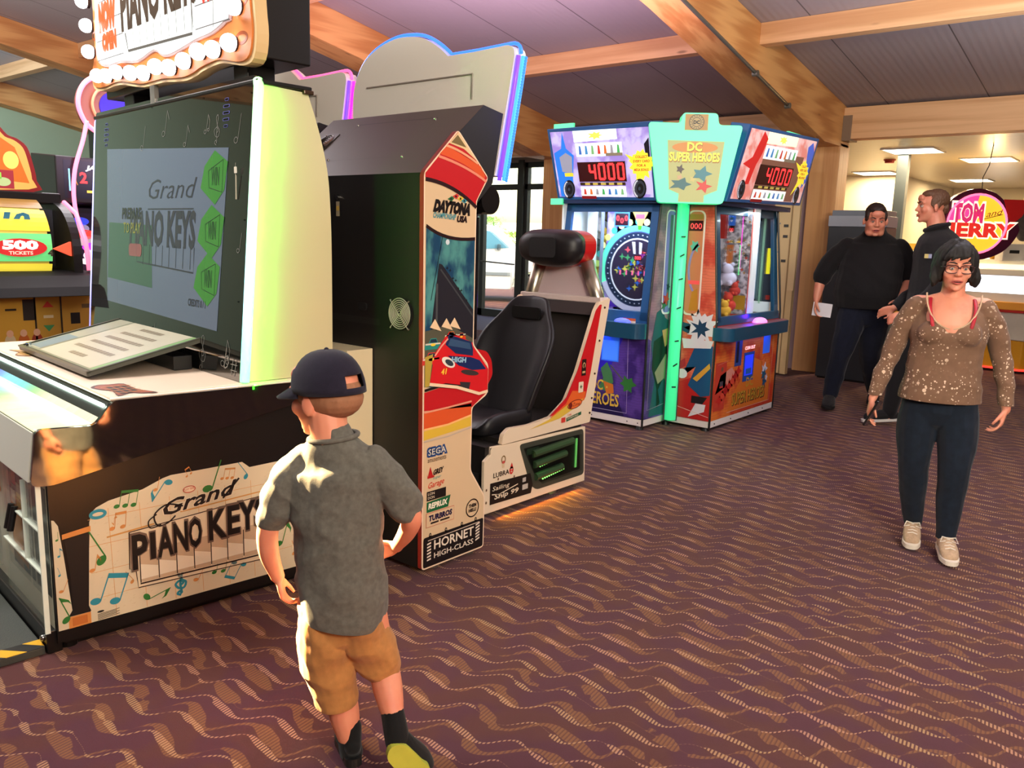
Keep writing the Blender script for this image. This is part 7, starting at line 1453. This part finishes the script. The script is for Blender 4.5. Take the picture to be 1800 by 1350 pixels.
# neighbour with the red 2 and neon arch
T = thing('neon_arch_game', 'dark game with red number 2 display and pink neon arch beside the music screen', 'arcade machine', (3.3, 7.4, 0))
obj('cabinet', B(-.28, .9, .1, 1.0, .03, 1.65), mat('purple_black', (26, 18, 34), .35), T, bevel=.01); obj('plinth', B(-.25, .87, .12, .98, 0, .03), BLK, T)
obj('display_hood', PR([(0, 1.68), (0, 2.06), (.5, 2.1), (.5, 1.6)], -.36, .5, 'x'), mat('hood_dark', (34, 28, 30), .3), T, bevel=.01)
A = Art((0, -.001, 0), (1, 0, 0), (0, 0, 1), emit=.3, rough=.3); A.rect(-.30, .4, 1.72, 2.03, (18, 24, 40), 1, .05); A.rect(-.262, -.25, 1.78, 1.96, (120, 220, 255), 2, 1.5); A.text('2', -.17, 1.85, .085, (255, 50, 50), .055, 3, off=.03, emit=1.8); A.text('(', -.215, 1.83, .13, (200, 150, 50), .025, 3, emit=.5); A.text('2', .05, 1.85, .085, (255, 50, 50), .055, 3, off=.03, emit=1.8); A.text('JACKPOT', -.12, 1.95, .045, (240, 244, 255), .32, 3, off=.05, slant=.3, emit=1.2); A.rect(-.12, .1, 1.77, 1.79, (240, 200, 80), 3, .8); A.build('display_face', T)
A = Art((0, .099, 0), (1, 0, 0), (0, 0, 1), emit=.3, rough=.3); A.poly([(-.26, 1.6), (.6, 1.6), (.6, 1.1), (-.2, 1.1)], (44, 34, 60), 1, .05)
for u, v, a, b_, c, e in ((-.15, 1.53, .075, .035, (60, 80, 230), .7), (-.15, 1.47, .075, .04, (170, 170, 210), .3), (-.11, 1.42, .08, .04, (230, 70, 60), .8), (-.1, 1.36, .08, .045, (200, 190, 200), .3), (-.06, 1.31, .085, .04, (190, 60, 230), .8), (-.04, 1.24, .1, .05, (230, 226, 240), .7), (.1, 1.19, .3, .04, (240, 240, 240), .9)): A.ell(u, v, a, b_, c, 2 + int(v < 1.3), emit=e)
A.build('side_cups', T)
ar = smooth([(-.10, 1.1), (-.2, 1.45), (-.24, 1.7), (-.22, 1.95), (-.14, 2.2), (-.10, 2.36)], 6); NP = mat('neon_pink2', (255, 130, 160), .3, emit=1.8)
obj('neon_stem', TB([(x, -.03, z) for x, z in ar], .018, 8), NP, T, smooth=True)
lo = smooth([(-.05, 2.30), (-.14, 2.42), (-.15, 2.55), (-.08, 2.68), (.08, 2.76), (.3, 2.78), (.6, 2.7), (.6, 2.3), (.2, 2.22)], 6, True)
obj('arch_board', PR(lo, .0, .06), mat('arch_brown', (150, 96, 80), .4), T); obj('neon_arch', TB([(x, -.015, z) for x, z in lo], .02, 8, True), NP, T, smooth=True); obj('neon_arch', TB([(.2 + (x - .2) * .68, -.02, 2.5 + (z - 2.5) * .66) for x, z in lo], .012, 8, True), mat('neon_orange2', (255, 150, 110), .3, emit=.8), T, smooth=True)
obj('arch_face', PR([(.2 + (x - .2) * .5, 2.5 + (z - 2.5) * .5) for x, z in lo], -.01, 0), mat('arch_blue', (40, 20, 190), .3, emit=.5), T)
obj('arch_stand', B(.05, .4, .2, .3, 1.65, 2.4), BLK, T)
# ================================================================== annex background
T = thing('change_cabinet', 'tall dark grey cabinet with pale grey top band behind the heavy man', 'cabinet', (9.62, 2.76, 0)); 
obj('body', B(0, .4, 0, .62, .02, 1.74), mat('slate_cabinet', (38, 42, 46), .45), T, bevel=.006); obj('top_band', B(-.01, .4, -.005, .625, 1.74, 1.86), mat('band_grey', (150, 156, 166), .45), T, bevel=.004); obj('cap', B(.02, .42, .02, .6, 1.86, 1.92), mat('band_grey2', (112, 120, 130), .5), T, bevel=.004); obj('plinth', B(.02, .38, .02, .6, 0, .02), BLK, T)
cl_ = Vector((.642, -.766, 0))
T = thing('coin_pusher', 'brightly lit octagonal coin pusher with white canopy and yellow base in the annex', 'arcade machine', (12.95, 1.97, 0), ROT)
def octo(r, k=1.0): return [(r * cos(radians(22.5 + 45 * i)), r * sin(radians(22.5 + 45 * i))) for i in range(8)]
obj('base', PR(octo(1.0), .04, .42, 'z'), mat('pusher_yellow', (206, 150, 30), .4), T, bevel=.01); obj('plinth', PR(octo(.95), 0, .04, 'z'), BLK, T)
obj('base_led', TB([(x * 1.005, y * 1.005, .05) for x, y in octo(1.0)], .012, 6, True), mat('led_red', (255, 50, 40), .3, emit=2.5), T); obj('skirt_panel', PR(octo(1.04), .42, .80, 'z'), mat('pusher_grey', (190, 186, 176), .4, var=.15, vscale=6), T, bevel=.01); obj('coin_rail', PR(octo(1.1), .80, .90, 'z'), mat('pusher_orange', (214, 150, 60), .35), T, bevel=.01); obj('red_band', PR(octo(1.08), .77, .80, 'z'), mat('pusher_red', (180, 40, 36), .35), T)
obj('play_field', PR(octo(1.0), .90, 1.0, 'z'), mat('pusher_bed', (200, 196, 190), .3), T); obj('lit_window', PR(octo(.98), 1.0, 1.22, 'z'), mat('pusher_lit', (236, 240, 255), .3, emit=1.6, var=.5, vscale=9), T); obj('canopy', PR(octo(1.03), 1.22, 1.30, 'z'), mat('canopy_cream', (214, 208, 190), .3), T, bevel=.01); obj('canopy_glow', PR(octo(.9), 1.30, 1.36, 'z'), mat('canopy_lit', (250, 232, 200), .3, emit=1.1), T); obj('canopy_top', PR(octo(.8), 1.36, 1.42, 'z'), mat('canopy_cream', (214, 208, 190)), T, bevel=.01)
for i, (x, y) in enumerate(octo(1.0)): obj('window_post', CY((x, y, .9), (x, y, 1.24), .035, 10), mat('post_silver', (176, 170, 160), .3, .5), T)
fx, fy = octo(1.1)[5], octo(1.1)[6]; m0 = Vector(((fx[0] + fy[0]) / 2, fx[1] - .005, .85))
for k in range(5): obj('blue_lamp', ball(bmesh.new(), m0 + Vector((-.02 + .06 * k, 0, 0)), .018, 10, 8), mat('led_blue_bright', (90, 140, 255), .3, emit=3), T, smooth=True)
A = Art((0, octo(1.04)[5][1] - .002, 0), (1, 0, 0), (0, 0, 1)); A.poly([(-.1, .72), (.12, .76), (.08, .66), (-.05, .65)], (206, 150, 60), 1); A.rect(-.02, .1, .66, .68, (24, 22, 22), 2)
for k in range(10): A.ell(R.uniform(-.3, .3), R.uniform(.48, .66), .04, .03, ((150, 148, 140), (120, 116, 112), (206, 204, 196))[k % 3], 1 + k % 2)
A.build('skirt_print', T)
A = Art((0, octo(.98)[5][1] - .002, 0), (1, 0, 0), (0, 0, 1), emit=.8)
for k in range(16): A.star(-.36 + .045 * k, 1.08 + .03 * (k % 4), .01, .028, 4, ((60, 60, 70), (240, 170, 90), (70, 90, 130), (200, 60, 50))[k % 4], 2, seed=k, emit=.2)
A.build('window_prizes', T)
obj('yellow_fin', PR([(-.55, 1.42), (-.44, 1.42), (-.16, 1.95), (-.20, 2.0), (-.85, 2.0), (-.82, 1.9)], -.3, -.26), mat('fin_yellow', (206, 150, 30), .35), T)
obj('white_sign', B(-.62, .1, -.66, -.48, 1.40, 1.62), mat('sign_grey', (196, 192, 182), .4), T, bevel=.01); obj('sign_slot', B((-.54, -.42, -.667, -.66, 1.50, 1.54), (-.28, -.16, -.667, -.66, 1.50, 1.54)), mat('slot_dark', (24, 22, 22), .5), T)
# bright windows in the far wall behind the pusher
WL = mat('daylight_window', (255, 250, 236), .5, emit=2.6)
for i, (y0, y1) in enumerate(((1.0, 1.55), (1.68, 1.8), (2.3, 2.9))):
    w = struct('window_%d' % (3 + i), B(19.36, 19.4, y0 + .9, y1 + .9, .7, 1.9), mat('window_bar', (150, 110, 90), .5)); obj('pane', B(19.34, 19.36, y0 + .93, y1 + .87, .73, 1.87), WL, w)
# neon title sign hanging over the pusher
T = thing('hanging_neon_sign', 'round hanging neon sign with pink rim and big red cartoon lettering', 'sign', (11.45, 2.25, 1.84), ROT)
obj('backboard', PR(smooth([(-.42, .0), (-.36, .24), (-.2, .37), (0, .42), (.2, .37), (.36, .26), (.52, .28), (.58, .24), (.53, .1), (.50, .04), (.54, -.06), (.48, -.2), (.36, -.33), (.15, -.42), (-.1, -.42), (-.33, -.3)], 3, True), 0, .1), mat('sign_maroon', (64, 16, 40), .3, emit=.05), T, bevel=.01)
obj('red_wing', PR([(.30, .30), (.56, .30), (.60, .22), (.54, .1), (.42, .0)], -.01, .0), mat('wing_red', (170, 26, 26), .3, emit=.15), T)
obj('lit_disc', PR([(.36 * cos(radians(a)), .35 * sin(radians(a))) for a in range(0, 360, 12)], -.012, 0), mat('disc_orange', (255, 190, 50), .3, emit=1.0), T); obj('neon_ring', TB([(.36 * cos(radians(a)), -.02, .35 * sin(radians(a))) for a in range(0, 360, 10)], .014, 8, True), mat('neon_ring_pink', (255, 110, 150), .3, emit=1.8), T, smooth=True)
A = Art((0, -.014, 0), (1, 0, 0), (0, 0, 1), emit=.9)
A.poly([(.36 * cos(radians(a)), .35 * sin(radians(a))) for a in range(90, 185, 10)] + [(-.05, .1)], (226, 70, 150), 1); 
for s_, u, v, h, w_, c in (('TOM', -.30, .02, .21, .36, (214, 50, 110)), ('JERRY', -.34, -.20, .20, .78, (226, 50, 40))):
    A.text(s_, u - .012, v - .012, h + .024, (255, 236, 206), w_ + .02, 3, off=.09, emit=1.2); A.text(s_, u, v, h, c, w_, 5, off=.05, emit=.7)
A.text('and', .10, .08, .07, (120, 50, 40), .18, 4, slant=.6, rot=.2, emit=.3); A.line([(.08, .06), (.30, .12)], .008, (70, 30, 30), 4, .1); A.build('sign_lettering', T, 'white-edged red and pink cartoon letters')
obj('hanger_wire', TB([(.05, .05, .40), (.04, .05, .55), (.10, .05, .70), (.12, .05, .94)], .006, 6), mat('wire_dark', (50, 44, 40), .5), T)
# draped display figure and small yellow game behind the men
T = thing('draped_display', 'dark grey draped prop with pale round lamp, at right edge above the pusher', 'decoration', (12.28, 1.83, 1.665), ROT)
R2 = random.Random(5); bm = bmesh.new(); 
for k in range(16): x = -.05 + .03 * k; limb(bm, [(x, 0, .04, .04), (x - .06 + .02 * (k % 3), -.03 * (k % 2), .2, .06), (x - .10, .02, .42, .04)], 10, 3)
limb(bm, [(-.1, 0, .3, .10), (-.2, 0, .25, .05)]); fuse('drape', bm, cloth('grey_drape', (74, 70, 68), .2, 20), T, .012, 2, .02, (9, 9, 4), 2)
obj('lamp_globe', ball(bmesh.new(), (.02, 0, .50), .09, 18, 12), mat('globe_pale', (214, 206, 200), .3, emit=.2), T, smooth=True); obj('lamp_ring', TB([(-.08 + .04 * cos(t), -.07, .50 + .045 * sin(t)) for t in [2 * pi * k / 16 for k in range(16)]], .014, 8, True), mat('ring_chrome', (220, 214, 206), .2, .6), T, smooth=True)
obj('blue_shade', ball(bmesh.new(), (.28, .1, .42), (.14, .1, .13), 16, 12), mat('shade_blue', (60, 130, 220), .3, emit=.8), T, smooth=True)
obj('stand', CY((.1, 0, -.045), (.2, 0, .1), .12, 16), mat('stand_dark', (40, 38, 38), .5), T)
T = thing('yellow_game', 'small yellow-framed game with lit window beyond the grey steel post', 'arcade machine', (15.6, 4.1, 0), ROT - radians(15))
obj('cabinet', B(-.5, .3, 0, .7, .03, .9), mat('game_yellow', (190, 150, 40), .4), T, bevel=.01); obj('frame', B((-.5, .3, 0, .7, 1.5, 1.62), (-.5, -.42, 0, .08, .9, 1.5), (.22, .3, 0, .08, .9, 1.5)), mat('game_yellow', (190, 150, 40)), T); obj('lit_back', B(-.42, .22, .5, .55, .9, 1.5), mat('game_lit', (255, 246, 214), .4, emit=1.3), T); obj('yellow_tube', B(.12, .2, .02, .06, .92, 1.48), mat('tube_yellow', (255, 230, 40), .3, emit=1.4), T)
T = thing('prize_stand', 'cluttered lit prize counter seen between the two men in black', 'display counter', (14.6, 3.05, 0), ROT)
obj('counter', B(-.35, .5, 0, .6, 0, 1.0), mat('counter_white', (216, 206, 186), .4), T, bevel=.01); obj('lit_case', B(-.35, .5, .1, .5, 1.0, 1.45), mat('case_lit', (255, 246, 230), .3, emit=1.3), T)
for k in range(12): obj('prize', ball(bmesh.new(), (-.3 + .065 * k, .05, 1.05 + .05 * (k % 3)), (.03, .03, .05), 10, 8), mat('prize_%d' % (k % 4), ((90, 70, 50), (150, 100, 60), (50, 50, 50), (200, 190, 170))[k % 4], .5), T, smooth=True)
obj('canopy', B(-.4, .55, 0, .6, 1.45, 1.52), mat('counter_white', (216, 206, 186)), T, bevel=.01)
# ================================================================== outside: white van, hedge, tree
VW = mat('van_white', (236, 240, 240), .25, coat=.5); T = thing('van', 'white van parked outside the glass entrance door', 'van', (15.3, 13.6, 0), radians(-52))
vb = bmesh.new(); pr = [(-2.3, .35), (-2.25, 1.0), (-2.2, 1.75), (-1.9, 1.84), (-.2, 1.84), (.2, 1.76), (.75, 1.28), (1.35, 1.05), (1.75, .92), (1.82, .5), (1.75, .3), (1.45, .3), (1.38, .55), (1.15, .70), (.9, .70), (.68, .55), (.62, .3), (-1.15, .3), (-1.2, .55), (-1.42, .7), (-1.65, .7), (-1.88, .55), (-1.95, .3)]
prism(vb, pr, -.85, .85); obj('body', vb, VW, T, bevel=.05, seg=3)
GLV = mat('van_window', (96, 150, 176), .05, coat=1); 
for yb in (-.858, .853):
    obj('side_window', PR(roundpoly([(-.15, 1.68), (.15, 1.64), (.58, 1.27), (-.2, 1.22)], .06), yb, yb + .006), GLV, T); obj('rear_window', PR(roundpoly([(-1.75, 1.70), (-.55, 1.70), (-.6, 1.20), (-1.7, 1.20)], .12), yb, yb + .006), GLV, T)
    obj('rub_strip', B(-1.1, .6, yb - .01, yb + .016, .62, .70), mat('strip_grey', (130, 140, 146), .5), T, bevel=.005)
obj('windscreen', PR([(-.78, 1.70), (.78, 1.70), (.82, 1.32), (-.82, 1.32)], 0, .01, 'x', lambda v: (.24 + (1.72 - v[2]) * 1.18 + v[0], v[1], v[2])), GLV, T)
for x in (1.02, -1.52):
    for yb in (-.87, .69): o = obj('wheel', CY((x, yb, .31), (x, yb + .18, .31), .31, 32), mat('tyre', (50, 52, 54), .8), T, bevel=.02); obj('wheel_rim', CY((x, yb - .01, .31), (x, yb + .19, .31), .18, 24), mat('rim_grey', (120, 130, 136), .4, .4), o); obj('hub', CY((x, yb - .02, .31), (x, yb + .2, .31), .05, 14), mat('hub_dark', (60, 64, 66), .5), o)
for yb in (-.98, .86): obj('door_mirror', B(.28, .36, yb, yb + .12, 1.2, 1.36), mat('mirror_dark', (50, 60, 64), .4), T, bevel=.03)
obj('door_seam', B((.62, .63, -.854, -.85, .35, 1.2), (-.22, -.21, -.854, -.85, .35, 1.7)), mat('seam_dark', (130, 136, 138), .5), T)
def bush(name, label, loc, r, n, col, cat='bush', g=None):
    T = thing(name, label, cat, loc, 0, g); bm = bmesh.new(); R_ = random.Random(int(loc[0] * 7 + loc[1] * 3))
    for k in range(n):
        a = R_.uniform(0, 6.28); t = R_.uniform(-.2, 1.0); q_ = r[0] * sqrt(max(0, 1 - (t - .2) ** 2)) * R_.uniform(.5, 1.05); c = Vector((q_ * cos(a), q_ * sin(a), r[1] * (t + .3))); d = Vector((R_.uniform(-1, 1), R_.uniform(-1, 1), R_.uniform(-.3, 1))).normalized(); e = d.cross(Vector((R_.uniform(-1, 1), .3, .5))).normalized(); s_ = R_.uniform(.05, .12)
        bm.faces.new([bm.verts.new(c + d * s_), bm.verts.new(c + e * s_ * .5), bm.verts.new(c - d * s_), bm.verts.new(c - e * s_ * .5)])
    obj('foliage', bm, mat('leaf_%d_%d_%d' % col, col, .7, var=.4, vscale=3), T); obj('stem', CY((0, 0, -.02), (0, 0, r[1] * .8), .05, 8, .02), mat('bark', (80, 60, 40), .9), T)
bush('shrub', 'green shrub outside beyond the white van, seen through the glass door', (22.0, 20.5, 0), (1.6, 1.7), 2600, (110, 160, 70)); bush('shrub', 'smaller pale green shrub outside by the timber post', (21.0, 17.3, 0), (.7, 1.3), 900, (150, 176, 90))
struct('wall_outside', B(30, 30.3, 5, 45, 0, 2.2), mat('pale_render', (236, 230, 220), .9))

# unseen game added at the left for the black screen glass to reflect
T = thing('ticket_game', 'tall lit game far left of the music game, seen only as a reflection', 'arcade machine', (-1.6, 8.2, 0), radians(60))
obj('cabinet', B(-.5, .5, 0, .6, 0, 1.9), BLK, T, bevel=.01); A = Art((0, -.002, 0), (1, 0, 0), (0, 0, 1), emit=.9)
A.rect(-.42, .42, .7, 1.5, (60, 130, 90), 1); 
for k in range(24): A.ell(R.uniform(-.36, .36), R.uniform(.75, 1.45), .06, .04, R.choice(((200, 190, 60), (190, 80, 90), (60, 150, 160), (210, 140, 60))), 2)
A.rect(-.46, -.42, .65, 1.55, (60, 80, 255), 3, 2.0); A.rect(.42, .46, .65, 1.55, (60, 80, 255), 3, 2.0); A.rect(-.3, .3, 1.6, 1.8, (220, 90, 60), 1); A.build('front_artwork', T)
